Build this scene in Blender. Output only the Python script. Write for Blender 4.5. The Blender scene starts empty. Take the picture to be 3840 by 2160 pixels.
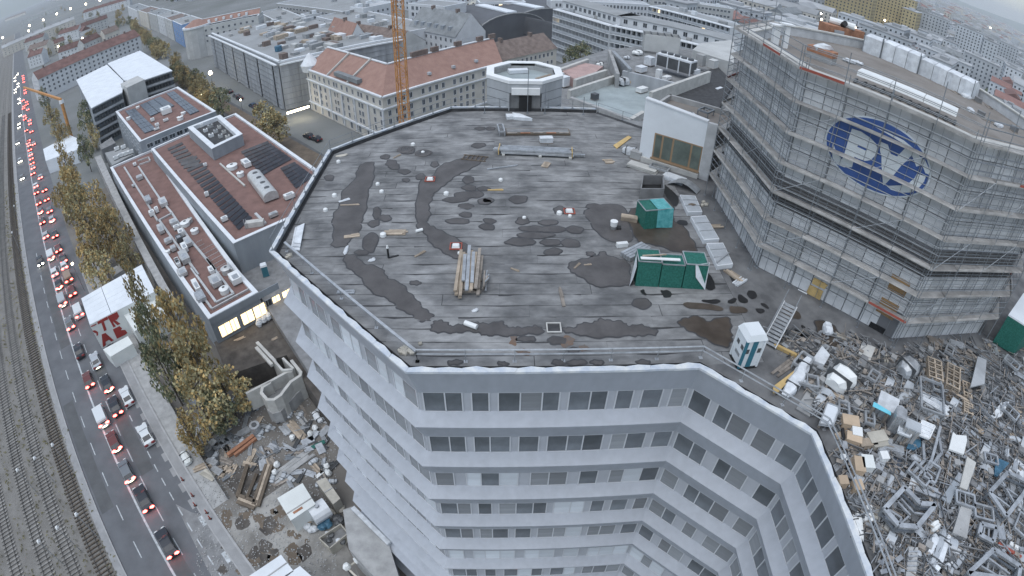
import bpy,bmesh,math,random
from mathutils import Vector,Matrix
from mathutils.geometry import tessellate_polygon
rnd = random.Random(7)
R = math.radians
UP = lambda h: Vector((0, 0, h))
sc = bpy.context.scene
COL = sc.collection
PITCH,ROLL,YAW,LA,LB = R(52.0815),R(1.0384),R(-1.9079),0.90532737,0.0106895
CZ = 60.0
RZ0 = Matrix.Rotation(ROLL,3,'Z'); RX0 = Matrix.Rotation(PITCH,3,'X'); RY0 = Matrix.Rotation(YAW,3,'Z')
CAMROT = RY0 @ RX0 @ RZ0
cam = bpy.data.cameras.new('camera')
cam.type = 'PANO'
cam.sensor_fit = 'HORIZONTAL'; cam.sensor_width = 36.0; cam.sensor_height = 20.25
cp = cam if hasattr(cam,'panorama_type') else cam.cycles
cp.panorama_type = 'FISHEYE_LENS_POLYNOMIAL'
cp.fisheye_fov = R(180)
cp.fisheye_polynomial_k0 = 0.0
cp.fisheye_polynomial_k1 = -LA / 18.0
cp.fisheye_polynomial_k2 = 0.0
cp.fisheye_polynomial_k3 = -LB / 18.0 ** 3
cp.fisheye_polynomial_k4 = 0.0
cam.clip_start = 0.1; cam.clip_end = 30000
cam_o = bpy.data.objects.new('camera',cam)
COL.objects.link(cam_o)
cam_o.matrix_world = Matrix.Translation((0,0,CZ)) @ CAMROT.to_4x4()
sc.camera = cam_o
SUN_EL,SUN_AZ = R(72),R(215)
world = bpy.data.worlds.new('World'); sc.world = world; world.use_nodes = True
wn = world.node_tree.nodes; wl = world.node_tree.links
sky = wn.new('ShaderNodeTexSky'); sky.sky_type = 'NISHITA'; sky.sun_disc = False
sky.sun_elevation = SUN_EL; sky.sun_rotation = SUN_AZ
sky.air_density = 1.3; sky.dust_density = 1.0; sky.ozone_density = 0.6; sky.altitude = 200
bg = wn['Background']; bg.inputs['Strength'].default_value = 0.085
hs = wn.new('ShaderNodeHueSaturation'); hs.inputs['Saturation'].default_value = 0.72
wl.new(sky.outputs[0],hs.inputs['Color']); wl.new(hs.outputs[0],bg.inputs['Color'])
sl = bpy.data.lights.new('sun','SUN'); sl.energy = 1.1; sl.angle = R(80); sl.color = (1.0,1.0,0.97)
so = bpy.data.objects.new('sun',sl); COL.objects.link(so)
sdir = Vector((math.sin(SUN_AZ) * math.cos(SUN_EL),math.cos(SUN_AZ) * math.cos(SUN_EL),math.sin(SUN_EL)))
so.rotation_euler = (-sdir).to_track_quat('-Z','Y').to_euler()
so.location = (0,0,150)
vs = sc.view_settings
vs.view_transform = 'Standard'; vs.look = 'None'; vs.gamma = 1.0; vs.use_curve_mapping = False
vs.exposure = 0.95
sc.cycles.use_denoising = True
sc.cycles.volume_bounces = 1
sc.cycles.max_bounces = 6
USE_HAZE = True
def ray(px,py):
 x = (px - 1920.0) / 1920.0; y = -(py - 1080.0) / 1920.0
 r = math.hypot(x,y) + 1e-12
 th = LA * r + LB * r ** 3
 s = math.sin(th) / r
 return CAMROT @ Vector((x * s,y * s,-math.cos(th)))
def at(p,z=0.0):
 d = ray(*p); k = (z - CZ) / d.z
 return Vector((d.x * k,d.y * k,z))
def proj(x,y,z):
 v = CAMROT.transposed() @ Vector((x,y,z - CZ)).normalized(); th = math.acos(max(-1,min(1,-v.z))); h = math.hypot(v.x,v.y); r = th / (LA + LB * (th / LA) ** 2)
 return 1920 + 1920 * r * v.x / h,1080 - 1920 * r * v.y / h
RANK = {}
ORDN = ('nearest to it','second from it','third from it','fourth from it','fifth from it','sixth from it','seventh from it','eighth from it','ninth from it','tenth from it')
LATER = []
def by_landmark(o,what,p,marks):
 LATER.append((o,what,proj(*p),marks))
def give_labels():
 G = {}
 for o,what,q,marks in LATER:
  n,m = min(marks.items(),key=lambda kv: math.hypot(kv[1][0] - q[0],kv[1][1] - q[1])); dx,dy = q[0] - m[0],q[1] - m[1]
  side = ('right of' if dx > 0 else 'left of') if abs(dx) > abs(dy) else ('below' if dy > 0 else 'above')
  G.setdefault((what,side,n),[]).append((math.hypot(dx,dy),o.name,o))
 for (what,side,n),L in G.items():
  for i,(d,_,o) in enumerate(sorted(L)): o['label'] = '%s %s %s' % (what,side,n) + ((', ' + (ORDN[i] if i < 10 else 'number %d from it' % (i + 1))) if len(L) > 1 else '')
def K(x0,y0,w,disp=2576.0):
 s = w / disp
 return lambda x,y: (x0 + x * s,y0 + y * s)
def on_wall(p,P0,P1):
 P0 = Vector(P0[:2]); P1 = Vector(P1[:2]); t = (P1 - P0).normalized(); n = Vector((-t.y,t.x))
 d = ray(*p); s = P0.dot(n) / (d.x * n.x + d.y * n.y)
 X = d * s
 return (Vector((X.x,X.y)) - P0).dot(t),X.z + CZ
T0 = K(0,0,800); T1 = K(700,0,800); T2 = K(1400,0,800); T3 = K(2100,0,800); T4 = K(3040,0,800)
L1 = K(300,300,800); L2 = K(400,600,800); S1 = K(240,950,800); G1 = K(640,1350,800); G2 = K(640,1710,800)
X1 = K(960,300,960); X2 = K(960,840,960); X3 = K(1440,1200,960); X4 = K(2400,1200,960); X5 = K(2300,300,960)
C1 = K(0,0,1280); C2 = K(1280,0,1280); C3 = K(2560,0,1280); C4 = K(0,720,1280); C5 = K(1280,720,1280); C6 = K(2560,720,1280)
C7 = K(0,1440,1280); C8 = K(1280,1440,1280); C9 = K(2560,1440,1280)
R1 = K(2900,1150,800); R2 = K(3040,1500,800); R3 = K(3040,1710,800); R4 = K(3040,600,800); R5 = K(3040,900,800)
SG = K(3040,410,500,2070.0); DK = K(2240,560,560,1449.0); RD = K(60,400,400,644.0)
MATS = {}
def mat(name,col,rough=0.8,metal=0.0,var=0.18,scale=0.6,rand=0.0,bump=0.0,col2=None,stretch=(1,1,1),spec=0.35,detail=5.0,lo=0.35,hi=0.65,emit=0.0,ecol=None,fine=None):
 m = bpy.data.materials.new(name); m.use_nodes = True
 nt = m.node_tree; n = nt.nodes; l = nt.links
 b = n['Principled BSDF']
 b.inputs['Roughness'].default_value = rough; b.inputs['Metallic'].default_value = metal
 b.inputs['Specular IOR Level'].default_value = spec
 col = tuple(col) + (1,)
 out = None
 if var > 0 or col2:
  tc = n.new('ShaderNodeTexCoord'); mp = n.new('ShaderNodeMapping'); mp.inputs['Scale'].default_value = stretch
  nz = n.new('ShaderNodeTexNoise'); nz.inputs['Scale'].default_value = scale; nz.inputs['Detail'].default_value = detail
  nz.inputs['Roughness'].default_value = 0.6
  l.new(tc.outputs['Object'],mp.inputs[0]); l.new(mp.outputs[0],nz.inputs['Vector'])
  rp = n.new('ShaderNodeValToRGB'); rp.color_ramp.elements[0].position = lo; rp.color_ramp.elements[1].position = hi
  c0 = tuple(c * (1 - var) for c in col[:3]) + (1,); c1 = tuple(min(1,c * (1 + var)) for c in col[:3]) + (1,)
  if col2: c0,c1 = col,tuple(col2) + (1,)
  rp.color_ramp.elements[0].color = c0; rp.color_ramp.elements[1].color = c1
  l.new(nz.outputs['Fac'],rp.inputs[0]); out = rp.outputs[0]
  if fine:
   n2 = n.new('ShaderNodeTexNoise'); n2.inputs['Scale'].default_value = 1.0; n2.inputs['Detail'].default_value = 6; m2 = n.new('ShaderNodeMapping'); m2.inputs['Scale'].default_value = fine[0]
   l.new(tc.outputs['Object'],m2.inputs[0]); l.new(m2.outputs[0],n2.inputs['Vector'])
   r2 = n.new('ShaderNodeMapRange'); r2.inputs[1].default_value = .3; r2.inputs[2].default_value = .7; r2.inputs[3].default_value = fine[1]; r2.inputs[4].default_value = fine[2]; l.new(n2.outputs['Fac'],r2.inputs[0])
   mx0 = n.new('ShaderNodeMix'); mx0.data_type = 'RGBA'; mx0.blend_type = 'MULTIPLY'; mx0.inputs[0].default_value = 1.0; l.new(out,mx0.inputs[6]); l.new(r2.outputs[0],mx0.inputs[7]); out = mx0.outputs[2]
  if bump:
   bp = n.new('ShaderNodeBump'); bp.inputs['Strength'].default_value = bump; bp.inputs['Distance'].default_value = 0.05
   l.new(nz.outputs['Fac'],bp.inputs['Height']); l.new(bp.outputs[0],b.inputs['Normal'])
 else:
  rgb = n.new('ShaderNodeRGB'); rgb.outputs[0].default_value = col; out = rgb.outputs[0]
 if rand:
  oi = n.new('ShaderNodeObjectInfo'); mr = n.new('ShaderNodeMapRange')
  mr.inputs[3].default_value = 1 - rand; mr.inputs[4].default_value = 1 + rand
  mx = n.new('ShaderNodeMix'); mx.data_type = 'RGBA'; mx.blend_type = 'MULTIPLY'; mx.inputs[0].default_value = 1.0
  l.new(oi.outputs['Random'],mr.inputs[0]); l.new(out,mx.inputs[6]); l.new(mr.outputs[0],mx.inputs[7]); out = mx.outputs[2]
 l.new(out,b.inputs['Base Color'])
 if emit:
  b.inputs['Emission Color'].default_value = tuple(ecol or col[:3]) + (1,); b.inputs['Emission Strength'].default_value = emit
 MATS[name] = m
 return m
M = MATS
mat('facade_white',(0.385,0.412,0.455),0.55,var=0.04,scale=0.35,fine=((2.2,2.2,.12),.93,1.05))
mat('coping_metal',(0.42,0.47,0.54),0.45,scale=1.6,col2=(0.62,0.64,0.64))
mat('frame_white',(0.54,0.56,0.59),0.5,var=0.05)
mat('pier_grey',(0.40,0.42,0.455),0.6,var=0.06)
mat('pane_dark',(0.125,0.14,0.155),0.12,var=0.25,scale=0.5,rand=0.35,spec=0.5)
mat('pane_blind',(0.23,0.245,0.26),0.22,var=0.12,scale=0.9,rand=0.3,spec=0.5,stretch=(0.2,0.2,3))
mat('pane_white',(0.56,0.60,0.64),0.3,var=0.1,scale=0.6,rand=0.15,stretch=(0.3,0.3,2))
mat('pane_far',(0.05,0.06,0.07),0.2,var=0.2,rand=0.5)
mat('bitumen',(0.050,0.051,0.054),0.85,var=0.3,scale=1.5)
mat('bitumen_sheet',(0.105,0.108,0.112),0.8,rand=0.09,scale=0.42,col2=(0.275,0.28,0.282),stretch=(0.9,1.3,1),bump=0.2,lo=0.34,hi=0.70,detail=12,fine=((1.1,2.6,1),.78,1.2))
mat('wet_bitumen',(0.078,0.074,0.074),0.55,var=0.22,scale=0.8,rand=0.08,spec=0.4)
mat('wet_brown',(0.050,0.040,0.032),0.3,scale=0.9,col2=(0.085,0.070,0.058),spec=0.4)
mat('wet_black',(0.022,0.022,0.023),0.35,var=0.3)
mat('damp_edge',(0.055,0.056,0.060),0.6,var=0.15)
mat('rust_stain',(0.16,0.105,0.075),0.85,col2=(0.12,0.11,0.105),scale=2.0)
mat('terrace',(0.09,0.092,0.096),0.8,scale=0.5,col2=(0.19,0.193,0.196),bump=0.1,detail=9)
mat('concrete',(0.33,0.335,0.335),0.85,var=0.16,scale=0.8,rand=0.08,bump=0.1)
mat('concrete_dark',(0.20,0.205,0.21),0.85,var=0.2,scale=0.7,bump=0.1)
mat('concrete_pale',(0.46,0.46,0.44),0.8,var=0.12,scale=1.0)
mat('panel_grey',(0.52,0.535,0.55),0.75,var=0.14,scale=1.1,rand=0.17)
mat('joint_dark',(0.17,0.175,0.185),0.9,var=0.1)
mat('louvre_dark',(0.10,0.098,0.095),0.6,var=0.1)
mat('steel_galv',(0.40,0.42,0.44),0.45,metal=0.5,var=0.2,scale=2.0,rand=0.12)
mat('steel_tube',(0.23,0.25,0.27),0.5,metal=0.4,var=0.15,scale=2.0)
mat('steel_dark',(0.10,0.105,0.11),0.5,metal=0.3,var=0.2)
mat('deck_board',(0.40,0.39,0.375),0.8,var=0.22,scale=1.2,rand=0.18)
mat('red_paint',(0.32,0.085,0.06),0.6,var=0.2)
mat('orange_steel',(0.50,0.235,0.07),0.55,var=0.2,scale=1.5)
mat('white_paint',(0.74,0.76,0.77),0.5,var=0.06,scale=0.8)
mat('white_roof',(0.66,0.70,0.74),0.6,var=0.07,scale=0.25)
mat('white_sheet',(0.58,0.61,0.64),0.5,var=0.15,scale=1.8,rand=0.12,bump=0.4)
mat('pv_blue',(0.050,0.105,0.30),0.4,var=0.06)
mat('pv_white',(0.60,0.64,0.66),0.45,var=0.06)
mat('osb',(0.36,0.235,0.12),0.8,scale=14.0,col2=(0.27,0.17,0.085),detail=8)
mat('plywood',(0.50,0.36,0.16),0.7,var=0.18,scale=1.5,rand=0.15)
mat('timber',(0.34,0.285,0.225),0.8,var=0.25,scale=1.3,rand=0.25,stretch=(1,1,1))
mat('timber_old',(0.235,0.21,0.185),0.85,var=0.3,scale=1.5,rand=0.25)
mat('green_net',(0.012,0.095,0.075),0.6,scale=9.0,col2=(0.028,0.155,0.125),detail=3)
mat('teal_film',(0.045,0.26,0.27),0.3,scale=2.0,col2=(0.16,0.46,0.48))
mat('teal_paint',(0.035,0.155,0.21),0.5,var=0.1)
mat('toilet_white',(0.66,0.70,0.73),0.45,var=0.06)
mat('glass_panel',(0.42,0.45,0.48),0.2,var=0.12,scale=0.8,rand=0.1,spec=0.5)
mat('window_green',(0.115,0.14,0.125),0.25,var=0.2,scale=1.2,rand=0.15)
mat('window_frame_brown',(0.29,0.20,0.125),0.6,var=0.1)
mat('black',(0.02,0.021,0.023),0.6,var=0.2)
mat('plastic_white',(0.70,0.72,0.72),0.4,var=0.05)
mat('asphalt',(0.120,0.127,0.138),0.85,var=0.14,scale=0.25,bump=0.05,detail=8)
mat('asphalt_patch',(0.095,0.10,0.105),0.85,var=0.12,scale=0.4)
mat('road_paint',(0.42,0.45,0.47),0.7,var=0.25,scale=1.5)
mat('paving',(0.26,0.265,0.27),0.85,var=0.12,scale=0.5,rand=0.06)
mat('kerb_stone',(0.33,0.335,0.34),0.8,var=0.12,scale=0.8)
mat('ballast',(0.15,0.145,0.135),0.95,scale=0.35,col2=(0.205,0.20,0.19),detail=4,bump=0.1)
mat('sleeper',(0.225,0.22,0.21),0.9,var=0.2,rand=0.2)
mat('rail_steel',(0.09,0.085,0.08),0.4,metal=0.5,var=0.2)
mat('ground',(0.115,0.107,0.098),0.95,scale=0.12,col2=(0.205,0.195,0.18),detail=11,bump=0.3)
mat('ground_city',(0.20,0.21,0.215),0.95,scale=0.02,col2=(0.135,0.145,0.14),detail=6)
mat('yard',(0.165,0.16,0.15),0.9,scale=0.22,col2=(0.34,0.335,0.32),detail=10,bump=0.25,lo=0.38,hi=0.62)
mat('soil_dark',(0.055,0.050,0.046),0.95,scale=0.6,col2=(0.115,0.105,0.095),detail=9,bump=0.4)
mat('mud',(0.105,0.085,0.066),0.85,scale=0.5,col2=(0.16,0.13,0.10),detail=8)
mat('red_roofing',(0.185,0.112,0.098),0.9,var=0.16,scale=0.5,detail=9)
mat('solar_blue',(0.075,0.09,0.115),0.25,var=0.12,scale=0.8,rand=0.12,spec=0.5)
mat('solar_black',(0.04,0.043,0.052),0.3,var=0.2,rand=0.2,spec=0.5)
mat('parapet_white',(0.64,0.67,0.70),0.5,var=0.08,scale=0.5)
mat('wall_bluegrey',(0.27,0.30,0.33),0.7,var=0.12,scale=0.3,stretch=(1,1,0.3))
mat('duct_metal',(0.50,0.51,0.51),0.4,metal=0.3,var=0.12,scale=1.5,rand=0.15)
mat('tile_red',(0.255,0.155,0.128),0.85,scale=0.5,col2=(0.315,0.20,0.165),stretch=(1,1,1),detail=9)
mat('roof_maroon',(0.135,0.078,0.07),0.9,var=0.25,scale=0.3,rand=0.2)
mat('tile_brown',(0.17,0.135,0.12),0.85,var=0.25,scale=0.6,detail=8)
mat('slate_grey',(0.20,0.215,0.225),0.7,var=0.22,scale=0.3,detail=8)
mat('vault_grey',(0.10,0.105,0.115),0.6,var=0.12,scale=0.15)
mat('plaster_cream',(0.55,0.525,0.475),0.85,var=0.08,scale=0.3)
mat('plaster_white',(0.56,0.58,0.60),0.85,var=0.07,scale=0.3)
mat('plaster_pale',(0.45,0.46,0.455),0.85,var=0.1,scale=0.25,rand=0.1)
mat('plaster_blue',(0.20,0.31,0.52),0.85,var=0.08,scale=0.3)
mat('netting_grey',(0.36,0.38,0.40),0.8,var=0.16,scale=0.35,stretch=(1.5,1.5,0.25))
mat('roof_flat',(0.30,0.315,0.325),0.85,scale=0.15,col2=(0.24,0.25,0.255),detail=8)
mat('roof_teal',(0.29,0.335,0.345),0.7,var=0.14,scale=0.35)
mat('roof_brown',(0.17,0.155,0.14),0.9,scale=0.35,col2=(0.235,0.22,0.205),detail=9,bump=0.2)
mat('gravel_roof',(0.24,0.235,0.225),0.95,var=0.2,scale=0.5,detail=10)
mat('brick_orange',(0.33,0.165,0.10),0.85,var=0.2,scale=2.5)
mat('city_white',(0.50,0.53,0.56),0.85,var=0.1,scale=0.05,rand=0.22)
mat('city_ochre',(0.42,0.35,0.20),0.85,var=0.1,scale=0.05,rand=0.15)
mat('city_roof',(0.33,0.345,0.36),0.85,var=0.15,scale=0.05,rand=0.3)
mat('city_red',(0.23,0.135,0.12),0.85,var=0.15,scale=0.1,rand=0.25)
mat('letters_red',(0.30,0.035,0.03),0.6,var=0.08)
mat('container_white',(0.64,0.67,0.66),0.55,var=0.06,scale=0.4)
mat('car_glass',(0.03,0.034,0.04),0.1,var=0.0,spec=0.6)
mat('tyre',(0.02,0.02,0.021),0.8,var=0.0)
for cname,cc in (('silver',(0.42,0.45,0.47)),('white',(0.66,0.69,0.70)),('black',(0.030,0.034,0.042)),('grey',(0.16,0.175,0.19)),('red',(0.14,0.045,0.042)),('blue',(0.045,0.075,0.13)),('beige',(0.32,0.23,0.17))):
 mat('car_' + cname,cc,0.3,metal=0.2,var=0.0,spec=0.5)
mat('tail_lit',(0.6,0.05,0.04),0.4,var=0,emit=7.0,ecol=(1.0,0.10,0.08))
mat('tail_off',(0.22,0.03,0.03),0.4,var=0)
mat('head_lit',(0.9,0.88,0.8),0.4,var=0,emit=9.0,ecol=(1.0,0.93,0.78))
mat('plate_lit',(0.8,0.8,0.6),0.5,var=0,emit=1.6,ecol=(1.0,0.95,0.72))
mat('lamp_lit',(0.9,0.85,0.7),0.5,var=0,emit=9.0,ecol=(1.0,0.86,0.60))
mat('window_lit',(0.8,0.65,0.4),0.4,scale=0.7,col2=(0.5,0.4,0.25),emit=1.3,ecol=(1.0,0.72,0.38))
mat('leaf_autumn',(0.40,0.29,0.13),0.8,var=0.4,scale=0.7,rand=0.2,spec=0.15)
mat('leaf_olive',(0.34,0.31,0.18),0.8,var=0.4,scale=0.7,rand=0.2,spec=0.15)
mat('leaf_green',(0.15,0.175,0.11),0.8,var=0.4,scale=0.7,rand=0.2,spec=0.15)
mat('bark',(0.09,0.075,0.06),0.9,var=0.3,scale=3)
mat('stone_pale',(0.42,0.40,0.35),0.9,var=0.2,rand=0.2)
mat('cardboard',(0.46,0.36,0.26),0.8,var=0.12,rand=0.15)
mat('blue_tarp',(0.05,0.13,0.20),0.5,var=0.3,scale=1.5)
mat('cyan_film',(0.16,0.52,0.64),0.4,var=0.15)
mat('pink_steel',(0.40,0.28,0.26),0.6,var=0.15)
class MB:
 def __init__(s): s.v = []; s.f = []; s.m = []
 def add(s,vs,fs,mi=0):
  o = len(s.v); s.v += [tuple(v) for v in vs]; s.f += [tuple(i + o for i in f) for f in fs]; s.m += [mi] * len(fs); return s
 def hexa(s,b,t,mi=0):   # bottom loop (4),top loop (4)
  n = len(b)
  fs = [tuple(reversed(range(n))),tuple(range(n,2 * n))] + [(i,(i + 1) % n,n + (i + 1) % n,n + i) for i in range(n)]
  return s.add(list(b) + list(t),fs,mi)
 def prism(s,poly,z0,z1,mi=0,mi_top=None):
  poly = [(p[0],p[1]) for p in poly]
  if sum(poly[i][0] * poly[(i + 1) % len(poly)][1] - poly[(i + 1) % len(poly)][0] * poly[i][1] for i in range(len(poly))) < 0: poly = poly[::-1]
  n = len(poly)
  vs = [(x,y,z0) for x,y in poly] + [(x,y,z1) for x,y in poly]
  fs = [(i,(i + 1) % n,n + (i + 1) % n,n + i) for i in range(n)]
  s.add(vs,fs + [tuple(reversed(range(n)))],mi)
  o = len(s.v) - 2 * n
  s.f.append(tuple(range(o + n,o + 2 * n))); s.m.append(mi if mi_top is None else mi_top)
  return s
 def box(s,c,size,rz=0.0,mi=0,tilt=0.0,roll=0.0):
  hx,hy,hz = size[0] / 2,size[1] / 2,size[2] / 2
  m = Matrix.Translation(c) @ Matrix.Rotation(rz,4,'Z')
  if tilt: m = m @ Matrix.Rotation(tilt,4,'Y')
  if roll: m = m @ Matrix.Rotation(roll,4,'X')
  vs = [m @ Vector((x,y,z)) for z in (-hz,hz) for x,y in ((-hx,-hy),(hx,-hy),(hx,hy),(-hx,hy))]
  return s.hexa(vs[:4],vs[4:],mi)
 def bar(s,p,q,w,h=None,mi=0,up=(0,0,1)):
  p = Vector(p); q = Vector(q); h = h or w; d = (q - p).normalized(); up = Vector(up)
  if abs(d.dot(up)) > 0.98: up = Vector((1,0,0))
  a = d.cross(up).normalized(); b = a.cross(d).normalized()
  o = [(-w / 2,-h / 2),(w / 2,-h / 2),(w / 2,h / 2),(-w / 2,h / 2)]
  A = [p + a * x + b * y for x,y in o]; B = [q + a * x + b * y for x,y in o]
  n0 = [(3,2,1,0),(4,5,6,7),(0,1,5,4),(1,2,6,5),(2,3,7,6),(3,0,4,7)]
  return s.add(A + B,n0,mi)
 def tube(s,p,q,r,n=6,r2=None,mi=0,cap=True):
  p = Vector(p); q = Vector(q); r2 = r if r2 is None else r2; d = (q - p).normalized(); up = UP(1)
  if abs(d.z) > 0.98: up = Vector((1,0,0))
  a = d.cross(up).normalized(); b = a.cross(d).normalized()
  A = [p + (a * math.cos(2 * math.pi * i / n) + b * math.sin(2 * math.pi * i / n)) * r for i in range(n)]
  B = [q + (a * math.cos(2 * math.pi * i / n) + b * math.sin(2 * math.pi * i / n)) * r2 for i in range(n)]
  fs = [(i,(i + 1) % n,n + (i + 1) % n,n + i) for i in range(n)]
  if cap: fs += [tuple(reversed(range(n))),tuple(range(n,2 * n))]
  return s.add(A + B,fs,mi)
 def lump(s,c,r,seed=0,flat=1.0,n=7,rings=4,mi=0):
  g = random.Random(seed); vs = []; fs = []
  rr = r if isinstance(r,(tuple,list)) else (r,r,r * flat)
  for j in range(1,rings):
   ph = math.pi * j / rings
   for i in range(n):
    k = 1 + g.uniform(-0.22,0.22); a = 2 * math.pi * i / n
    vs.append((c[0] + rr[0] * k * math.sin(ph) * math.cos(a),c[1] + rr[1] * k * math.sin(ph) * math.sin(a),c[2] + rr[2] * k * math.cos(ph)))
  t = len(vs); vs.append((c[0],c[1],c[2] + rr[2])); vs.append((c[0],c[1],c[2] - rr[2]))
  for j in range(rings - 2):
   for i in range(n):
    a0 = j * n + i; a1 = j * n + (i + 1) % n
    fs.append((a0,a0 + n,a1 + n,a1))
  for i in range(n):
   fs.append((t,i,(i + 1) % n)); o = (rings - 2) * n; fs.append((t + 1,o + (i + 1) % n,o + i))
  return s.add(vs,fs,mi)
 def roll(s,w,l,h,seed=0,n=6):
  g = random.Random(seed); R_ = []
  for i in range(n + 1):
   x = -w / 2 + w * i / n; k = (.55 if i in (0,n) else g.uniform(.85,1.12)); dy = g.uniform(-.08,.08) * l
   R_ += [(x + g.uniform(-.03,.03) * w,dy + l / 2 * k * a * g.uniform(.92,1.08),h * (.5 + .5 * b * k * g.uniform(.9,1.1))) for a,b in ((-1,-.95),(-1.02,.1),(-.72,.85),(0,1),(.72,.85),(1.02,.1),(1,-.95))]
  f = [(i * 7 + j,i * 7 + (j + 1) % 7,(i + 1) * 7 + (j + 1) % 7,(i + 1) * 7 + j) for i in range(n) for j in range(7)]
  return s.add(R_,f + [tuple(range(7)),tuple(reversed(range(n * 7,n * 7 + 7)))])
 def poly(s,pts,mi=0):
  return s.add(pts,[tuple(range(len(pts)))],mi)
 def mesh(s,name,mats,smooth=False):
  me = bpy.data.meshes.new(name); me.from_pydata(s.v,[],s.f)
  for m in (mats if isinstance(mats,(list,tuple)) else [mats]): me.materials.append(M[m] if isinstance(m,str) else m)
  if any(s.m): me.polygons.foreach_set('material_index',s.m)
  if smooth: me.polygons.foreach_set('use_smooth',[True] * len(me.polygons))
  me.update(); return me
 def build(s,name,mats,parent=None,**kw):
  return link(name,s.mesh(name,mats,kw.pop('smooth',False)),parent,**kw)
def link(name,me,parent=None,loc=None,rz=0.0,label=None,cat=None,group=None,kind=None,mw=None):
 o = bpy.data.objects.new(name,me); COL.objects.link(o)
 if parent is not None:
  o.parent = parent
  if parent.parent is None: o.matrix_parent_inverse = PINV.get(parent.name,Matrix.Identity(4))
  else: o.matrix_parent_inverse = Matrix.Identity(4)
 if loc is not None: o.location = loc
 if rz: o.rotation_euler = (0,0,rz)
 if mw is not None: o.matrix_basis = mw
 tag(o,label,cat,group,kind)
 return o
PINV = {}
def tag(o,label=None,cat=None,group=None,kind=None):
 if label: o['label'] = label
 if cat: o['category'] = cat
 if group: o['group'] = group
 if kind: o['kind'] = kind
 return o
def thing(name,label,cat,loc=(0,0,0),rz=0.0,group=None,world=False):
 o = bpy.data.objects.new(name,None); COL.objects.link(o); o.location = loc; o.rotation_euler = (0,0,rz)
 o.empty_display_size = 0.2
 if world: PINV[o.name] = (Matrix.Translation(loc) @ Matrix.Rotation(rz,4,'Z')).inverted()
 return tag(o,label,cat,group)
def copy_tree(o,parent=None):
 c = o.copy(); COL.objects.link(c)
 if parent is not None: c.parent = parent
 for ch in o.children: copy_tree(ch,c)
 return c
def structure(o): o['kind'] = 'structure'; return o
def one(mb,name,mats,label,cat,group=None,loc=None,rz=0.0,smooth=False):
 return mb.build(name,mats,None,label=label,cat=cat,group=group,loc=loc,rz=rz,smooth=smooth)
def V2(p): return Vector((p[0],p[1]))
def offset_line(pts,w,closed=False):
 n = len(pts); out = []
 for i in range(n):
  d0 = d1 = None
  if i > 0 or closed: d0 = (V2(pts[i]) - V2(pts[i - 1])).normalized()
  if i < n - 1 or closed: d1 = (V2(pts[(i + 1) % n]) - V2(pts[i])).normalized()
  d0 = d0 or d1; d1 = d1 or d0
  n0 = Vector((-d0.y,d0.x)); n1 = Vector((-d1.y,d1.x)); m = (n0 + n1).normalized()
  out.append(V2(pts[i]) + m * (w / max(0.2,m.dot(n0))))
 return out
def clip_convex(poly,clip):
 out = [tuple(p) for p in poly]
 for i in range(len(clip)):
  a = clip[i]; b = clip[(i + 1) % len(clip)]; inp = out; out = []
  def side(p): return (b[0] - a[0]) * (p[1] - a[1]) - (b[1] - a[1]) * (p[0] - a[0])
  for j in range(len(inp)):
   p,q = inp[j - 1],inp[j]; sp,sq = side(p),side(q)
   if sq >= 0:
    if sp < 0: t = sp / (sp - sq); out.append((p[0] + (q[0] - p[0]) * t,p[1] + (q[1] - p[1]) * t))
    out.append(q)
   elif sp >= 0:
    t = sp / (sp - sq); out.append((p[0] + (q[0] - p[0]) * t,p[1] + (q[1] - p[1]) * t))
  if not out: return []
 return out
# ================================================================ ground level
ZR,ZD = 40.0,39.6          # coping of the tower,level of its roof deck
ROAD = R(136.65)
RT = Vector((math.cos(ROAD),math.sin(ROAD))); RN = Vector((RT.y,-RT.x))     # along the road / to its right side
def rd(s,t,z=0.0):
 p = RT * s + RN * t
 return Vector((p.x,p.y,z))
def road_st(p):
 v = V2(at(p,0)); return v.dot(RT),v.dot(RN)
mb = MB(); mb.poly([(-9000,-600,-0.02),(9000,-600,-0.02),(9000,12000,-0.02),(-9000,12000,-0.02)])
structure(mb.build('ground','ground_city'))
mb = MB(); mb.poly([rd(10,-2.3,0.004),rd(10,60,0.004),rd(96,60,0.004),rd(96,22,0.004),rd(170,22,.004),rd(170,-4.0,0.004)])
structure(mb.build('site_ground','ground'))
# ================================================================ octagonal office tower (whose roof fills the middle)
EDGE = [(-4.9,56.5),(-15.3,46.1),(-15.3,29.8),(-4.5,19.05),(10.3,19.05),(15.1,14.2),(15.1,-9.0)]   # b c d e f g h,coping line,tower on the left of travel
A_PT = (10.4,56.5)
tower = thing('office_tower','octagonal office tower with white stepped facade bands and a dark patched flat roof','tower',(0,38,0),world=True)
PIT = 3.86
WIN = 0.72
IN1 = offset_line(EDGE,WIN)
IN2 = offset_line(EDGE,WIN + 0.06)
def strip(mb,A,za,B,zb,mi=0):
 for i in range(len(A) - 1):
  mb.add([(A[i][0],A[i][1],za),(A[i + 1][0],A[i + 1][1],za),(B[i + 1][0],B[i + 1][1],zb),(B[i][0],B[i][1],zb)],[(0,1,2,3)],mi)
mb = MB(); strip(mb,IN1,ZR - 2.38,EDGE,ZR - 0.05); strip(mb,IN2,ZR - 2.38,IN1,ZR - 2.38)
mb.build('fascia_band','facade_white',tower)
NFL = 10
LIP = offset_line(EDGE,-0.03)
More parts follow.
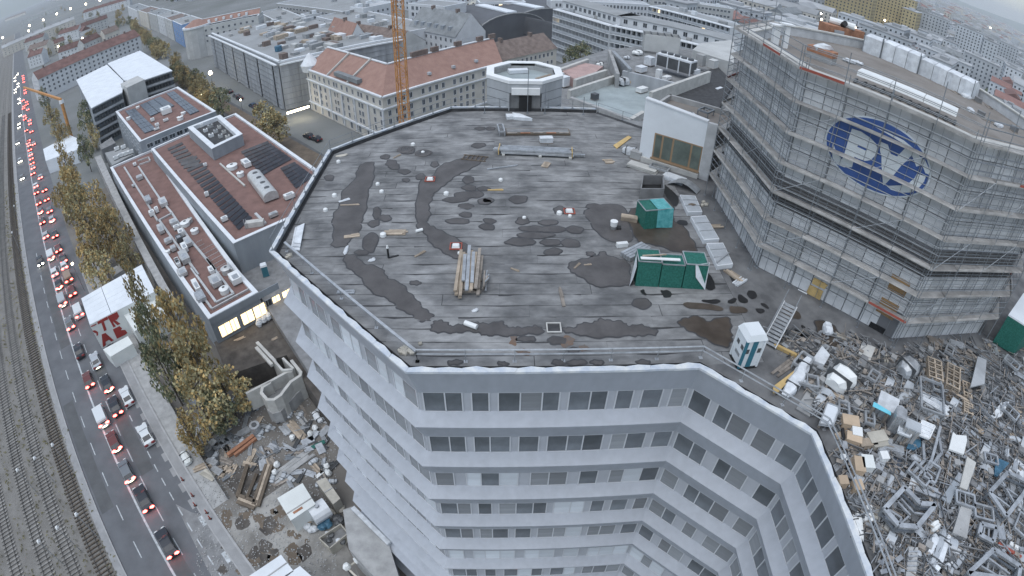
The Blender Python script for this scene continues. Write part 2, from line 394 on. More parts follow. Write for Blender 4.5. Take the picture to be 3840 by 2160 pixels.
for k in range(NFL):
 zs = ZR - 3.95 - PIT * k; zf = ZR - 4.44 - PIT * k; zh = ZR - 2.38 - PIT * (k + 1)
 mb = MB(); strip(mb,LIP,zf,IN2,zs); strip(mb,EDGE,zf - 0.10,LIP,zf); strip(mb,IN1,zh,EDGE,zf - 0.10); strip(mb,IN2,zh,IN1,zh)
 mb.build('fascia_band','facade_white',tower)
 mb = MB(); strip(mb,IN2,zs - 0.02,IN2,zs + 1.59)
 mb.build('window_wall','pier_grey',tower)
PW,PG,PH = 1.10,0.075,1.52
WMESH = {}
def window_meshes(ws):
 key = tuple(round(w,2) for w in ws)
 if key in WMESH: return WMESH[key]
 L = sum(ws) + PG * (len(ws) + 1); fr = MB(); x = -L / 2
 fr.box((0,-0.03,PH / 2 + 0.04),(L,0.06,0.06)); fr.box((0,-0.03,-PH / 2 - 0.04),(L,0.06,0.06))
 panes = []
 for i in range(len(ws) + 1):
  fr.box((x + PG / 2,-0.03,0),(PG,0.06,PH + 0.03))
  if i < len(ws):
   p = MB(); p.box((x + PG + ws[i] / 2,-0.012,0),(ws[i],0.012,PH)); panes.append((p,x + PG + ws[i] / 2)); x += PG + ws[i]
 WMESH[key] = (fr.mesh('window','frame_white'),[{m: q.mesh('pane',m) for m in ('pane_dark','pane_blind','pane_white')} for q,_ in panes],L)
 return WMESH[key]
GAP = 0.36
def pattern(L,seq,first=None):
 out = []; x = 0.15; i = 0
 while True:
  n = seq[i % len(seq)]; ws = [PW * (0.78 if (i + j) % 3 == 1 else 1.0) for j in range(n)]
  l = sum(ws) + PG * (n + 1)
  if x + l > L - 0.1:
   if n > 1: seq = [1]; i = 0; continue
   break
  out.append((x + l / 2,ws)); x += l + GAP; i += 1
 k = (L - 0.15 - x + GAP) / max(1,len(out) - 1) if len(out) > 1 else 0
 return [(c + k * j,ws) for j,(c,ws) in enumerate(out)]
SEQ = {2: [[2,2,3,2],[3,2,2,3],[2,3,2,2]],
       3: [[2,1,3,2,1,3],[2,2,1,3,2,1,1],[1,3,2,1,3,2],[2,1,3,2,1,3],[2,2,1,3,2,1],[1,3,2,1,3,2],[2,1,3,2,3]],
       4: [[1,2,1,2],[2,2,1],[1,3,1],[2,1,2],[1,2,2],[3,2],[1,2,1]],
       5: [[2,2,1,2,2,2],[2,1,2,2,3],[3,2,1,2,2]]}
wr = random.Random(3)
for k in range(9):
 zc = ZR - 2.38 - PIT * k - 0.80
 for face in (2,3,4,5):
  if face == 2 and k > 7: continue
  a,b = IN1[face],IN1[face + 1]; a2,b2 = IN2[face],IN2[face + 1]
  L = (b2 - a2).length; d = (b2 - a2).normalized(); ang = math.atan2(d.y,d.x)
  sq = SEQ[face][k % len(SEQ[face])]
  for c,ws in pattern(L,sq):
   p = a2 + d * c
   if face == 5 and p.y < 1.0: continue
   fm,pms,l = window_meshes(ws)
   w = link('window',fm,tower,mw=Matrix.Translation((p.x,p.y,zc)) @ Matrix.Rotation(ang,4,'Z'))
   for pm in pms:
    q = wr.random()
    if k == 5 and face != 5: ty = 'pane_white' if q < 0.85 else 'pane_blind'
    elif k >= 2: ty = 'pane_white' if q < 0.14 else ('pane_blind' if q < 0.55 else 'pane_dark')
    else: ty = 'pane_white' if q < 0.02 else ('pane_blind' if q < 0.4 else 'pane_dark')
    if face == 2: ty = 'pane_white' if q < 0.3 else 'pane_blind'
    link('pane',pm[ty],w)
ring = [A_PT] + EDGE
inn = offset_line(ring,0.55)
cin = offset_line(ring,0.26)
out_ = offset_line(ring,-0.05)
cr = random.Random(11)
for i in range(len(ring) - 1):
 A,B = V2(ring[i]),V2(ring[i + 1]); L = (B - A).length; n = max(2,int(L / 1.3)); dn = (B - A).normalized(); nn = Vector((-dn.y,dn.x))
 m = MB()
 for j in range(n):
  f0,f1 = j / n,(j + 1) / n
  o0 = V2(out_[i]).lerp(V2(out_[i + 1]),f0); o1 = V2(out_[i]).lerp(V2(out_[i + 1]),f1)
  q0 = V2(cin[i]).lerp(V2(cin[i + 1]),f0); q1 = V2(cin[i]).lerp(V2(cin[i + 1]),f1); qm = (q0 + q1) / 2 + nn * cr.uniform(0.0,0.08)
  z0,z1 = ZR + cr.uniform(-.01,.02),ZR + cr.uniform(-.01,.02); qi0 = q0 - nn * cr.uniform(0,0.06); qi1 = q1 - nn * cr.uniform(0,0.06)
  t = [(o0.x,o0.y,z0),(o1.x,o1.y,z1),(qi1.x,qi1.y,z1 + 0.01),(qm.x,qm.y,ZR + cr.uniform(0,.05)),(qi0.x,qi0.y,z0 + 0.01)]
  m.add(t,[(0,1,2,3,4)])
  m.add([(o0.x,o0.y,z0 - 0.14),(o1.x,o1.y,z1 - 0.14),(o1.x,o1.y,z1),(o0.x,o0.y,z0)],[(0,1,2,3)])
  m.add([(q0.x,q0.y,ZD),(q1.x,q1.y,ZD),(qi1.x,qi1.y,z1),(qi0.x,qi0.y,z0)],[(3,2,1,0)])
 m.build('coping','coping_metal',tower)
up = MB()
wall_in = offset_line(ring,0.42)
strip(up,[V2(p) for p in wall_in],ZD - 0.1,[V2(p) for p in wall_in],ZR - 0.06)
up.build('parapet','bitumen',tower)
deck_poly = [wall_in[-1],wall_in[-2],wall_in[-3],wall_in[-4],wall_in[-5],wall_in[-6],wall_in[-7],wall_in[0]]
deck_poly = list(reversed([(p[0],p[1]) for p in wall_in]))
deck_poly = [(p[0],p[1]) for p in wall_in] + [(17.0,-9.0),(17.0,50.2),(10.6,56.4)]
MB().poly([(x,y,ZD) for x,y in deck_poly]).build('roof_deck','bitumen',tower)
core = MB(); cpoly = [(p[0],p[1]) for p in offset_line(EDGE,1.2)] + [(40,-9),(40,50),(12,55.5)]
core.prism(cpoly,0,ZD - 0.3); core.build('tower_core','concrete_dark',tower)
CLIP = [(-4.35,19.55),(14.4,19.55),(14.4,51.8),(10.2,56.0),(-4.7,56.0),(-14.75,45.9),(-14.75,29.95)]
y = 19.5; row = 0; sh = random.Random(5); nsheet = 0
while y < 56 and nsheet < 292:
 h = 1.0 + sh.uniform(-.04,.06); x = -16 - sh.uniform(0,5)
 while x < 14.4:
  l = sh.choice((4.8,6.4,7.6,3.2,5.4,7.6)); gx = sh.choice((0.0,0.0,0.01,.04)); g0 = sh.uniform(0,6.28); nq = 9; amp_ = sh.choice((.04,.08,.12,.17))
  hi_ = [(x + (l - gx) * (1 - q / nq),y + h - .035 - amp_ * max(0,math.sin(g0 + (1 - q / nq) * l * 1.1)) * sh.uniform(.5,1.1)) for q in range(nq + 1)]
  lo_ = [(x + (l - gx) * q / nq,y + .05 * max(0,math.sin(2 * g0 + l * q / nq)) * sh.uniform(.3,1)) for q in range(nq + 1)]
  pc = clip_convex(lo_ + hi_,CLIP)
  x += l
  if len(pc) < 3: continue
  z = ZD + 0.004 + sh.uniform(0,0.012)
  n = len(pc); m = MB(); m.add([(px_,py_,z + (0.012 if py_ > y + h / 2 else 0)) for px_,py_ in pc],[tuple(range(n))])
  m.add([(px_,py_,z + (0.012 if py_ > y + h / 2 else 0)) for px_,py_ in pc] + [(px_,py_,ZD + .001) for px_,py_ in pc],[(n + i,n + (i + 1) % n,(i + 1) % n,i) for i in range(n)])
  m.build('roofing_sheet','bitumen_sheet',tower); nsheet += 1
 y += h; row += 1
terr = [(14.42,19.56),(14.42,51.8),(17.5,48.7),(17.5,57.0),(60,57),(60,-9),(15.5,-9),(15.5,14.3),(10.75,19.06 + .5)]
mb = MB(); mb.poly([(x,y,ZD + 0.02) for x,y in terr]); structure(mb.build('terrace','terrace'))
mb = MB(); mb.prism([(16,-9),(60,-9),(60,57),(17.6,57),(16.2,48)],0,ZD - .05); one(mb,'office_block','concrete_dark','grey block of the complex carrying the cluttered terrace','building')
pr = random.Random(21)
def smooth_poly(pts,it=2):
 for _ in range(it):
  o = []
  for i in range(len(pts)):
   a,b = Vector(pts[i]),Vector(pts[(i + 1) % len(pts)]); o += [a.lerp(b,0.25),a.lerp(b,0.75)]
  pts = o
 return pts
PUD = [0]
def puddle(px,m='wet_bitumen',z=0.0,rim=True,amp=0.09):
 PUD[0] += 1; zz = ZD + 0.036 + 0.0015 * (PUD[0] % 8) + z
 P = smooth_poly([at(p,ZD) for p in px],3 if len(px) > 9 else 2); n = len(P)
 if sum(P[i].x * P[(i + 1) % n].y - P[(i + 1) % n].x * P[i].y for i in range(n)) < 0: P = P[::-1]
 N = []
 for i in range(n):
  d = P[(i + 1) % n] - P[i - 1]; d = d.normalized() if d.length > 1e-6 else Vector((1,0,0)); N.append(Vector((d.y,-d.x,0)))
 Q = [P[i] + N[i] * (amp * 0.6 * (math.sin(i * .9 + PUD[0]) + 0.9 * math.sin(i * 0.37 + 2 * PUD[0]) + pr.uniform(-.45,.45))) for i in range(n)]
 def sheet(pts,zz):
  tri = tessellate_polygon([[Vector((p.x,p.y,0)) for p in pts]])
  mb = MB(); mb.add([(p.x,p.y,zz) for p in pts],[tuple(t) for t in tri]); return mb
 if rim: structure(sheet([q + N[i] * 0.10 for i,q in enumerate(Q)],zz - 0.012).build('damp_patch','damp_edge'))
 structure(sheet(Q,zz).build('puddle',m))
def oval(f,x,y,rx,ry,m='wet_bitumen'):
 n = 9; puddle([f(x + rx * (1 + pr.uniform(-.2,.2)) * math.cos(2 * math.pi * i / n),y + ry * (1 + pr.uniform(-.2,.2)) * math.sin(2 * math.pi * i / n)) for i in range(n)],m,amp=0.05)
def tr(f,*pts): return [f(*p) for p in pts]
puddle(tr(C5,(20,480),(90,470),(150,540),(260,560),(330,620),(350,660),(460,700),(520,770),(580,850),(650,900),(690,950),(650,980),(580,970),(530,930),(440,880),(380,820),(250,770),(160,670),(100,600),(20,540)))
puddle(tr(X1,(1075,835),(1180,825),(1190,900),(1180,1000),(1140,1090),(1110,1240),(1075,1400)) + tr(X2,(1050,20),(1020,120),(920,180),(900,235),(760,235),(790,180),(770,20)) + tr(X1,(790,1350),(850,1250),(880,1110),(1000,1010),(1030,900)))
puddle(tr(C5,(590,0),(700,0),(690,40),(650,100),(660,160),(640,200),(650,250),(690,270),(790,310),(900,380),(980,430),(980,470),(950,510),(860,500),(760,450),(690,400),(650,330),(600,290),(570,270),(580,200),(580,130),(600,60)))
puddle(tr(X1,(1620,1440),(1610,1280),(1650,1000),(1770,990),(1850,860),(1960,830),(2080,780),(2330,760),(2250,850),(2100,920),(2010,970),(1920,1030),(1880,1080),(1740,1170),(1740,1280),(1750,1350),(1710,1440)))
puddle(tr(X3,(480,50),(550,10),(620,20),(650,80),(740,50),(860,60),(900,20),(950,50),(1060,40),(1180,20),(1215,60),(1300,100),(1360,75),(1480,85),(1560,65),(1590,100),(1580,150),(1400,145),(1200,160),(1040,160),(980,130),(840,115),(700,125),(560,135),(490,105)))
puddle(tr(X3,(1780,90),(1940,80),(2000,40),(2130,30),(2180,0),(2280,10),(2400,30),(2450,70),(2576,60)) + tr(C5,(2300,1020),(2380,1050),(2370,1085),(2250,1080)) + tr(X3,(2500,160),(2250,180),(2000,160),(1850,130)))
puddle(tr(C5,(1710,550),(1830,510),(1900,490),(2010,480),(2100,510),(2160,530),(2190,640),(2190,700),(2100,715),(1920,715),(1840,670),(1760,610),(1720,590)))
puddle(tr(C5,(1810,150),(1960,100),(2150,100),(2160,230),(2230,390),(2000,370),(1930,300),(1880,240)))
puddle(tr(DK,(290,600),(400,560),(640,470),(760,560),(700,700),(850,740),(880,850),(980,970),(920,1010),(740,1000),(560,920),(390,910),(340,800)),'wet_brown',0.014)
puddle(tr(DK,(640,330),(720,400),(800,500),(770,570),(700,530),(660,440)),'wet_black',0.014,False)
puddle(tr(DK,(760,690),(860,690),(870,750),(780,740)),'wet_black',0.014,False)
puddle(tr(DK,(1050,1190),(1100,1230),(1150,1310),(1120,1370),(1050,1350)),'wet_black',0.014,False)
puddle(tr(DK,(430,1370),(470,1370),(480,1420),(440,1420)),'wet_black',0.014,False)
puddle(tr(DK,(610,1380),(680,1360),(720,1440),(660,1449),(620,1420)),'wet_black',0.014,False)
for x,y,rx,ry in ((1350,378,125,28),(1570,382,72,25),(1730,388,75,28),(1460,330,150,22),(1600,285,92,25),(1440,282,100,22),(1370,222,50,25),(1560,235,75,20),(1100,268,55,22),(880,222,95,20),(1600,455,65,25),(1120,222,40,20),
                     (330,200,40,25),(250,240,38,28),(150,460,45,20),(270,160,25,40),(1080,75,50,22),(940,110,55,22),(1010,20,75,25),(860,60,90,20),(1340,60,70,30),(1760,288,60,28),(1650,140,45,28),(1900,110,50,22),(1880,470,30,15),(1970,470,28,14),(1400,1112,60,18),(1630,1125,75,28),(1755,1200,48,18),(860,1290,50,16),(1220,1300,32,12),(1640,1290,55,16),(1780,1290,65,18),(1930,1290,42,16),(2280,1290,50,14),(220,380,55,75),(560,690,32,14),(2270,840,65,38),(1600,1040,30,22)):
 oval(C5,x,y,rx,ry)
for x,y,rx,ry in ((1390,875,50,30),(1520,710,85,35),(1300,775,50,22),(1690,740,80,30),(1490,925,60,25),(1360,840,55,35),(2140,1010,55,40),(2150,1090,70,30),(2290,1100,60,20),(2340,1215,55,25),(2090,1170,90,40),(1210,1340,30,60),(1290,1390,60,30),(2110,1360,60,25),(740,990,45,30),(1660,980,45,30),(1510,1010,30,20),(1800,850,40,30),(2240,660,70,25),(2260,490,45,18),(2360,490,50,18)):
 oval(X1,x,y,rx,ry)
puddle(tr(C6,(0,960),(130,940),(180,990),(330,940),(370,1000),(350,1080),(375,1130),(330,1180),(180,1120),(80,1060),(0,1020)) + tr(C5,(2540,1000)),'wet_brown',0.01)
for pts in (((140,820),(250,815),(300,830),(260,850),(160,840)),((330,830),(410,800),(400,840),(340,850)),((0,830),(180,850),(310,870),(310,905),(150,890),(0,870)),((350,860),(400,870),(480,880),(500,910),(400,930),(360,910)),((410,760),(490,810),(480,850),(420,840)),((470,750),(540,740),(560,800),(510,820)),((590,840),(650,860),(655,890),(600,870)),((730,870),(830,880),(890,920),(880,970),(800,950),(740,910)),((840,1040),(940,1080),(930,1110),(850,1080)),((890,1000),(940,1030),(900,1030)),((840,580),(880,570),(890,600),(850,610)),((165,620),(230,660),(250,720),(200,750),(160,720)),((340,590),(380,600),(410,690),(380,700)),((1050,1360),(1110,1370),(1180,1420),(1130,1440),(1060,1400)),((540,880),(620,890),(610,920),(550,910))):
 puddle(tr(C6,*pts),'wet_black' if len(pts) < 6 else 'wet_brown',0.012,False,0.06)
puddle(tr(C6,(1010,960),(1120,1000),(1200,1090),(1330,1180),(1310,1290),(1400,1330),(1360,1400),(1290,1340),(1200,1260),(1150,1180),(1060,1120),(1000,1040)),'wet_brown',0.012)
puddle(tr(R1,(240,280),(330,300),(420,360),(400,390),(300,350)),'wet_black',0.012,False)
puddle(tr(R1,(570,720),(700,730),(740,800),(640,870),(580,830)),'wet_black',0.012,False)
for x,y,rx,ry in ((1700,1130,60,45),(1830,1180,28,30),(1370,1210,60,25),(1300,1120,35,40)):
 n = 8; puddle([C5(x + rx * math.cos(i * .785),y + ry * math.sin(i * .785)) for i in range(8)],'rust_stain',-0.012,False)
def railing(name,pts,z0,zs,r,label,step=2.2,h=1.0,m='steel_galv',flat=None):
 t = thing(name,label,'railing',(pts[0][0],pts[0][1],z0),world=True,group='guard rails along the roof edge')
 for i in range(len(pts) - 1):
  a,b = V2(pts[i]),V2(pts[i + 1]); L = (b - a).length; n = max(1,int(L / step))
  for zz in zs:
   mb = MB()
   if flat: mb.bar((a.x,a.y,z0 + zz),(b.x,b.y,z0 + zz),flat[0],flat[1])
   else: mb.tube((a.x,a.y,z0 + zz),(b.x,b.y,z0 + zz),r)
   mb.build('rail',m,t)
  for j in range(n + (i == len(pts) - 2)):
   p = a.lerp(b,j / n); mb = MB(); mb.tube((p.x,p.y,z0),(p.x,p.y,z0 + max(zs)),0.025,5); mb.box((p.x,p.y,z0 + .02),(0.2,0.2,0.04)); mb.build('post',m,t)
 return t
f_in = offset_line(EDGE,1.05)
railing('guard_rail',[f_in[3],f_in[4],f_in[5],(f_in[6].x,-8.8)],ZD,(0.55,0.85),0.045,'galvanised double guard rail along the near front edge of the roof')
railing('guard_rail',[f_in[2],f_in[3]],ZD,(0.75,),0.05,'single thick galvanised rail along the left slanting roof edge',step=3.5,flat=(0.16,0.10))
b_in = offset_line(ring,0.2)
railing('guard_rail',[b_in[3],b_in[2],b_in[1],b_in[0]],ZR,(0.45,0.95),0.022,'thin tube guard rail along the far edge of the dark roof',step=2.4,m='steel_tube')
railing('guard_rail',[(10.6,56.3),(17.2,49.6)],ZR - .3,(0.45,0.95),0.022,'thin tube guard rail behind the white penthouse wall',step=2.4,m='steel_tube')
# ================================================================ right-hand tower wrapped in scaffolding
def zabove(base,z0,top):
 b = at(base,z0); r = math.hypot(b.x,b.y); d = ray(*top)
 return CZ + d.z / math.hypot(d.x,d.y) * r
def pbox(bl,br,tl,depth,z0=ZD):
 P,Q = at(bl,z0),at(br,z0); z1 = zabove(bl,z0,tl)
 d = (Q - P).normalized(); n = Vector((-d.y,d.x,0))
 if n.dot(Vector((P.x,P.y,0))) < 0: n = -n
 return [P,Q,Q + n * depth,P + n * depth],z0,z1,d,n
def quadpx(f,pts,z): return [at(f(*p),z) for p in pts]
SCAF = [(23.2,45.0),(16.6,38.3),(16.6,28.1),(24.2,20.1),(34.0,20.1),(40.5,26.6)]
WALLP = offset_line(SCAF,0.85)
PVZ,PVR = 53.4,52.5
pv = thing('tower_block','grey panelled tower wrapped in scaffolding with a brown roof, on the right','tower',(27,33,ZD),world=True)
back = [(40.5,38),(33,45)]
base_poly = [(p.x,p.y) for p in WALLP] + back
MB().prism(base_poly,ZD,PVR).build('wall','joint_dark',pv)
mb = MB(); rin = offset_line(base_poly,0.35,True); mb.poly([(p[0],p[1],PVR + 0.01) for p in rin]); mb.build('roof','roof_brown',pv)
for i in range(len(base_poly)):
 a,b = V2(base_poly[i]),V2(base_poly[(i + 1) % len(base_poly)]); a2,b2 = rin[i],rin[(i + 1) % len(rin)]
 mb = MB(); mb.hexa([(a.x,a.y,PVR),(b.x,b.y,PVR),(b2.x,b2.y,PVR),(a2.x,a2.y,PVR)],[(a.x,a.y,PVZ - .12),(b.x,b.y,PVZ - .12),(b2.x,b2.y,PVZ - .12),(a2.x,a2.y,PVZ - .12)])
 mb.build('parapet','panel_grey',pv)
 o0,o1 = offset_line(base_poly,-0.08,True)[i],offset_line(base_poly,-0.08,True)[(i + 1) % len(base_poly)]; q0,q1 = offset_line(base_poly,0.45,True)[i],offset_line(base_poly,0.45,True)[(i + 1) % len(base_poly)]
 mb = MB(); mb.hexa([(o0.x,o0.y,PVZ - .11),(o1.x,o1.y,PVZ - .11),(q1.x,q1.y,PVZ - .11),(q0.x,q0.y,PVZ - .11)],[(o0.x,o0.y,PVZ),(o1.x,o1.y,PVZ),(q1.x,q1.y,PVZ),(q0.x,q0.y,PVZ)])
 mb.build('coping','concrete_pale',pv)
prr = random.Random(9)
for fi,ncol in ((1,8),(2,8),(3,8)):
 a,b = WALLP[fi],WALLP[fi + 1]; L = (b - a).length; d = (b - a).normalized(); ang = math.atan2(d.y,d.x); w = L / ncol
 pm = MB(); pm.box((0,-0.03,0),(w - 0.06,0.06,0.98 - 0.07)); pm = pm.mesh('facade_panel','panel_grey')
 for r_ in range(14):
  z = ZD + 0.49 + r_ * 0.975
  if 5 <= r_ <= 6: continue
  for c in range(ncol):
   if fi == 2 and r_ < 2 and c == 7: continue
   p = a + d * (w * (c + 0.5)); off = prr.uniform(-.012,.012)
   link('facade_panel',pm,pv,mw=Matrix.Translation((p.x - d.y * off,p.y + d.x * off,z)) @ Matrix.Rotation(ang,4,'Z'))
 for c in range(ncol):
  m = MB(); p = a + d * (w * (c + 0.5))
  for s_ in range(9):
   q = Vector((p.x,p.y,ZD + 4.95 + s_ * 0.21)); m.box((q.x + d.y * .02,q.y - d.x * .02,q.z),(w - 0.12,0.10,0.035),ang,0,0,R(35))
  m.build('louvre','louvre_dark',pv)
def on_face(f,pts,fi,name,m,proud=0.09,th=0.05,parent=None):
 a,b = WALLP[fi],WALLP[fi + 1]; d = (b - a).normalized(); n = Vector((d.y,-d.x))
 Q = []
 for p in pts:
  u,z = on_wall(f(*p),a + n * proud,b + n * proud); q = a + d * u
  Q.append((q,z))
 mb = MB(); nq = len(Q)
 fr = [((q + n * proud).x,(q + n * proud).y,z) for q,z in Q]; bk = [((q + n * (proud - th)).x,(q + n * (proud - th)).y,z) for q,z in Q]
 tri = tessellate_polygon([[Vector((i and (Q[i][0] - Q[0][0]).dot(d) or 0,Q[i][1],0)) for i in range(nq)]])
 mb.add(fr + bk,[tuple(t) for t in tri] + [(i,(i + 1) % nq,nq + (i + 1) % nq,nq + i) for i in range(nq)])
 return mb.build(name,m,parent if parent is not None else pv)
on_face(R5,[(985,410),(1205,535),(1125,700),(925,590)],2,'board_panel','osb',0.12)
on_face(R5,[(862,690),(1070,805),(985,975),(785,850)],2,'board_panel','osb',0.12)
on_face(R5,[(45,455),(185,530),(170,560),(30,480)],2,'board_panel','plywood',0.12)
on_face(R5,[(725,985),(905,1085),(770,1275),(640,1150)],2,'doorway','black',0.10)
on_face(C6,[(960,700),(1060,750),(1010,880),(900,830)],2,'door','plywood',0.16)
on_face(C6,[(985,655),(1095,705),(1070,735),(975,690)],2,'board_panel','plywood',0.14)
on_face(C6,[(870,735),(940,765),(895,870),(830,835)],2,'board_panel','white_paint',0.3)
scaf = thing('scaffolding','tube scaffolding with plank decks standing around the grey panelled tower','scaffolding',(18,28,ZD),world=True)
S0 = SCAF; S1o = offset_line(SCAF,0.62)
for fi in (0,1,2,3,4):
 a,b = V2(S0[fi]),V2(S0[fi + 1]); a1,b1 = S1o[fi],S1o[fi + 1]; L = (b - a).length; nb = max(2,round(L / 2.5)); d = (b - a).normalized()
 if fi in (0,4): nb = max(1,nb - 1)
 for k in range(1,8):
  z = ZD + 1.97 * k
  for j in range(nb):
   p0,p1 = a.lerp(b,j / nb),a.lerp(b,(j + 1) / nb); q0,q1 = a1.lerp(b1,j / nb),a1.lerp(b1,(j + 1) / nb)
   e = d * 0.02; zz = z + prr.uniform(-.015,.015)
   m = MB(); m.hexa([((p0 + e).x,(p0 + e).y,zz - .05),((p1 - e).x,(p1 - e).y,zz - .05),((q1 - e).x,(q1 - e).y,zz - .05),((q0 + e).x,(q0 + e).y,zz - .05)],[((p0 + e).x,(p0 + e).y,zz),((p1 - e).x,(p1 - e).y,zz),((q1 - e).x,(q1 - e).y,zz),((q0 + e).x,(q0 + e).y,zz)])
   m.build('scaffold_deck','deck_board',scaf)
   if prr.random() < 0.6:
    MB().bar((p0.x,p0.y,zz + .08),(p1.x,p1.y,zz + .08),0.03,0.15).build('toe_board','red_paint' if prr.random() < 0.05 else 'deck_board',scaf)
  for dz in (0.5,1.0,1.45):
   MB().tube((a.x,a.y,z + dz),(b.x,b.y,z + dz),0.024,5).build('guard_tube','steel_tube',scaf)
   MB().tube((a1.x,a1.y,z + dz - .2),(b1.x,b1.y,z + dz - .2),0.02,5).build('inner_tube','steel_tube',scaf)
  for j in range(nb * 2):
   p = a1.lerp(b1,(j + .5) / nb / 2); MB().tube((p.x,p.y,z - 1.9),(p.x,p.y,z),.018,4).build('wall_tie_tube','steel_tube',scaf)
 for j in range(nb + 1):
  for (A,B,top) in ((a,b,15.6),(a1,b1,14.1)):
   p = A.lerp(B,min(max(j / nb,0.01),0.99)); m = MB(); m.tube((p.x,p.y,ZD),(p.x,p.y,ZD + top + prr.uniform(-.6,.7)),0.026,6); m.box((p.x,p.y,ZD + .02),(0.16,0.16,0.04)); m.build('pole','steel_tube',scaf)
 for (j,k) in (((0,1),(2,3)) if fi in (1,2,3) else ()):
  p0,p1 = a.lerp(b,j / nb),a.lerp(b,(j + 1) / nb)
  for kk in (1,3,5): 
   m = MB(); z = ZD + 1.97 * kk; m.tube((p0.x,p0.y,z),(p1.x,p1.y,z + 1.97),0.02,5); m.build('brace','steel_galv',scaf)
sign = thing('sign','blue oval company sign with white letters behind the scaffolding tubes','sign',(20,24,50),world=True)
wa,wb = WALLP[2],WALLP[3]; wd = (wb - wa).normalized(); wnn = Vector((wd.y,-wd.x))
EP = [(225,440),(255,320),(330,215),(470,130),(640,95),(830,90),(1060,135),(1260,215),(1450,320),(1620,490),(1740,680),(1830,850),(1860,1030),(1830,1180),(1740,1300),(1560,1390),(1350,1390),(1120,1330),(940,1260),(700,1100),(470,920),(330,790),(250,640)]
UV = [on_wall(SG(*p),wa,wb) for p in EP]
cu,cz = sum(u for u,z in UV) / len(UV),sum(z for u,z in UV) / len(UV)
au = (max(u for u,z in UV) - min(u for u,z in UV)) / 2; cu = (max(u for u,z in UV) + min(u for u,z in UV)) / 2
az_ = (max(z for u,z in UV) - min(z for u,z in UV)) / 2; cz = (max(z for u,z in UV) + min(z for u,z in UV)) / 2
def ellipse(mb,k,p0,p1):
 n = 48; P = [(cu + au * k * math.cos(2 * math.pi * i / n),cz + az_ * (k - (1 - k) * .3) * math.sin(2 * math.pi * i / n)) for i in range(n)]
 fr = [((wa + wd * u + wnn * p1).x,(wa + wd * u + wnn * p1).y,z) for u,z in P]; bk = [((wa + wd * u + wnn * p0).x,(wa + wd * u + wnn * p0).y,z) for u,z in P]
 mb.add(bk + fr,[tuple(range(n,2 * n))] + [(i,(i + 1) % n,n + (i + 1) % n,n + i) for i in range(n)])
m = MB(); ellipse(m,1.0,0.08,0.14); m.build('rim','pv_white',sign)
m = MB(); ellipse(m,0.965,0.13,0.17); m.build('backing','pv_blue',sign)
def sgp(name,pts,mt='pv_white',pr_=0.20): on_face(SG,pts,2,name,mt,pr_,0.04,sign)
sgp('letter',[(640,300),(780,345),(920,440),(1010,530),(1040,620),(1000,720),(930,790),(840,800),(740,765),(680,735),(640,900),(520,900),(400,850),(340,760),(330,600),(345,520),(375,610),(430,710),(485,780),(520,700),(560,560),(590,450)])
sgp('letter_counter',[(740,545),(875,605),(855,640),(725,580)],'pv_blue',0.215)
sgp('letter',[(1080,500),(1200,550),(1240,690),(1340,735),(1460,610),(1420,520),(1240,410),(1000,275),(1240,380),(1440,480),(1600,610),(1700,740),(1780,800),(1850,950),(1850,1020),(1780,990),(1730,860),(1640,890),(1570,710),(1480,810),(1400,880),(1290,1020),(1180,1140),(1125,1180),(1110,1000),(1100,860),(1100,720),(1075,640)])
sgp('letter',[(1650,1000),(1610,1070),(1530,1140),(1400,1180),(1180,1190),(1250,1250),(1400,1295),(1560,1290),(1680,1220),(1760,1120),(1790,1040)])
def wrapped(label,bl,br,tl,depth,folds,grp=None):
 P,z0,z1,d,n = pbox(T4(*bl),T4(*br),T4(*tl),depth,PVR + .02); L = (P[1] - P[0]).length; h = z1 - z0
 t = thing('wrapped_unit',label,'wrapped unit',tuple(P[0]),world=True,group=grp)
 g = random.Random(len(label)); top = MB(); side = MB()
 nb = folds; pts = [P[0] + d * (L * i / nb) for i in range(nb + 1)]
 for i in range(nb):
  a,b = pts[i] + d * .02,pts[i + 1] - d * .02; bul = -n * g.uniform(0.05,0.25)
  mid = (a + b) / 2 + bul
  s_ = MB(); s_.add([a,mid,b,b + UP(h * .86),mid + UP(h * .89),a + UP(h * .86)],[(0,1,4,5),(1,2,3,4)])
  s_.add([a + UP(h * .86),mid + UP(h * .89),b + UP(h * .86),b + n * depth * .5 + UP(h),a + n * depth * .5 + UP(h)],[(0,1,2,3,4)])
  s_.add([a + n * depth * .5 + UP(h),b + n * depth * .5 + UP(h),b + n * depth + UP(h * .7),a + n * depth + UP(h * .7)],[(0,1,2,3)])
  if i in (0,nb - 1):
   e = a if i == 0 else b; s_.add([e,e + UP(h * .86),e + n * depth * .5 + UP(h),e + n * depth + UP(h * .7),e + n * depth],[(0,1,2,3,4)])
  s_.build('sheeting','white_sheet',t)
 MB().hexa([p + UP(0) for p in [P[0] + n * .15 + d * .1,P[1] + n * .15 - d * .1,P[2] - d * .1,P[3] + d * .1]],[p + UP(h * .6) for p in [P[0] + n * .15 + d * .1,P[1] + n * .15 - d * .1,P[2] - d * .1,P[3] + d * .1]]).build('unit','steel_dark',t)
 for q in (P[0],P[1]):
  MB().tube(q,q + UP(h * 1.05),0.04,5).build('pole','steel_tube',t)
wrapped('single white sheeted unit, leftmost of the row on the brown roof',(620,615),(830,700),(640,390),2.3,1,'sheeted units on the brown roof')
wrapped('white sheeted unit with three folds in the middle of the roof row',(840,700),(1280,890),(880,470),2.3,3,'sheeted units on the brown roof')
wrapped('longest white sheeted unit at the right end of the roof row',(1290,890),(1930,1200),(1330,680),2.3,4,'sheeted units on the brown roof')
P,z0,z1,d,n = pbox(T4(530,1000),T4(1730,1510),T4(515,830),1.5,PVR + .02)
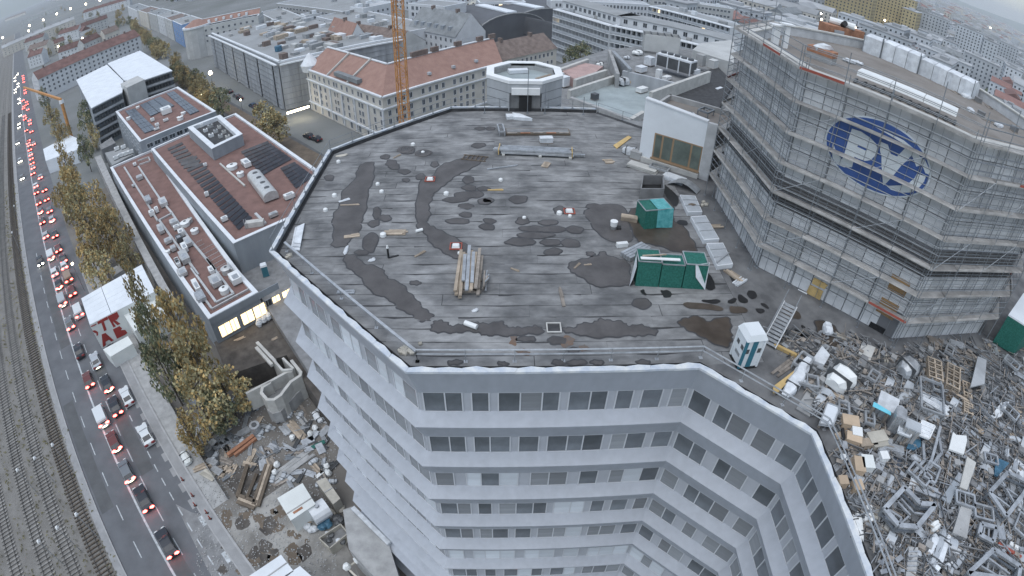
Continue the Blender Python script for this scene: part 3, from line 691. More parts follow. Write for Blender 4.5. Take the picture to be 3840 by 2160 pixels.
t = thing('roof_light','long white box roof light with dark underside on the brown tower roof','roof light',tuple(P[0]),world=True)
L = (P[1] - P[0]).length
for i in range(3):
 a,b = P[0] + d * (L * i / 3 + .02),P[0] + d * (L * (i + 1) / 3 - .02); h = z1 - z0
 MB().hexa([a + UP(h * .6),b + UP(h * .6),b + n * 1.5 + UP(h * .6),a + n * 1.5 + UP(h * .6)],[a + n * .1 + UP(h),b + n * .1 + UP(h),b + n * 1.4 + UP(h),a + n * 1.4 + UP(h)]).build('cover','plastic_white',t)
a,b = P[0] + n * .25,P[1] + n * .25
for i in range(12): p = a.lerp(b,i / 11); MB().box((p.x,p.y,z0 + .12),(0.18,0.7,0.24),math.atan2(d.y,d.x)).build('support','steel_dark',t)
def chimney(label,bl,br,tl,depth,f,mats,cap):
 P,z0,z1,d,n = pbox(f(*bl),f(*br),f(*tl),depth,PVR + .02); h = z1 - z0
 t = thing('chimney',label,'chimney',tuple(P[0]),world=True)
 MB().hexa(P,[p + UP(h * .52) for p in P]).build('base',mats[0],t)
 def ins(k): c = sum(P,Vector()) / 4; return [c + (p - c) * k for p in P]
 MB().hexa([p + UP(h * .52) for p in ins(1.02)],[p + UP(h) for p in ins(1.02)]).build('brickwork',mats[1],t)
 if cap: m = MB(); c = sum(P,Vector()) / 4; m.lump((c.x,c.y,z1 + .06),((P[1] - P[0]).length * .42,depth * .42,0.35),4); m.build('white_tarp','white_sheet',t)
 return t
chimney('low brick chimney with grey base and crumpled white tarp on top',(-60,680),(240,790),(-60,530),1.1,T4,('concrete','brick_orange'),True)
P,z0,z1,d,n = pbox(T4(190,480),T4(620,560),T4(180,290),1.5,PVR + .02)
t = thing('chimney','large brick chimney half covered by grey netting with white pipes above','chimney',tuple(P[0]),world=True)
MB().hexa(P,[p + UP(z1 - z0) for p in P]).build('brickwork','brick_orange',t)
m = MB(); a = P[0] + d * .7 - n * .15; b = P[0] + d * 1.9 - n * .15; m.hexa([a - UP(.0),b,b + n * .1,a + n * .1],[a + UP(1.1),b + UP(1.1),b + n * .1 + UP(1.1),a + n * .1 + UP(1.1)]); m.build('netting','netting_grey',t)
c = sum(P,Vector()) / 4; MB().tube((c.x - 1.2,c.y + .6,z1 + .3),(c.x + .9,c.y - .8,z1 + .3),0.33,10).build('pipe','plastic_white',t)
MB().tube((c.x - .2,c.y - .3,z1 + .2),(c.x - .3,c.y - .8,z1 + .45),0.28,10).build('pipe_mouth','black',t)
m = MB(); 
bp = at(T4(520,770),PVR)
for i in range(7): m.lump((bp.x + prr.uniform(-.7,.7),bp.y + prr.uniform(-.25,.25),PVR + .15),prr.uniform(.2,.32),i,0.6)
one(m,'sack_pile','white_sheet','pile of white sacks on the brown roof beside the brick chimney','sacks')
for i,(x0,y0,x1,y1,lab) in enumerate(((690,340,700,190,'white fascia post with roof slab, left on the brown tower roof'),(765,360,780,185,'white post with small cap, second on the brown tower roof'))):
 b = at(C3(x0,y0),PVR); z1 = zabove(C3(x0,y0),PVR,C3(x1,y1)); t = thing('post',lab,'post',(b.x,b.y,PVR))
 MB().box((0,0,(z1 - PVR) / 2),(0.5 - .15 * i,0.45,z1 - PVR)).build('shaft','white_paint',t)
 MB().box((0,0,z1 - PVR + .05),(1.0,.8,.1)).build('cap','white_paint',t)
LABJ = ('board','plank','crate','pipe')
def junk(*a,**k):
 o = junk_(*a,**k); LASTT[0] = o.name; return o
LASTT = ['']
def junk_(p,z,kind,size,ang,m,label,cat=None,group=None,g=prr):
 x,y = p[0],p[1]
 if kind == 'plank_bundle':
  t = thing(kind,label,cat or 'planks',(x,y,z),ang,group)
  for i in range(size[2]):
   MB().box((g.uniform(-.1,.1) * size[0],(i % 4 - 1.5) * size[1] * 1.08,.04 + .05 * (i // 4)),(size[0] * g.uniform(.75,1),size[1],.045),g.uniform(-.03,.03)).build('plank',m,t)
  return t
 if kind == 'pallet':
  t = thing(kind,label,cat or 'pallet',(x,y,z),ang,group); w,l,n = size[0],size[1],size[2]
  for k in range(n):
   zz = k * .14
   for i in range(5):
    MB().box((0,-l / 2 + .06 + i * (l - .12) / 4,zz + .125),(w,.1,.022)).build('slat',m,t)
   for i in range(3):
    MB().box((-w / 2 + .06 + i * (w - .12) / 2,0,zz + .065),(.1,l,.09)).build('bearer',m,t)
  return t
 if kind == 'steel_frame':
  t = thing('steel_trestle',label,cat or 'steel trestle',(x,y,z),ang,group); w,l = size[0],size[1]; hh = size[2]
  for sx in (-1,1):
   MB().box((sx * w / 2,0,hh),(.12,l,.16)).build('beam',m,t)
   MB().box((0,sx * l / 2,hh),(w,.12,.15)).build('beam',m,t)
   for sy in (-1,1):
    MB().box((sx * w / 2,sy * l / 2,hh / 2),(.09,.09,hh)).build('leg',m,t)
  for i in range(1,max(2,int(l / .9))):
   MB().box((0,-l / 2 + i * l / max(2,int(l / .9)),hh - .02),(w,.06,.07)).build('crossbar',m,t)
  return t
 if kind == 'crate':
  t = thing(kind,label,cat or 'crate',(x,y,z),ang,group); w,l,hh = size
  MB().box((0,0,hh / 2),(w * .96,l * .96,hh)).build('body',m,t)
  MB().box((0,0,hh + .02),(w,l,.04)).build('lid',m,t)
  MB().box((0,0,.04),(w,l,.08)).build('base','timber_old',t); return t
 if kind == 'pipe_bundle':
  t = thing(kind,label,cat or 'pipes',(x,y,z),ang,group)
  for i in range(size[2]):
   r = size[1]; mb = MB(); l = size[0] * g.uniform(.8,1)
   mb.tube((-l / 2,((i % 5) - 2) * r * 2.1,r + (i // 5) * r * 1.75),(l / 2,((i % 5) - 2) * r * 2.1 + g.uniform(-.05,.05),r + (i // 5) * r * 1.75),r,6); mb.build('pipe',m,t)
  return t
 if kind == 'wrapped_bundle':
  t = thing(kind,label,cat or 'bundle',(x,y,z),ang,group); w,l,hh = size
  MB().roll(w,l,hh,int(x * 9 + y * 7)).build('wrapping',m,t)
  if w > 1.3:
   for i in (-1,1): MB().box((i * w * .28,0,hh * .53),(.05,l * 1.08,hh * 1.08)).build('strap','steel_dark',t)
  return t
 if kind == 'sheet_stack':
  t = thing(kind,label,cat or 'sheets',(x,y,z),ang,group); w,l,n = size
  for i in range(n):
   MB().box((g.uniform(-.05,.05),g.uniform(-.05,.05),.03 + i * .06),(w,l,.05),g.uniform(-.05,.05)).build('sheet',m,t)
  return t
 if kind == 'bent_sheet':
  w,l = size[0],size[1]; mb = MB()
  for i in range(6):
   a0,a1 = i / 6,(i + 1) / 6; za,zb = .05 + size[2] * math.sin(a0 * math.pi),.05 + size[2] * math.sin(a1 * math.pi)
   mb.hexa([(-w / 2 + a0 * w,-l / 2,za),(-w / 2 + a1 * w,-l / 2,zb),(-w / 2 + a1 * w,l / 2,zb),(-w / 2 + a0 * w,l / 2,za)],[(-w / 2 + a0 * w,-l / 2,za + .03),(-w / 2 + a1 * w,-l / 2,zb + .03),(-w / 2 + a1 * w,l / 2,zb + .03),(-w / 2 + a0 * w,l / 2,za + .03)])
  return one(mb,kind,m,label,cat or 'sheet',group,(x,y,z),ang)
 if kind == 'zigzag':
  mb = MB(); P = size
  for i in range(len(P) - 1): mb.bar((P[i][0],P[i][1],.25),(P[i + 1][0],P[i + 1][1],.25),.16,.2)
  return one(mb,'handrail',m,label,cat or 'handrail',group,(x,y,z),ang)
 if kind == 'rubble':
  t = thing('rubble',label,cat or 'rubble',(x,y,z),ang,group)
  for i in range(size[1]):
   MB().lump((g.gauss(0,size[0] * .4),g.gauss(0,size[0] * .4),.08),g.uniform(.08,.22),i,.7,6,3).build('stone',m,t)
  return t
DL = ('under the last sheeted unit','behind the long roof light','beside the long roof light end','in the middle of the brown roof end','left of the far parapet','at the far right parapet corner','touching the near parapet','just inside the near parapet','near the parapet bend','right of the parapet bend','by the right parapet','at the right edge of the frame')
for i in range(12):
 p = at(T4(1780 + (i % 6) * 130 + prr.uniform(-40,40),1120 + (i // 6) * 170 + (i % 6) * 60),PVR)
 junk(p,PVR,('plank_bundle','wrapped_bundle','crate')[i % 3],((1.0,.12,5),(1.0,.5,.3),(.6,.5,.4))[i % 3],prr.uniform(0,3),('timber_old','white_sheet','concrete_dark')[i % 3],('old grey planks','white wrapped roll','dark grey crate')[i % 3] + ' on the brown tower roof, ' + DL[i],group='debris on the brown roof')
# ================================================================ white penthouse wall beside the scaffolding
dr = random.Random(31)
WL,WR_ = Vector((12.38,44.51,0)),Vector((16.96,41.23,0))
pd = (WR_ - WL).normalized(); pn = Vector((-pd.y,pd.x,0))
ph = thing('penthouse','white rendered penthouse with a wide brown framed window, left of the scaffolding','penthouse',tuple(WL),world=True)
zt0,zt1 = 45.3,44.75
def wq(u0,z0,u1,z1,y0,y1,name,m,par):
 A = WL + pd * u0; B = WL + pd * u1
 mb = MB(); mb.hexa([A - pn * y1 + UP(z0),B - pn * y1 + UP(z0),B - pn * y0 + UP(z0),A - pn * y0 + UP(z0)],[A - pn * y1 + UP(z1),B - pn * y1 + UP(z1),B - pn * y0 + UP(z1),A - pn * y0 + UP(z1)]); return mb.build(name,m,par)
PL = (WR_ - WL).length
mb = MB(); A,B = WL,WR_; D_ = 0.35
mb.hexa([A + UP(ZD),B + UP(ZD),B + pn * D_ + UP(ZD),A + pn * D_ + UP(ZD)],[A + UP(zt0),B + UP(zt1),B + pn * D_ + UP(zt1),A + pn * D_ + UP(zt0)]); mb.build('front_wall','white_roof',ph)
MB().hexa([A - pn * .08 + UP(zt0),B - pn * .08 + UP(zt1),B + pn * .45 + UP(zt1),A + pn * .45 + UP(zt0)],[A - pn * .08 + UP(zt0 + .12),B - pn * .08 + UP(zt1 + .12),B + pn * .45 + UP(zt1 + .12),A + pn * .45 + UP(zt0 + .12)]).build('wall_cap','parapet_white',ph)
wp = [on_wall(X5(*q),WL,WR_) for q in ((420,530),(910,720),(870,965),(375,770))]
u0,u1 = wp[0][0],min(wp[1][0],PL - .05); zb,ztp = wp[3][1],wp[0][1]
win = wq(u0,zb,u1,ztp,0,.03,'window','window_frame_brown',ph)
for i,(f0,f1) in enumerate(((.03,.16),(.20,.38),(.42,.76),(.80,.98))):
 q = wq(u0 + (u1 - u0) * f0,zb + .12,u0 + (u1 - u0) * f1,ztp - .1,.03,.045,'pane','window_green',win)
wq(u0 - .1,zb - .12,u1 + .05,zb,0,.14,'sill','window_frame_brown',ph)
wq(0.0,ZD,PL,ZD + .45,0.0,.25,'plinth','concrete_pale',ph)
wq(PL,ZD,PL + .85,zt1,-.35,0.02,'side_pier','panel_grey',ph)
for sgn,l in ((0,7.5),):
 A0 = WL + pn * D_; B0 = WR_ + pd * .85 + pn * D_
 zr = zt1 - 1.0
 MB().hexa([A0 + UP(ZD),B0 + UP(ZD),B0 + pn * 6 + UP(ZD),A0 + pn * 6 + UP(ZD)],[A0 + UP(zr),B0 + UP(zr),B0 + pn * 6 + UP(zr),A0 + pn * 6 + UP(zr)]).build('roof','roof_brown',ph)
 for o0,o1,y0,y1 in ((0,PL + .8,.9,1.15),(0,.25,1.15,6),(0,PL + .8,5.75,6)):
  a_ = A0 + pd * o0; 
  MB().hexa([a_ + pn * y0 + UP(zr),a_ + pd * (o1 - o0) + pn * y0 + UP(zr),a_ + pd * (o1 - o0) + pn * y1 + UP(zr),a_ + pn * y1 + UP(zr)],[a_ + pn * y0 + UP(zr + .5),a_ + pd * (o1 - o0) + pn * y0 + UP(zr + .5),a_ + pd * (o1 - o0) + pn * y1 + UP(zr + .5),a_ + pn * y1 + UP(zr + .5)]).build('parapet','concrete',ph)
 for i,(u,v,kd,sz,m_,lab) in enumerate(((1.2,2.2,'plank_bundle',(1.6,.14,6),'timber','pale plank bundle on the penthouse roof behind the white wall'),(3.0,2.6,'wrapped_bundle',(1.4,.7,.35),'white_sheet','white sheeting heap on the penthouse roof, nearest the scaffolding'),(4.2,4.2,'steel_frame',(1.3,1.0,.5),'steel_tube','small steel frame on the penthouse roof by the scaffolding'))):
  p = A0 + pd * u + pn * v; junk(p,zr,kd,sz,dr.uniform(0,2),m_,lab)
# ================================================================ loose things on the dark roof
def deckp(f,x,y): return at(f(x,y),ZD + .02)
def ang_px(f,a,b,z=ZD):
 d = at(f(*b),z) - at(f(*a),z); return math.atan2(d.y,d.x),d.length
a = deckp(C5,955,800); b = deckp(C5,985,465); c = (a + b) / 2; an,L = ang_px(C5,(955,800),(985,465))
t = thing('beam_stack','stack of weathered planks and grey metal channels in the middle of the roof','beam stack',tuple(c),an)
for i in range(4):
 MB().box((-L / 2 + .5 + i * (L - 1.2) / 3,0,.06),(.12,1.5,.12)).build('bearer','timber_old',t)
for i in range(15):
 lay,col = divmod(i,6); l = L * dr.uniform(.62,.98)
 MB().box((dr.uniform(-.3,.3),-.62 + col * .25 + lay * .07,.18 + lay * .13),(l,.19,.11),dr.uniform(-.03,.03)).build('beam','timber' if i % 3 else 'timber_old',t)
for yy,l,z in ((.1,L * 1.02,.52),(-.18,L * .7,.5),(.34,L * .6,.47)):
 MB().box((0.1,yy,z),(l,.2,.10),.02).build('channel','steel_galv',t)
for i in range(12):
 MB().tube((-L / 2 + .3 + dr.uniform(0,.9),-.95 + dr.uniform(-.18,.12),.1 + i * .04),(-L / 2 + 1.3 + dr.uniform(0,1.0),-1.0 + dr.uniform(-.2,.1),.1 + i * .035),.055,6).build('fitting','timber_old' if i % 2 else 'steel_galv',t)
an,L = ang_px(C2,(1200,1160),(1810,1190)); c = (deckp(C2,1200,1160) + deckp(C2,1740,1170)) / 2
t = thing('steel_beam_bundle','long bundle of pale green-grey steel beams lying near the far roof edge','beam bundle',tuple(c),an)
for i in range(9):
 lay,col = divmod(i,5); MB().box((dr.uniform(-.35,.25) + (.6 if i == 1 else 0),-.5 + col * .27 + lay * .12,.25 + lay * .2),(L * dr.uniform(.86,1.0),.2,.16)).build('beam','steel_galv',t)
for xx in (-L * .4,L * .05,L * .42): MB().box((xx,0,.09),(.25,1.5,.16)).build('bearer','concrete_pale',t)
for xx in (-L * .46,L * .44):
 MB().box((xx,0,.35),(.07,1.35,.5)).build('strap','plywood',t)
an,L = ang_px(C2,(1100,1283),(1330,1252)); c = (deckp(C2,1100,1283) + deckp(C2,1330,1252)) / 2
one(MB().box((0,0,.05),(L,.14,.1)),'steel_bar','steel_galv','single long metal bar lying in front of the steel beam bundle','bar',loc=tuple(c),rz=an)
an,L = ang_px(C2,(1540,1270),(1580,1210)); c = deckp(C2,1545,1245); junk(c,ZD + .02,'plank_bundle',(1.3,.14,4),an,'timber','short loose boards just in front of the steel beam bundle')
c = deckp(C2,1545,1075); junk(c,ZD + .02,'crate',(1.2,.7,.5),.1,'white_sheet','white boxed unit standing behind the steel beam bundle')
c = deckp(C2,1205,1000); junk(c,ZD + .02,'steel_frame',(.5,1.9,.45),.1,'steel_galv','narrow pale trestle frame left of the far bundle')
an,L = ang_px(C2,(1240,1000),(1720,1000)); c = (deckp(C2,1240,1005) + deckp(C2,1720,1005)) / 2
t = thing('roof_opening','long low timber framed roof opening with brown edges near the far end','roof opening',tuple(c),an)
MB().box((0,0,.12),(L,1.3,.2)).build('kerb','mud',t); MB().box((0,.1,.225),(L * .97,.9,.02)).build('cover','bitumen_sheet',t)
for i in range(5): MB().box((-L * .4 + i * L * .2,-.6,.26),(L * .15,.14,.08),dr.uniform(-.05,.05)).build('board','brick_orange' if i % 2 else 'timber_old',t)
for pts,lab in ((((1240,880),(1290,880),(1300,900),(1250,905)),'grey white board pile by the far parapet, left piece'),(((1290,870),(1350,880),(1440,915),(1300,905)),'grey white board pile by the far parapet, right piece')):
 P = quadpx(C2,pts,ZD + .02); mb = MB(); mb.prism([(p.x,p.y) for p in P],ZD + .02,ZD + .35); one(mb,'board_pile','white_sheet',lab,'boards','boards by the far parapet')
P = quadpx(X5,((0,660),(150,565),(185,580),(35,695)),ZD + .04); mb = MB(); mb.prism([(p.x,p.y) for p in P],ZD + .04,ZD + .1); one(mb,'plywood_board','plywood','yellow plywood board lying on the roof near the white penthouse','board')
for i,(f,x,y,cov,lab) in enumerate(((C5,865,415,1,'red framed white roof outlet at the tail of the beam stack'),(C5,1720,150,1,'red framed white roof outlet beside two round caps in the middle of the roof'),(X1,1752,1005,1,'red framed white roof outlet nearest the far left bundle'),(C5,1603,1030,0,'pale square roof outlet with no cover between the two front puddles'))):
 p = deckp(f,x,y); t = thing('roof_outlet',lab,'roof outlet',tuple(p),0,'square outlets in the roof')
 for sx,sy,wx,wy in ((0,.36,.8,.07),(0,-.36,.8,.07),(.37,0,.07,.66),(-.37,0,.07,.66)):
  MB().box((sx,sy,.07),(wx,wy,.06)).build('frame','red_paint' if cov else 'concrete_pale',t)
 mb = MB()
 if cov: mb.hexa([(-.26,-.22,.05),(.26,-.22,.05),(.26,.22,.05),(-.26,.22,.05)],[(-.2,-.15,.2),(.2,-.15,.2),(.2,.15,.2),(-.2,.15,.2)])
 else: mb.box((0,0,.05),(.6,.6,.02))
 mb.build('cover','plastic_white' if cov else 'bitumen',t)
CAPS = ((X1,1225,1053),(X1,1265,1130),(X1,790,1168),(X1,2462,1012),(X1,1580,655),(X1,1680,735),(C5,1380,198),(C5,1725,185),(C5,1645,165),(X1,1915,1150),(X2,1280,120),(X1,830,830),(X1,700,1315),(X2,2050,300))
capd = ('upper left','just below the upper left one','near the left roof edge','right of the centre puddle','behind the round drain','on the round grey drain','alone on a dark oval puddle','beside the far red outlet, right one','beside the far red outlet, left one','small, below the curved puddle','by the pale planks','in the far left corner','in the long left puddle','beside the near red outlet')
mesh_cap = MB().tube((0,0,0),(0,0,.16),.19,12,.17); mesh_cap.tube((0,0,.16),(0,0,.22),.17,12,.08); mesh_cap = mesh_cap.mesh('vent_cap','plastic_white')
for (f,x,y),dsc in zip(CAPS,capd):
 o = link('roof_vent',mesh_cap,None,loc=tuple(deckp(f,x,y)),label='white round vent on the dark roof, ' + dsc,cat='roof vent',group='round vents on the dark roof'); k = dr.uniform(.7,1.25); o.scale = (k,k,k)
for i,(f,x,y,l,w,a_,m_,lab) in enumerate(((C5,405,308,1.6,.6,0,'timber','short pale plank bundle on the left of the roof'),(C5,588,300,.5,.22,.5,'plastic_white','white tube at the bend of the long puddle'),(C5,595,470,.9,.14,.8,'timber','single stick between the left puddles'),
      (C5,978,1018,.75,.3,-.5,'plastic_white','white cylinder lying in the front left puddle'),(C5,1008,900,.4,.3,.3,'white_sheet','small white rag in front of the beam stack'),(X2,965,125,1.1,.35,.2,'timber','splintered board on the edge of the left puddle'),(X2,905,270,.3,1.0,.1,'white_sheet','pale rag strip in the left puddle'),(X2,1160,370,.6,.3,.5,'white_sheet','pale rag beside the diagonal puddle'),
      (C5,1780,560,.7,.12,.9,'timber','short stick in the right puddle'),(C5,1860,552,.5,.1,.1,'timber','very short stick in the right puddle'),(C5,1310,590,.6,.1,-.6,'timber','thin batten in the middle of the bare roof'),(C5,65,100,1.5,.09,.0,'timber','thin long batten at the left edge of the roof'),(X1,890,1215,.9,.22,.5,'white_sheet','pale board in the long left puddle'),(X1,860,765,1.2,.4,.3,'stone_pale','pale rubbish in the far left corner of the roof'),(X2,905,690,1.1,.3,.0,'steel_galv','grey metal strip near the left railing'),(C5,1665,800,.2,1.6,.05,'timber_old','thin upright crack board near the front'),(X1,2410,1110,1.2,.14,0,'plywood','yellow batten to the right of the curved puddle'),(X1,1420,770,.9,.12,.9,'timber','leaning batten by the round drains'))):
 p = deckp(f,x,y)
 if w >= .3 and l > 1.4: junk(p,ZD + .02,'plank_bundle',(l,.16,7),a_,m_,lab); continue
 if 'tube' in lab or 'cylinder' in lab: one(MB().tube((-l / 2,0,w / 2),(l / 2,0,w / 2),w / 2,10),'tube',m_,lab,'tube',loc=tuple(p),rz=a_)
 elif 'rag' in lab or 'rubbish' in lab:
  mb = MB(); mb.lump((0,0,.04),(l / 2,w / 2,.09),i,1,7,4); mb.lump((l * .3,w * .3,.04),(l / 4,w / 3,.07),i + 5,1,6,4); one(mb,'rag' if 'rag' in lab else 'rubbish',m_,lab,'rag' if 'rag' in lab else 'rubbish',loc=tuple(p),rz=a_)
 else:
  mb = MB(); mb.box((0,0,.035),(l,w,.05)); mb.box((l * .2,w * .3,.07),(l * .5,w * .6,.03),.08); one(mb,'board',m_,lab,'board','loose boards on the dark roof',loc=tuple(p),rz=a_)
for x,y,lab in ((1500,700,'dark round drain with grating, left of the pair'),(1680,737,'dark round drain with a white lid, right of the pair')):
 p = deckp(X1,x,y); t = thing('drain_grating',lab,'drain',tuple(p)); MB().tube((0,0,.02),(0,0,.07),.75,16,.7).build('rim','wet_bitumen',t)
 for k in range(5): MB().box((-.35 + k * .17,0,.09),(.05,.8,.03)).build('bar','steel_dark',t)
p = deckp(X1,2200,790); t = thing('rusty_grating','rusty steel grating lying flat above the curved puddle','grating',tuple(p),-.25)
for k in range(2): MB().box((0,-.45 + k * .9,.05),(2.2,.07,.06)).build('rail','mud',t)
for k in range(6): MB().box((-.95 + k * .38,0,.08),(.06,1.0,.05)).build('bar','mud',t)
p = deckp(X2,1335,340); t = thing('vent_pole','thin black vent pole with a white tip on the left of the roof','vent pipe',tuple(p))
MB().tube((0,0,0),(0,0,.75),.07,8).build('pipe','black',t); MB().tube((0,0,.75),(0,0,.95),.09,8,.04).build('tip','plastic_white',t); MB().box((.3,.1,.03),(.7,.12,.05),.4).build('foot','black',t)
p = deckp(DK,155,770); t = thing('bucket','white topped bucket left of the upper green crate','bucket',tuple(p)); MB().tube((0,0,0),(0,0,.25),.2,12,.22).build('base','concrete_dark',t); MB().tube((0,0,.25),(0,0,.62),.24,12,.27).build('tub','plastic_white',t)
one(MB().tube((-.15,0,.07),(.15,0,.07),.17,12),'rubber_ring','black','small black ring beside the white topped bucket','ring',loc=tuple(deckp(DK,205,770)))
def green(label,bl,br,tl,depth,film,nsec):
 P,z0,z1,d,n = pbox(DK(*bl),DK(*br),DK(*tl),depth,ZD + .02); h = z1 - z0
 t = thing('netted_crate',label,'netted crate',tuple(P[0]),world=True,group='green netted crates'); L = (P[1] - P[0]).length
 for i in range(nsec):
  a,b = P[0] + d * (L * i / nsec + .03),P[0] + d * (L * (i + 1) / nsec - .03); hh = h * (1 - .07 * (i % 2)); dp = n * (depth - .25 * (i % 2))
  sw = -n * .15
  MB().hexa([a + sw,b + sw,b + dp,a + dp],[p + UP(hh) for p in (a,b,b + dp,a + dp)]).build('net_cover','green_net',t)
  fr = MB(); T_ = [p + UP(hh + .03) for p in (a,b,b + dp,a + dp)]
  for q in range(4): fr.bar(T_[q],T_[(q + 1) % 4],.06,.06)
  fr.build('frame','steel_galv',t)
 return t,P,d,n,h
t,P,d,n,h = green('tall green netted crate with glossy turquoise film, beside the brown puddle',(440,770),(700,745),(465,600),1.5,True,1)
c1,c2 = P[0].lerp(P[1],.45),P[1]
for m_,oz in (('teal_film',.05),):
 MB().add([c1 - n * .2 + UP(.1),c2 - n * .25 + d * .1 + UP(.0),c2 + d * .05 - n * .05 + UP(h + oz),c1 + UP(h + oz + .02),c1 + n * 1.45 + UP(h + oz),c2 + n * 1.45 + UP(h + oz),c2 + d * .45 + n * .5 + UP(.05),c2 + d * .15 + n * 1.2 + UP(.1)],[(0,1,2,3),(3,2,5,4),(1,6,2),(6,7,5,2)]).build('film',m_,t)
P2 = quadpx(DK,((430,270),(640,290),(630,450),(400,455)),ZD + .02)
t = thing('hatch_box','grey open hatch box with black inside, behind the tall green crate','hatch',tuple(P2[0]),world=True)
hp = [at(DK(*q),ZD + .02) for q in ((410,480),(630,480),(625,345),(430,345))]
for i in range(4):
 a,b = hp[i],hp[(i + 1) % 4]; MB().bar(a + UP(.45),b + UP(.45),.10,.9).build('wall','concrete_dark',t)
MB().poly([p + UP(.06) for p in hp]).build('opening','black',t)
t,P,d,n,h = green('long green netted crate row with planks and white film on top',(360,1310),(1030,1345),(400,1090),1.35,False,3)
mb = MB(); mb.bar(P[0] + d * .15 + n * .25 + UP(h + .1),P[0] + d * 2.6 + n * .3 + UP(h + .1),.22,.06); one(mb,'white_board','plastic_white','long white board lying on the green crate row','board')
mb = MB(); mb.bar(P[0] + d * .3 + n * .5 + UP(h + .1),P[0] + d * 1.8 + n * .75 + UP(h + .12),.1,.06); one(mb,'grey_board','timber','narrow grey board crossing the top of the green crate row','board')
mb = MB(); e = P[1]; mb.add([e + d * .05 - n * .2 + UP(0),e + d * .25 + n * .5 + UP(.02),e + d * .1 + n * .3 + UP(h * 1.03),e - d * .9 - n * .05 + UP(h * 1.03),e - d * .75 - n * .22 + UP(h * .55)],[(0,1,2),(0,2,4),(4,2,3)]); mb.build('white_film','white_sheet',t)
mb = MB(); e = P[0]; mb.add([e - d * .35 - n * .25,e - d * .1 + n * .9,e + n * .9 + UP(h),e - d * .05 + UP(h * .8),e - d * .2 - n * .2 + UP(h * .3)],[(0,1,2),(0,2,3),(0,3,4)]); mb.build('white_film','white_sheet',t)
for i,(bl,br,tl,dp,m_,lab) in enumerate((((225,690),(385,715),(215,660),.55,'timber','short stack of pale boards poking out left of the tall green crate'),((190,960),(295,950),(190,930),.3,'plastic_white','white pipe end left of the green crate row'),((305,1090),(505,985),(310,960),.9,'steel_galv','grey radiator panels leaning by the green crate row'))):
 P,z0,z1,d,n = pbox(DK(*bl),DK(*br),DK(*tl),dp,ZD + .02); t = thing('board_stack',lab,'boards',tuple(P[0]),world=True)
 for k in range(4):
  a = P[0] + n * (dp * k / 4); b = P[1] + n * (dp * k / 4); MB().bar(a + UP(.18),b + UP(.18),dp / 4 * .85,.3).build('board',m_,t)
for i,(pts,m_,lab) in enumerate((((((800,440),(950,450),(1020,605),(880,610))),'glass_panel','dirty roof light panel with a dark spill, farthest of the row'),((((905,650),(1050,640),(1185,870),(1035,880))),'glass_panel','clean roof light panel, middle of the row'),((((1060,910),(1220,905),(1318,1112),(1165,1132))),'glass_panel','roof light panel with a strut across it, nearest of the row'))):
 P = quadpx(DK,pts,ZD + .35); t = thing('roof_light_panel',lab,'roof light',tuple(P[0]),world=True,group='roof light panels beside the scaffolding')
 c = sum(P,Vector()) / 4
 MB().hexa([p - UP(.33) for p in P],[p for p in P]).build('kerb','parapet_white',t)
 MB().hexa([c + (p - c) * .93 + UP(.002) for p in P],[c + (p - c) * .88 + UP(.05) for p in P]).build('glazing',m_,t)
 for k in (.33,.66):
  MB().bar(P[0].lerp(P[3],k) + UP(.06),P[1].lerp(P[2],k) + UP(.06),.05,.04).build('bar','steel_galv',t)
 if i == 2: MB().bar(P[3].lerp(P[0],.1) + UP(.12),P[2].lerp(P[1],.45) + UP(.12),.1,.05).build('strut','steel_galv',t)
 if i == 0: MB().lump((c.x,c.y - .3,ZD + .42),(.35,.18,.05),3,1,8,4).build('spill','mud',t)
for i,(kd,x,y,sz,a_,m_,lab) in enumerate((('wrapped_bundle',320,45,(1.5,.8,.6),-.4,'white_sheet','crumpled white sheets at the left foot of the penthouse wall'),('crate',375,90,(1.0,.7,.7),-.6,'concrete','grey box at the left corner of the penthouse wall'),('sheet_stack',440,190,(2.6,.9,5),-.6,'concrete_pale','stack of pale slabs under the penthouse window'),('steel_frame',600,215,(1.6,.8,.4),-.6,'steel_galv','low grey frame under the penthouse window'),('sheet_stack',740,300,(1.9,.9,6),-.65,'white_sheet','white sheets stacked under the penthouse window, right side'),('bent_sheet',840,370,(2.6,1.0,.5),-.65,'steel_galv','bent metal sheet at the right foot of the penthouse wall'),('plank_bundle',110,120,(.9,.2,4),.2,'timber','few pale scraps left of the penthouse'),('plank_bundle',1145,750,(1.2,.12,5),.1,'timber','small plank bundle between roof lights and scaffold foot'),('plank_bundle',1330,1230,(1.6,.14,6),-1.0,'timber','pale planks at the end of the roof light row'),('pipe_bundle',1380,1290,(1.3,.05,6),.6,'white_sheet','white pipes at the scaffold corner'),('rubble',1040,540,(.5,9),0,'stone_pale','small rubble heap between roof light and scaffolding'))):
 junk(deckp(DK,x,y),ZD + .02,kd,sz,a_,m_,lab)
for i,(x,y,lab) in enumerate(((480,1200,'pale broken stones heaped in the near left roof corner'),(1,1,''))):
 if lab: junk(deckp(C5,x,y),ZD + .02,'rubble',(.55,16),0,'stone_pale',lab)
junk(deckp(X2,320,330),ZD + .02,'rubble',(.25,5),0,'stone_pale','few pale stones at the left roof corner by the rail end')
P = quadpx(X2,((395,40),(490,0),(440,270),(350,260)),ZD + .02); t = thing('metal_sheet_pile','long pale metal sheets piled along the left parapet','sheets',tuple(P[0]),world=True)
for k in range(3):
 c = sum(P,Vector()) / 4; mb = MB(); Q = [c + (p - c) * (1 - .12 * k) + Vector((.05 * k,.1 * k,.08 * k)) for p in P]; mb.hexa(Q,[q + UP(.06) for q in Q]); mb.build('sheet','white_sheet',t)
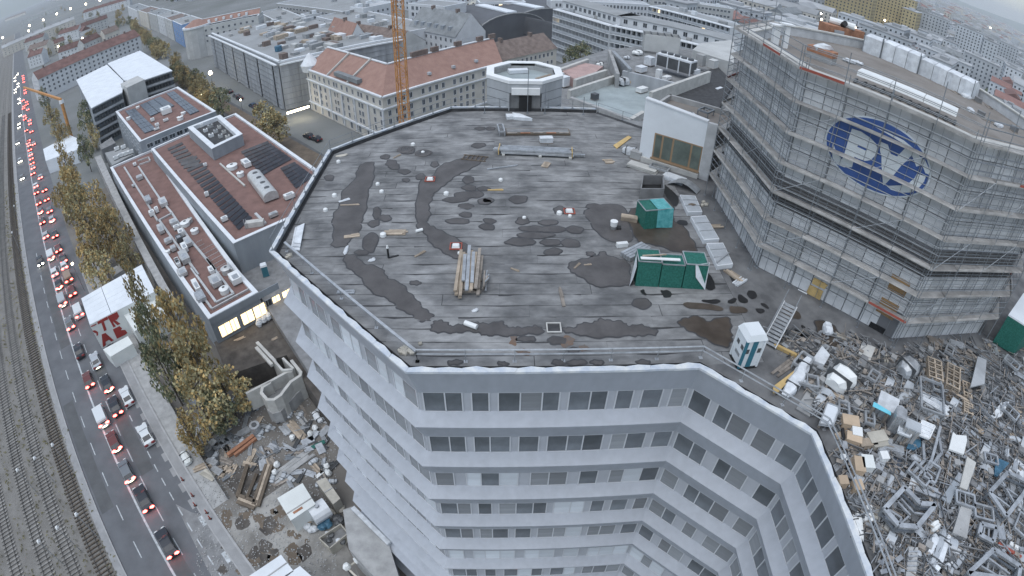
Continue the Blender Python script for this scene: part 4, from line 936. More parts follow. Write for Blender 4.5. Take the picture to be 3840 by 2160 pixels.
p0,p1,p2 = at(X4(905,390),ZD + .02),at(X4(978,492),ZD + .02),at(X4(1112,498),ZD + .02)
cx = (p1 + p2) / 2; dirf = (p2 - p1).normalized(); nb_ = Vector((-dirf.y,dirf.x,0)); an = math.atan2(dirf.y,dirf.x) + R(12)
t = thing('portable_toilet','white and teal portable toilet standing on the terrace by the front rail','portable toilet',(cx.x + nb_.x * .6 + .05,cx.y + nb_.y * .6,ZD + .02),an)
W_ = .58
MB().box((0,0,.08),(1.2,1.2,.16)).build('skid','black',t)
MB().box((0,0,1.1),(1.12,1.12,1.9)).build('body','toilet_white',t)
for sx in (-1,1):
 for sy in (-1,1): MB().box((sx * .54,sy * .54,1.08),(.13,.13,1.95)).build('corner_post','teal_paint' if sx * sy > 0 else 'toilet_white',t)
MB().box((-.03,-.575,1.05),(.30,.03,1.85)).build('door','teal_paint',t)
for x_ in (-.38,.34): MB().box((x_,-.575,1.3),(.2,.02,.3)).build('vent_grille','steel_dark',t)
for y_ in (-.25,.25): MB().box((-.575,y_,1.35),(.02,.25,.25)).build('vent_grille','steel_dark',t)
MB().box((-.575,0,.75),(.02,.5,.2)).build('notice','steel_galv',t)
MB().hexa([(-.64,-.64,2.03),(.64,-.64,2.03),(.64,.64,2.03),(-.64,.64,2.03)],[(-.46,-.5,2.36),(.46,-.5,2.36),(.46,.5,2.36),(-.46,.5,2.36)]).build('roof','toilet_white',t)
an,L = ang_px(X4,(1290,270),(1440,40)); p = (deckp(X4,1290,270) + deckp(X4,1440,40)) / 2
t = thing('site_stair','grey metal stair with open treads behind the portable toilet','stair',tuple(p),an)
for s_ in (-1,1): MB().bar((-L / 2,s_ * .42,.1),(L / 2,s_ * .42,1.5),.06,.2).build('stringer','steel_galv',t); MB().tube((-L / 2,s_ * .42,1.0),(L / 2,s_ * .42,2.4),.025,5).build('handrail','steel_tube',t)
for k in range(12): mb = MB(); f = (k + .5) / 12; mb.box((-L / 2 + L * f,0,.12 + 1.4 * f),(.22,.8,.04)); mb.build('tread','steel_galv',t)
# ================================================================ cluttered store of building material on the terrace, right
er = random.Random(77)
ZT = ZD + .03
def slab(f,pts,name,m,label,cat,th=.12,z=ZT,lift=0.0,group=None,bars=0,rim=None):
 P = quadpx(f,pts,z + lift + th); c = sum(P,Vector()) / len(P)
 t = thing(name,label,cat,(c.x,c.y,z),world=True,group=group)
 MB().prism([(p.x,p.y) for p in P],z + lift,z + lift + th).build('sheet',m,t)
 if rim:
  for i in range(len(P)):
   a,b = P[i],P[(i + 1) % len(P)]; MB().bar(a + UP(.02),b + UP(.02),.07,.08).build('rim',rim,t)
 for i in range(bars):
  k = (i + 1) / (bars + 1); MB().bar(P[0].lerp(P[3],k) + UP(.03),P[1].lerp(P[2],k) + UP(.03),.06,.05).build('bar',rim or 'steel_galv',t)
 if lift > .05:
  for p in P: q = c + (p - c) * .8; MB().box((q.x,q.y,z + lift / 2),(.12,.12,lift)).build('support','timber_old',t)
 return t
def long_(f,a,b,kind,wid,cnt,m,label,cat=None,z=ZT,group=None):
 A,B = at(f(*a),z),at(f(*b),z); d = B - A; an = math.atan2(d.y,d.x); c = (A + B) / 2; L = d.length
 if kind == 'plank_bundle': return junk(c,z,kind,(L,wid / max(1,min(cnt,4)),cnt),an,m,label,cat,group,er)
 if kind == 'pipe_bundle': return junk(c,z,kind,(L,wid / max(1,min(cnt,5)) / 2.1,cnt),an,m,label,cat,group,er)
 if kind == 'wrapped_bundle': return junk(c,z,kind,(L,wid,wid * .7),an,m,label,cat,group,er)
 if kind == 'bar': return one(MB().box((0,0,wid * .6),(L,wid,wid)).box((0,0,wid * 1.1),(L * .98,wid * .5,.02)),'steel_bar',m,label,cat or 'bar',group,tuple(c),an)
def box_(f,bl,br,tl,depth,name,m,label,cat,top=None,z=ZT,group=None):
 P,z0,z1,d,n = pbox(f(*bl),f(*br),f(*tl),depth,z); z1 = min(max(z1,z0 + .25),z0 + 2.6)
 t = thing(name,label,cat,tuple(P[0]),world=True,group=group); h = UP(z1 - z0 - .08); c = sum(P,Vector()) / 4
 MB().hexa([c + (p - c) * .97 for p in P],[c + (p - c) * .97 + h for p in P]).build('body',m,t)
 MB().hexa([p + h for p in P],[p + h + UP(.08) for p in P]).build('lid',top or m,t)
 for k in (.25,.75):
  MB().bar(P[0].lerp(P[1],k) - n * .02,P[0].lerp(P[1],k) - n * .02 + h,.05,.05).build('strap','steel_galv',t)
 return t
def palletq(f,pts,n,label,m='timber',z=ZT):
 P = quadpx(f,pts,z + .15 * n); c = sum(P,Vector()) / 4; e = P[1] - P[0]; w = ((P[1] - P[0]).length + (P[2] - P[3]).length) / 2; l = ((P[3] - P[0]).length + (P[2] - P[1]).length) / 2
 return junk(c,z,'pallet',(w,l,n),math.atan2(e.y,e.x),m,label,'pallet','wooden pallets on the terrace')
palletq(R1,((1900,600),(2080,670),(2030,880),(1850,810)),4,'pallet stack on the terrace, left one of the two largest pale stacks')
palletq(R1,((2120,660),(2290,745),(2250,1000),(2080,910)),4,'pallet stack on the terrace, right one of the two largest pale stacks')
palletq(R1,((2310,890),(2410,930),(2390,1100),(2280,1050)),2,'low pale pallet stack right of the two largest stacks')
palletq(R1,((2080,1020),(2220,1070),(2200,1170),(2050,1110)),1,'brown pallet lying below the largest pallet stacks','mud')
palletq(R1,((2330,1140),(2440,1190),(2400,1290),(2280,1240)),2,'small pale pallet at the end of the long brown beam')
palletq(R2,((1880,60),(1960,90),(1920,180),(1830,140)),1,'pallet beside the long grey channel on the terrace','timber_old')
slab(R1,((590,470),(685,580),(615,700),(470,640)),'sheet_pile','white_sheet','crumpled white sheet pile in front of the scaffolding','sheet',.35)
slab(R1,((1075,430),(1235,490),(1170,650),(1030,560)),'concrete_slab','concrete_pale','pale concrete slab in front of the black doorway','slab',.25)
long_(R1,(420,670),(130,1110),'wrapped_bundle',.75,1,'white_sheet','long roll wrapped in pale blue-white film by the tan board')
slab(R1,((285,745),(200,880),(60,1030),(0,1040),(0,960)),'tan_board','plywood','tan curved plywood sheet beside the long wrapped roll','board',.06,lift=.25)
slab(R1,((580,715),(700,770),(440,1330),(275,1230)),'dirty_slab','concrete','long dirty grey sheet with a mud stain left of the white bag','sheet',.1)
junk(at(R1(775,935),ZT),ZT,'wrapped_bundle',(1.7,1.5,1.0),.6,'plastic_white','big bulging white bag on the terrace','bag',None,er)
slab(R1,((650,1160),(800,1220),(720,1440),(555,1415)),'pale_panel','white_roof','pale grey panel leaning by the front railing bend','panel',.12,lift=.3,rim='steel_galv')
long_(R1,(1180,690),(1010,900),'plank_bundle',1.0,5,'concrete','grey boards left of the long steel tube')
long_(R1,(1310,760),(900,1250),'pipe_bundle',.35,3,'steel_galv','long steel tubes with a white end cap, across the terrace')
long_(R1,(1250,720),(850,1180),'plank_bundle',.9,6,'concrete_dark','dark grey boards under the long steel tubes')
slab(R1,((1300,880),(1480,930),(1390,1160),(1230,1090)),'timber_tray','timber_old','brown timber tray with dark middle left of the cyan striped box','tray',.12,rim='timber')
junk(at(R1(1600,800),ZT),ZT,'wrapped_bundle',(1.5,1.3,.9),.3,'steel_galv','shiny silver foil bundle left of the pallet stacks','bundle',None,er)
box_(R1,(1180,1300),(1410,1420),(1230,1170),1.3,'site_box','glass_panel','grey-white box with a cyan stripe in the middle of the terrace','box','white_sheet')
slab(R1,((1215,1150),(1250,1165),(1420,1270),(1420,1310),(1200,1200)),'cyan_film_strip','cyan_film','cyan film strip over the grey-white box','film',.03,lift=.9)
junk(at(R1(1850,1180),ZT),ZT,'steel_frame',(1.6,2.6,.7),-.55,'steel_galv','heap frame of shiny metal parts below the silver foil bundle')
long_(R1,(1740,1100),(2100,1320),'pipe_bundle',.9,12,'white_sheet','pile of shiny white metal profiles below the pallets')
long_(R1,(1700,950),(2250,1280),'bar',.18,1,'steel_tube','upper one of two long parallel beams below the pallets')
long_(R1,(1850,880),(2350,1170),'bar',.18,1,'timber','brown long beam running just below the pallet stacks')
slab(R1,((2470,600),(2576,640),(2550,930),(2380,970)),'grey_tarp','netting_grey','grey triangular tarpaulin right of the pallet stacks','tarpaulin',.1,lift=.6)
slab(R1,((1620,880),(1700,930),(1680,1100),(1500,1130)),'crumpled_foil','glass_panel','crumpled grey foil below the silver bundle','foil',.15)
long_(R1,(2380,1240),(2576,1370),'plank_bundle',.6,3,'white_sheet','long pale channel leading to the right frame edge')
long_(R1,(1310,570),(1290,660),'pipe_bundle',.3,3,'stone_pale','short pale rolls by the corner of the scaffolding, left')
long_(R1,(1370,580),(1400,690),'pipe_bundle',.3,2,'stone_pale','short pale rolls by the corner of the scaffolding, right')
long_(R1,(690,1110),(820,1200),'plank_bundle',.5,4,'timber','short timber posts above the pale panel')
long_(R1,(0,480),(330,640),'bar',.2,1,'plywood','pale yellow beam leading from the toilet to the wrapped roll')
long_(R1,(0,820),(260,620),'plank_bundle',.5,3,'timber_old','old boards between yellow beam and tan board')
junk(at(R1(640,300),ZT),ZT,'wrapped_bundle',(1.0,.6,.5),1.2,'white_sheet','small white bundle at the scaffolding foot','bundle',None,er)
long_(R1,(740,330),(900,420),'plank_bundle',.4,5,'stone_pale','pale blocks in a row at the scaffolding foot')
for i,(x,y) in enumerate(((1850,380),(2000,480),(2150,560),(2300,640),(2100,480),(2250,540))):
 long_(R1,(x,y),(x + 220,y + 110),'plank_bundle',.8,7,'timber_old','old boards heaped behind the pallets, %s' % ('farthest left','second from the left','in the middle','nearest the grey tarpaulin','upper middle','upper right')[i],group='board heaps behind the pallets')
for i,(x,y,sz,m_,lab) in enumerate(((440,320,(1.0,.7,.5),'cardboard','flattened cardboard box by the top of the black pipe'),(520,445,(.6,.6,.45),'plastic_white','white box among the timber offcuts'),(490,510,(.9,.6,.4),'cardboard','brown cardboard box under the white box'),(530,860,(.6,.9,.6),'cardboard','brown crate with slats beside the white lidded one'),(630,830,(.7,.8,.6),'container_white','white lidded crate at the end of the timber heap'),(370,735,(.35,.35,.3),'plastic_white','small white carton next to the black pipe'),(350,1030,(.5,.5,.45),'cardboard','cardboard box left of the thick railing'),(525,1090,(.55,.6,.45),'cardboard','cardboard box right of the thick railing'),(770,500,(1.2,.7,.4),'stone_pale','pale block among timber offcuts'),(800,560,(1.0,.6,.35),'stone_pale','second pale block among timber offcuts, nearer'),(840,740,(.5,.5,.5),'plastic_white','white carton on the grey ribbed stack'),(660,560,(1.1,.5,.35),'timber','pale timber box in the offcut heap'))):
 junk(at(R2(x,y),ZT),ZT,'crate',sz,er.uniform(-.5,.1),m_,lab,None,'boxes beside the parapet',er)
for i,(a,b,w,n,m_,lab) in enumerate((((490,560),(620,740),.6,6,'timber_old','weathered boards in front of the crates'),((560,360),(700,480),.4,4,'timber','pale battens at the top of the offcut heap'),((700,210),(810,280),.4,3,'timber','three pale posts left of the grey box, upper'),((700,280),(790,360),.4,3,'timber','three pale posts left of the grey box, lower'),((440,640),(500,740),.5,4,'timber','short brown boards beside the black pipe'),((560,450),(680,600),.5,5,'timber','mixed battens in the middle of the offcut heap'),((1420,1060),(1180,930),.3,3,'timber','battens on the octagonal steel frame'),((500,120),(620,30),.6,5,'stone_pale','pale long posts beside the cyan striped box'))):
 long_(R2,a,b,'plank_bundle',w,n,m_,lab)
A,B = at(R2(365,330),ZT),at(R2(450,960),ZT); mb = MB(); mb.tube(A + UP(.12),B + UP(.12),.11,8); mb.tube(A + UP(.12),A.lerp(B,.02) + UP(.12),.15,8); one(mb,'black_pipe','black','long black pipe lying parallel to the parapet','pipe')
box_(R2,(890,410),(1010,460),(980,150),.8,'stack_box','steel_galv','grey sheet metal casing left of the framed grey box','casing')
box_(R2,(1010,510),(1190,590),(1060,250),.7,'framed_box','concrete','framed grey box in the middle of the terrace store','box','glass_panel')
slab(R2,((1090,240),(1250,310),(1200,450),(1050,390)),'window_unit','glass_panel','grey window unit lying on the framed grey box','window',.1,lift=.8,rim='white_sheet',bars=2)
slab(R2,((1340,250),(1500,320),(1430,470),(1300,420)),'window_unit','white_sheet','pale window unit beside the blue tarpaulin','window',.1,lift=.6,rim='white_paint',bars=3)
slab(R2,((1270,290),(1340,300),(1330,560),(1250,600),(1160,580)),'blue_tarpaulin','blue_tarp','blue tarpaulin in the middle of the terrace store','tarpaulin',.08,lift=.25)
slab(R2,((880,430),(1000,470),(870,860),(760,800)),'ribbed_sheet_stack','steel_galv','long ribbed grey sheets with a white carton on them','sheets',.3,bars=5)
slab(R2,((1000,660),(1110,720),(1050,960),(900,790)),'slate_board','solar_blue','dark slate panel with a pale bracket','panel',.12,rim='steel_dark')
for i,(P_,lab) in enumerate((((( 1440,440),(1350,520),(1365,740),(1230,890)),'left bent handrail of the three pale ones'),(((1560,330),(1500,560),(1450,740),(1310,900)),'middle long straight handrail of the three pale ones'),(((1545,470),(1575,650),(1420,840)),'right bent handrail of the three pale ones'))):
 Q = [at(R2(*p),ZT + .3) for p in P_]; mb = MB()
 for j in range(len(Q) - 1): mb.bar(Q[j],Q[j + 1],.17,.2)
 t = thing('handrail_piece',lab,'handrail',tuple(Q[0]),world=True,group='pale handrail pieces'); mb.build('rail','steel_galv',t)
 for j in range(7):
  k = (j + .5) / 7 * (len(Q) - 1); a = Q[int(k)].lerp(Q[int(k) + 1],k - int(k)); MB().tube(a,a + Vector((.55,-.1,-.25)),.02,5).build('baluster','steel_tube',t)
slab(R2,((1670,590),(1720,385),(1760,420),(1880,430),(1890,480),(1850,655)),'white_board','plastic_white','bright white panel with a notched corner on the terrace','panel',.12,lift=.35,rim=None)
slab(R2,((1890,680),(2000,755),(1890,1085),(1800,1050)),'beige_panel','concrete_pale','beige tapering panel right of the bright white panel','panel',.2,lift=.2)
slab(R2,((1790,870),(1820,920),(1680,1260),(1580,1180)),'grey_board','wall_bluegrey','plain grey panel left of the beige panel','panel',.1,lift=.2)
slab(R3,((1830,550),(1950,610),(1885,995),(1715,925)),'concrete_plate','concrete','large grey plate with shiny streaks at the lower right','plate',.2,lift=.15)
long_(R2,(1180,905),(1630,1200),'bar',.13,1,'pink_steel','pinkish steel bar lying over the octagonal frame')
def ring_frame(f,outer,inner_lines,label,m='steel_galv',h=.8):
 P = [at(f(*p),ZT + h) for p in outer]; c = sum(P,Vector()) / len(P)
 t = thing('roof_frame',label,'steel frame',(c.x,c.y,ZT),world=True,group='steel roof frames on the terrace')
 n = len(P)
 for i in range(n if n > 3 else n - 1):
  a,b = P[i],P[(i + 1) % n]; MB().bar(a,b,.26,.14).build('beam',m,t)
  MB().bar(a - UP(h * .5),b - UP(h * .5),.12,.1).build('lower_beam','steel_tube',t)
  MB().box((a.x,a.y,ZT + h / 2),(.14,.14,h)).build('leg','steel_tube',t)
 for a,b in inner_lines:
  A,B = at(f(*a),ZT + h * .8),at(f(*b),ZT + h * .8); MB().bar(A,B,.10,.12).build('crossbar',m,t)
ring_frame(R3,((1130,380),(1320,580),(1500,590),(1280,860),(1060,840),(890,640)),(((1090,520),(1240,690)),((1240,690),(1380,710)),((1050,560),(1200,720)),((1060,840),(1180,730))),'octagonal pale steel roof frame, largest on the terrace')
ring_frame(R3,((2380,200),(2640,330),(2560,470),(2360,730),(2160,440)),(((2270,330),(2500,490)),((2160,440),(2400,620)),((2300,300),(2450,560))),'steel roof frame cut by the right edge of the picture')
ring_frame(R3,((2210,1130),(2530,1340),(2500,1500),(1900,1420)),(((2120,1220),(2400,1430)),((2050,1330),(2250,1449))),'steel roof frame in the lower right corner')
ring_frame(R3,((2060,820),(2240,870),(2200,1040),(2030,950)),(((2100,840),(2080,960)),((2150,850),(2140,1000))),'small grey window frame stack left of the lower right frame','steel_galv',.5)
for i,(a,b,w,m_,lab) in enumerate((((470,730),(600,1070),.42,'plastic_white','white wrapped profiles lying on the parapet side, longest'),((550,700),(590,1000),.35,'plastic_white','white wrapped profiles beside the longest one'),((670,600),(725,810),.4,'plastic_white','white wrapped roll right of the railing, thick'),((620,640),(650,800),.3,'plastic_white','white wrapped roll right of the railing, thin'),((1490,980),(1400,1210),.5,'white_sheet','pale roll below the octagonal frame'),((1590,920),(1420,1380),.5,'glass_panel','long film wrapped profiles, left one of the lower pair'),((1640,1000),(1480,1420),.5,'white_sheet','long film wrapped profiles, right one of the lower pair'),((1830,1060),(1600,1400),.35,'white_sheet','thin film wrapped profiles at the lower middle'),((1850,1180),(1650,1449),.4,'glass_panel','film wrapped bundle at the bottom edge'),((2390,1060),(2576,1190),.3,'plastic_white','bright white tube at the right edge'),((1440,830),(1500,920),.6,'plastic_white','white bag below the octagonal frame'),((800,640),(770,790),.4,'stone_pale','pale twisted roll left of the octagonal frame'))):
 long_(R3,a,b,'wrapped_bundle',w,1,m_,lab,group='film wrapped bundles at the lower right')
slab(R3,((1185,1100),(1300,1100),(1270,1449),(1150,1449)),'slab_column','concrete','long column of grey slabs near the bottom edge','slabs',.3,bars=5)
slab(R3,((840,820),(930,790),(960,870),(1100,900),(1130,1040),(1060,1000),(850,870)),'cut_panel','concrete_pale','pale cut-out panel below the octagonal frame','panel',.12)
slab(R3,((1110,880),(1250,890),(1230,1010),(1110,1000)),'dark_tray','steel_dark','dark tray beneath the octagonal frame','tray',.12)
long_(R3,(1130,1080),(1050,1270),'bar',.14,1,'timber','single pale post below the cut-out panel')
long_(R3,(2000,1010),(1930,1300),'bar',.1,1,'timber','thin pale post left of the lower right frame')
long_(R3,(2240,1080),(2576,1280),'bar',.2,1,'red_paint','dark red steel bar above the lower right frame')
long_(R3,(2080,700),(2450,1000),'pipe_bundle',.5,4,'steel_galv','steel tubes above the small window frame stack')
long_(R3,(1930,700),(1990,420),'pipe_bundle',.4,5,'steel_galv','upright looking steel tubes right of the grey plate')
long_(R3,(2010,950),(2090,640),'pipe_bundle',.4,5,'steel_tube','steel tubes left of the right edge frame')
slab(R2,((2240,690),(2400,760),(2260,920),(2220,900)),'dark_blue_tarp','blue_tarp','dark blue tarpaulin near the right edge','tarpaulin',.1,lift=.3)
slab(R2,((2380,860),(2480,700),(2576,780),(2576,960)),'white_scrap','white_sheet','white crumpled scrap at the right edge','scrap',.2)
slab(R2,((2180,190),(2300,30),(2400,20),(2300,200),(2220,220)),'plastic_scrap','white_sheet','white twisted plastic scrap at the upper right','scrap',.25)
long_(R2,(1960,140),(2400,390),'plank_bundle',.7,4,'steel_galv','long grey channel at the upper right of the store')
P = quadpx(R5,((2390,900),(2640,1060),(2900,900),(2570,640)),ZD + 2.6)
t = thing('site_container','dark green site container with a pale roof at the right frame edge','container',tuple(P[0]),world=True)
MB().prism([(p.x,p.y) for p in P],ZD + .1,ZD + 2.5).build('body','green_net',t); MB().prism([(p.x,p.y) for p in P],ZD + 2.5,ZD + 2.62).build('roof','white_roof',t)
KINDS = (('pipe_bundle','steel_galv','loose grey steel tubes','pipes'),('pipe_bundle','steel_tube','thin dark grey tubes','pipes'),('plank_bundle','steel_galv','grey metal strips','metal strips'),('plank_bundle','timber_old','few old grey planks','planks'),('plank_bundle','timber','few pale planks','planks'),('sheet_stack','steel_galv','thin stack of grey metal sheets','sheets'),('wrapped_bundle','glass_panel','small grey wrapped bundle','bundle'),('pipe_bundle','steel_dark','dark steel tubes','pipes'),('sheet_stack','concrete_dark','dark grey boards in a low stack','boards'),('steel_frame','steel_galv','small grey steel frame','steel trestle'),('crate','concrete','small grey carton','carton'),('bent_sheet','glass_panel','bent piece of grey sheet metal','sheet'))
TM = {'the portable toilet': (2790,1310),'the big white bag': (3140,1440),'the cyan striped box': (3320,1510),'the pallet stacks': (3560,1400),'the black pipe': (3165,1700),'the bright white board': (3595,1660),'the octagonal frame': (3410,1900),'the beige board': (3625,1780),'the right edge frame': (3790,1840),'the corner frame': (3720,2110),'the white wrapped profiles': (3225,1990),'the film wrapped profiles': (3530,2080),'the grey tarpaulin': (3690,1400),'the long grey channel': (3710,1580),'the slab column': (3420,2120),'the pale roof panel': (3110,1560)}
cnt = 0
while cnt < 292:
 fx = er.uniform(2880,3840); fy = er.uniform(1270,2160); p = at((fx,fy),ZT)
 if p.x > 24 and p.y > 20: continue
 if (p.y > 13.3 and p.x + p.y < 31.4) or p.x < 16.2 or (p.x + p.y > 43.0 and p.x < 24.5): continue
 k = er.choice(KINDS + (KINDS[0],KINDS[1],KINDS[2],KINDS[0],KINDS[2],KINDS[3],KINDS[4])); s_ = er.uniform(.7,1.2)
 sz = {'pipe_bundle': (2.6 * s_,.035,er.randint(2,6)),'plank_bundle': (1.5 * s_,.12,er.randint(3,7)),'sheet_stack': (1.2 * s_,.5 * s_,er.randint(2,5)),'wrapped_bundle': (1.0 * s_,.35,.25),'steel_frame': (.7 * s_,1.1 * s_,.4),'crate': (.4,.4,.3),'bent_sheet': (1.1,.5,.25)}[k[0]]
 junk(p,ZT + .02,k[0],sz,er.choice((-.75,.75,.85,-.7)) + er.uniform(-.35,.35),k[1],k[2],k[3],k[2] + ' in the terrace store',er); cnt += 1
 by_landmark(sc.objects[LASTT[0]],k[2],(p.x,p.y,ZT),TM)
lit_ = [MB() for _ in range(4)]
for i in range(5200):
 p = at((er.uniform(2860,3840),er.uniform(1250,2160)),ZT)
 if (p.x > 24 and p.y > 20) or (p.y > 13.3 and p.x + p.y < 31.2) or p.x < 16 or (p.x + p.y > 43.5 and p.x < 24.5): continue
 a = er.choice((-.75,.8)) + er.gauss(0,.35); L = er.choice((.2,.4,.7,1.2,1.9)) * er.uniform(.6,1.2); w = er.uniform(.02,.07)
 lit_[i % 4].box((p.x,p.y,ZT + er.uniform(.02,.32)),(L,w if L > .45 else L * .6,w),a,0,er.uniform(-.12,.12))
for mb,m_ in zip(lit_,('steel_galv','steel_dark','timber_old','concrete_dark')): mb.build('scrap_litter',m_,None,kind='stuff')
# ================================================================ buildings: helpers
fr_ = random.Random(101)
def outward(a,b,c):
 d = (V2(b) - V2(a)).normalized(); n = Vector((d.y,-d.x))
 if n.dot(V2(a) - V2(c)) < 0: n = -n
 return d,n
WIN_MESH = {}
def win_mesh(w,h,fm,pm,cross=True,deep=0.10):
 key = (round(w,2),round(h,2),fm,pm,cross)
 if key not in WIN_MESH:
  m = MB(); t = min(.12,w * .1)
  for sx in (-1,1): m.box((sx * (w / 2),0,0),(t,deep,h + t))
  for sz in (-1,1): m.box((0,0,sz * (h / 2)),(w,deep,t))
  if cross: m.box((0,-.01,0),(t * .6,deep * .5,h))
  p = MB(); p.box((0,.02,0),(w,.02,h))
  WIN_MESH[key] = (m.mesh('window',fm),p.mesh('pane',pm))
 return WIN_MESH[key]
def windows(root,a,b,c,zs,xs,w,h,fm='frame_white',pm='pane_far',lit=0.0,cross=True,panes=True,skip=0.0):
 d,n = outward(a,b,c); ang = math.atan2(d.y,d.x)
 if Vector((-math.sin(ang),math.cos(ang))).dot(n) > 0: ang += math.pi
 for z in zs:
  for x in xs:
   if skip and fr_.random() < skip: continue
   p = V2(a) + d * x + n * .03
   m_ = 'window_lit' if fr_.random() < lit else pm
   fm_,pm_ = win_mesh(w,h,fm,m_,cross)
   o = link('window',fm_,root,mw=Matrix.Translation((p.x,p.y,z)) @ Matrix.Rotation(ang,4,'Z'))
   if panes: link('pane',pm_,o)
def spread(L,n,m=1.5): return [m + (L - 2 * m) * (i + .5) / n for i in range(n)]
def walls(root,poly,z0,z1,wm,name='wall'):
 n = len(poly)
 for i in range(n):
  mb = MB(); a,b = poly[i],poly[(i + 1) % n]; mb.poly([(a[0],a[1],z0),(b[0],b[1],z0),(b[0],b[1],z1),(a[0],a[1],z1)]); mb.build(name,wm,root)
def ccw(P):
 P = [(p[0],p[1]) for p in P]
 return P if sum(P[i][0] * P[(i + 1) % len(P)][1] - P[(i + 1) % len(P)][0] * P[i][1] for i in range(len(P))) > 0 else P[::-1]
def flat_block(name,label,cat,P,z,wm,rm,pw=.5,ph=.5,pm='parapet_white',z0=0.0,group=None):
 P = ccw(P); c = sum((V2(p) for p in P),Vector((0,0))) / len(P)
 t = thing(name,label,cat,(c.x,c.y,z0),world=True,group=group)
 walls(t,P,z0,z,wm)
 inn = offset_line(P,pw,True); MB().poly([(p.x,p.y,z - ph) for p in inn]).build('roof',rm,t)
 for i in range(len(P)):
  j = (i + 1) % len(P); o = offset_line(P,-.06,True); mb = MB()
  mb.hexa([(o[i].x,o[i].y,z - .1),(o[j].x,o[j].y,z - .1),(inn[j].x,inn[j].y,z - .1),(inn[i].x,inn[i].y,z - .1)],[(o[i].x,o[i].y,z + .02),(o[j].x,o[j].y,z + .02),(inn[j].x,inn[j].y,z + .02),(inn[i].x,inn[i].y,z + .02)])
  mb.add([(inn[i].x,inn[i].y,z - ph),(inn[j].x,inn[j].y,z - ph),(inn[j].x,inn[j].y,z),(inn[i].x,inn[i].y,z)],[(0,1,2,3)])
  mb.build('parapet',pm,t)
 return t,P,c
def at_all(f,pts,z): return [at(f(*p),z) for p in pts]
# ================================================================ low complex with red-brown roofs on the left
ZA,ZB,ZC = 9.0,12.0,12.5
Aa = [at(L1(365,1055),ZA),at(L1(880,835),ZA),at(L2(1640,1400),ZA),at(S1(2340,465),ZA),at(S1(1745,790),ZA)]
Aa[2] = at(L2(1600,1345),ZA)
annex,PA,cA = flat_block('low_annex','long low annex with red-brown roof, white parapet, pipes and a lit front, nearest the road','building',Aa,ZA,'wall_bluegrey','red_roofing',.7,.45)
fa,fb = V2(at(S1(1745,790),ZA)),V2(at(S1(2576,345),ZA)); d,n = outward(fa,fb,cA); Lf = (fb - fa).length
for i,(x,w,m_) in enumerate(((.9,2.1,'window_lit'),(3.0,1.4,'window_lit'),(5.0,2.2,'window_lit'),(7.3,2.4,'window_lit'),(9.5,1.3,'pane_far'),(10.9,1.5,'window_lit'),(12.8,2.0,'window_lit'),(15.0,2.0,'window_lit'),(17.2,2.0,'pane_far'))):
 if x + w / 2 > Lf + 2: break
 windows(annex,fa,fb,cA,(ZA - 3.3,),(x + w / 2,),w,2.3,'steel_galv',m_,cross=True)
mb = MB(); q0,q1 = fa + n * .05,fb + n * .05; mb.bar((q0.x,q0.y,ZA - .7),(q1.x,q1.y,ZA - .7),.1,1.2); mb.build('fascia','wall_bluegrey',annex)
zr = ZA - .43
def on_roof(f,a,b,z,w,h,name,m,root): A,B = at(f(*a),z),at(f(*b),z); mb = MB(); mb.bar(A + UP(h / 2),B + UP(h / 2),w,h); return mb.build(name,m,root)
for f,pts,w in ((L2,((215,95),(475,505),(620,745)),.45),(L2,((385,85),(640,470),(790,650),(1000,960),(1320,1340)),.45),(L2,((620,745),(790,655)),.45),(L2,((640,740),(870,1060),(1110,1400)),.45),(S1,((1540,190),(1840,600)),.4),(S1,((1730,80),(2050,500)),.4),(S1,((1840,605),(2060,500)),.4),(S1,((1700,560),(1790,680)),.35),(S1,((1790,685),(2260,430)),.25),(L1,((700,985),(830,940)),.35),(L1,((830,940),(850,985)),.35),(L1,((720,1030),(850,985)),.3)):
 for i in range(len(pts) - 1): on_roof(f,pts[i],pts[i + 1],zr,w,.35,'duct','duct_metal',annex)
for i in range(9): on_roof(L2,(1080 + i * 28,1000 + i * 48),(1150 + i * 30 + (110 if i > 1 else 0),965 + i * 46 - (60 if i > 1 else 0)),zr,.07,.06,'pipe','duct_metal',annex)
unit_i = [0]
def plant(f,x,y,sz,a_,lab,m='plastic_white',z=None,shape='unit'):
 unit_i[0] += 1
 p = at(f(x,y),z if z is not None else zr); t = thing('rooftop_unit',lab,'rooftop unit',tuple(p),a_,'ventilation units on the red-brown roofs')
 w,l,h = sz
 if shape == 'round':
  MB().tube((0,0,0),(0,0,h),w,14,w * .95).build('drum',m,t); MB().tube((0,0,h),(0,0,h + .2),w * 1.1,14,w * .4).build('hood',m,t); MB().tube((0,0,h + .2),(0,0,h + .25),w * .3,10).build('fan','steel_dark',t)
 else:
  MB().box((0,0,.12),(w * .9,l * .9,.24)).build('base','steel_dark',t); MB().box((0,0,.24 + h / 2),(w,l,h)).build('housing',m,t)
  MB().box((0,l * .15,.26 + h),(w * .6,l * .5,.06)).build('grille','steel_galv',t); MB().box((w * .52,0,.24 + h * .5),(.12,l * .4,h * .6)).build('duct_collar','duct_metal',t)
 return t
AN = math.atan2((at(L2(1600,1300),ZA) - at(L2(700,0),ZA)).y,(at(L2(1600,1300),ZA) - at(L2(700,0),ZA)).x) - math.pi / 2
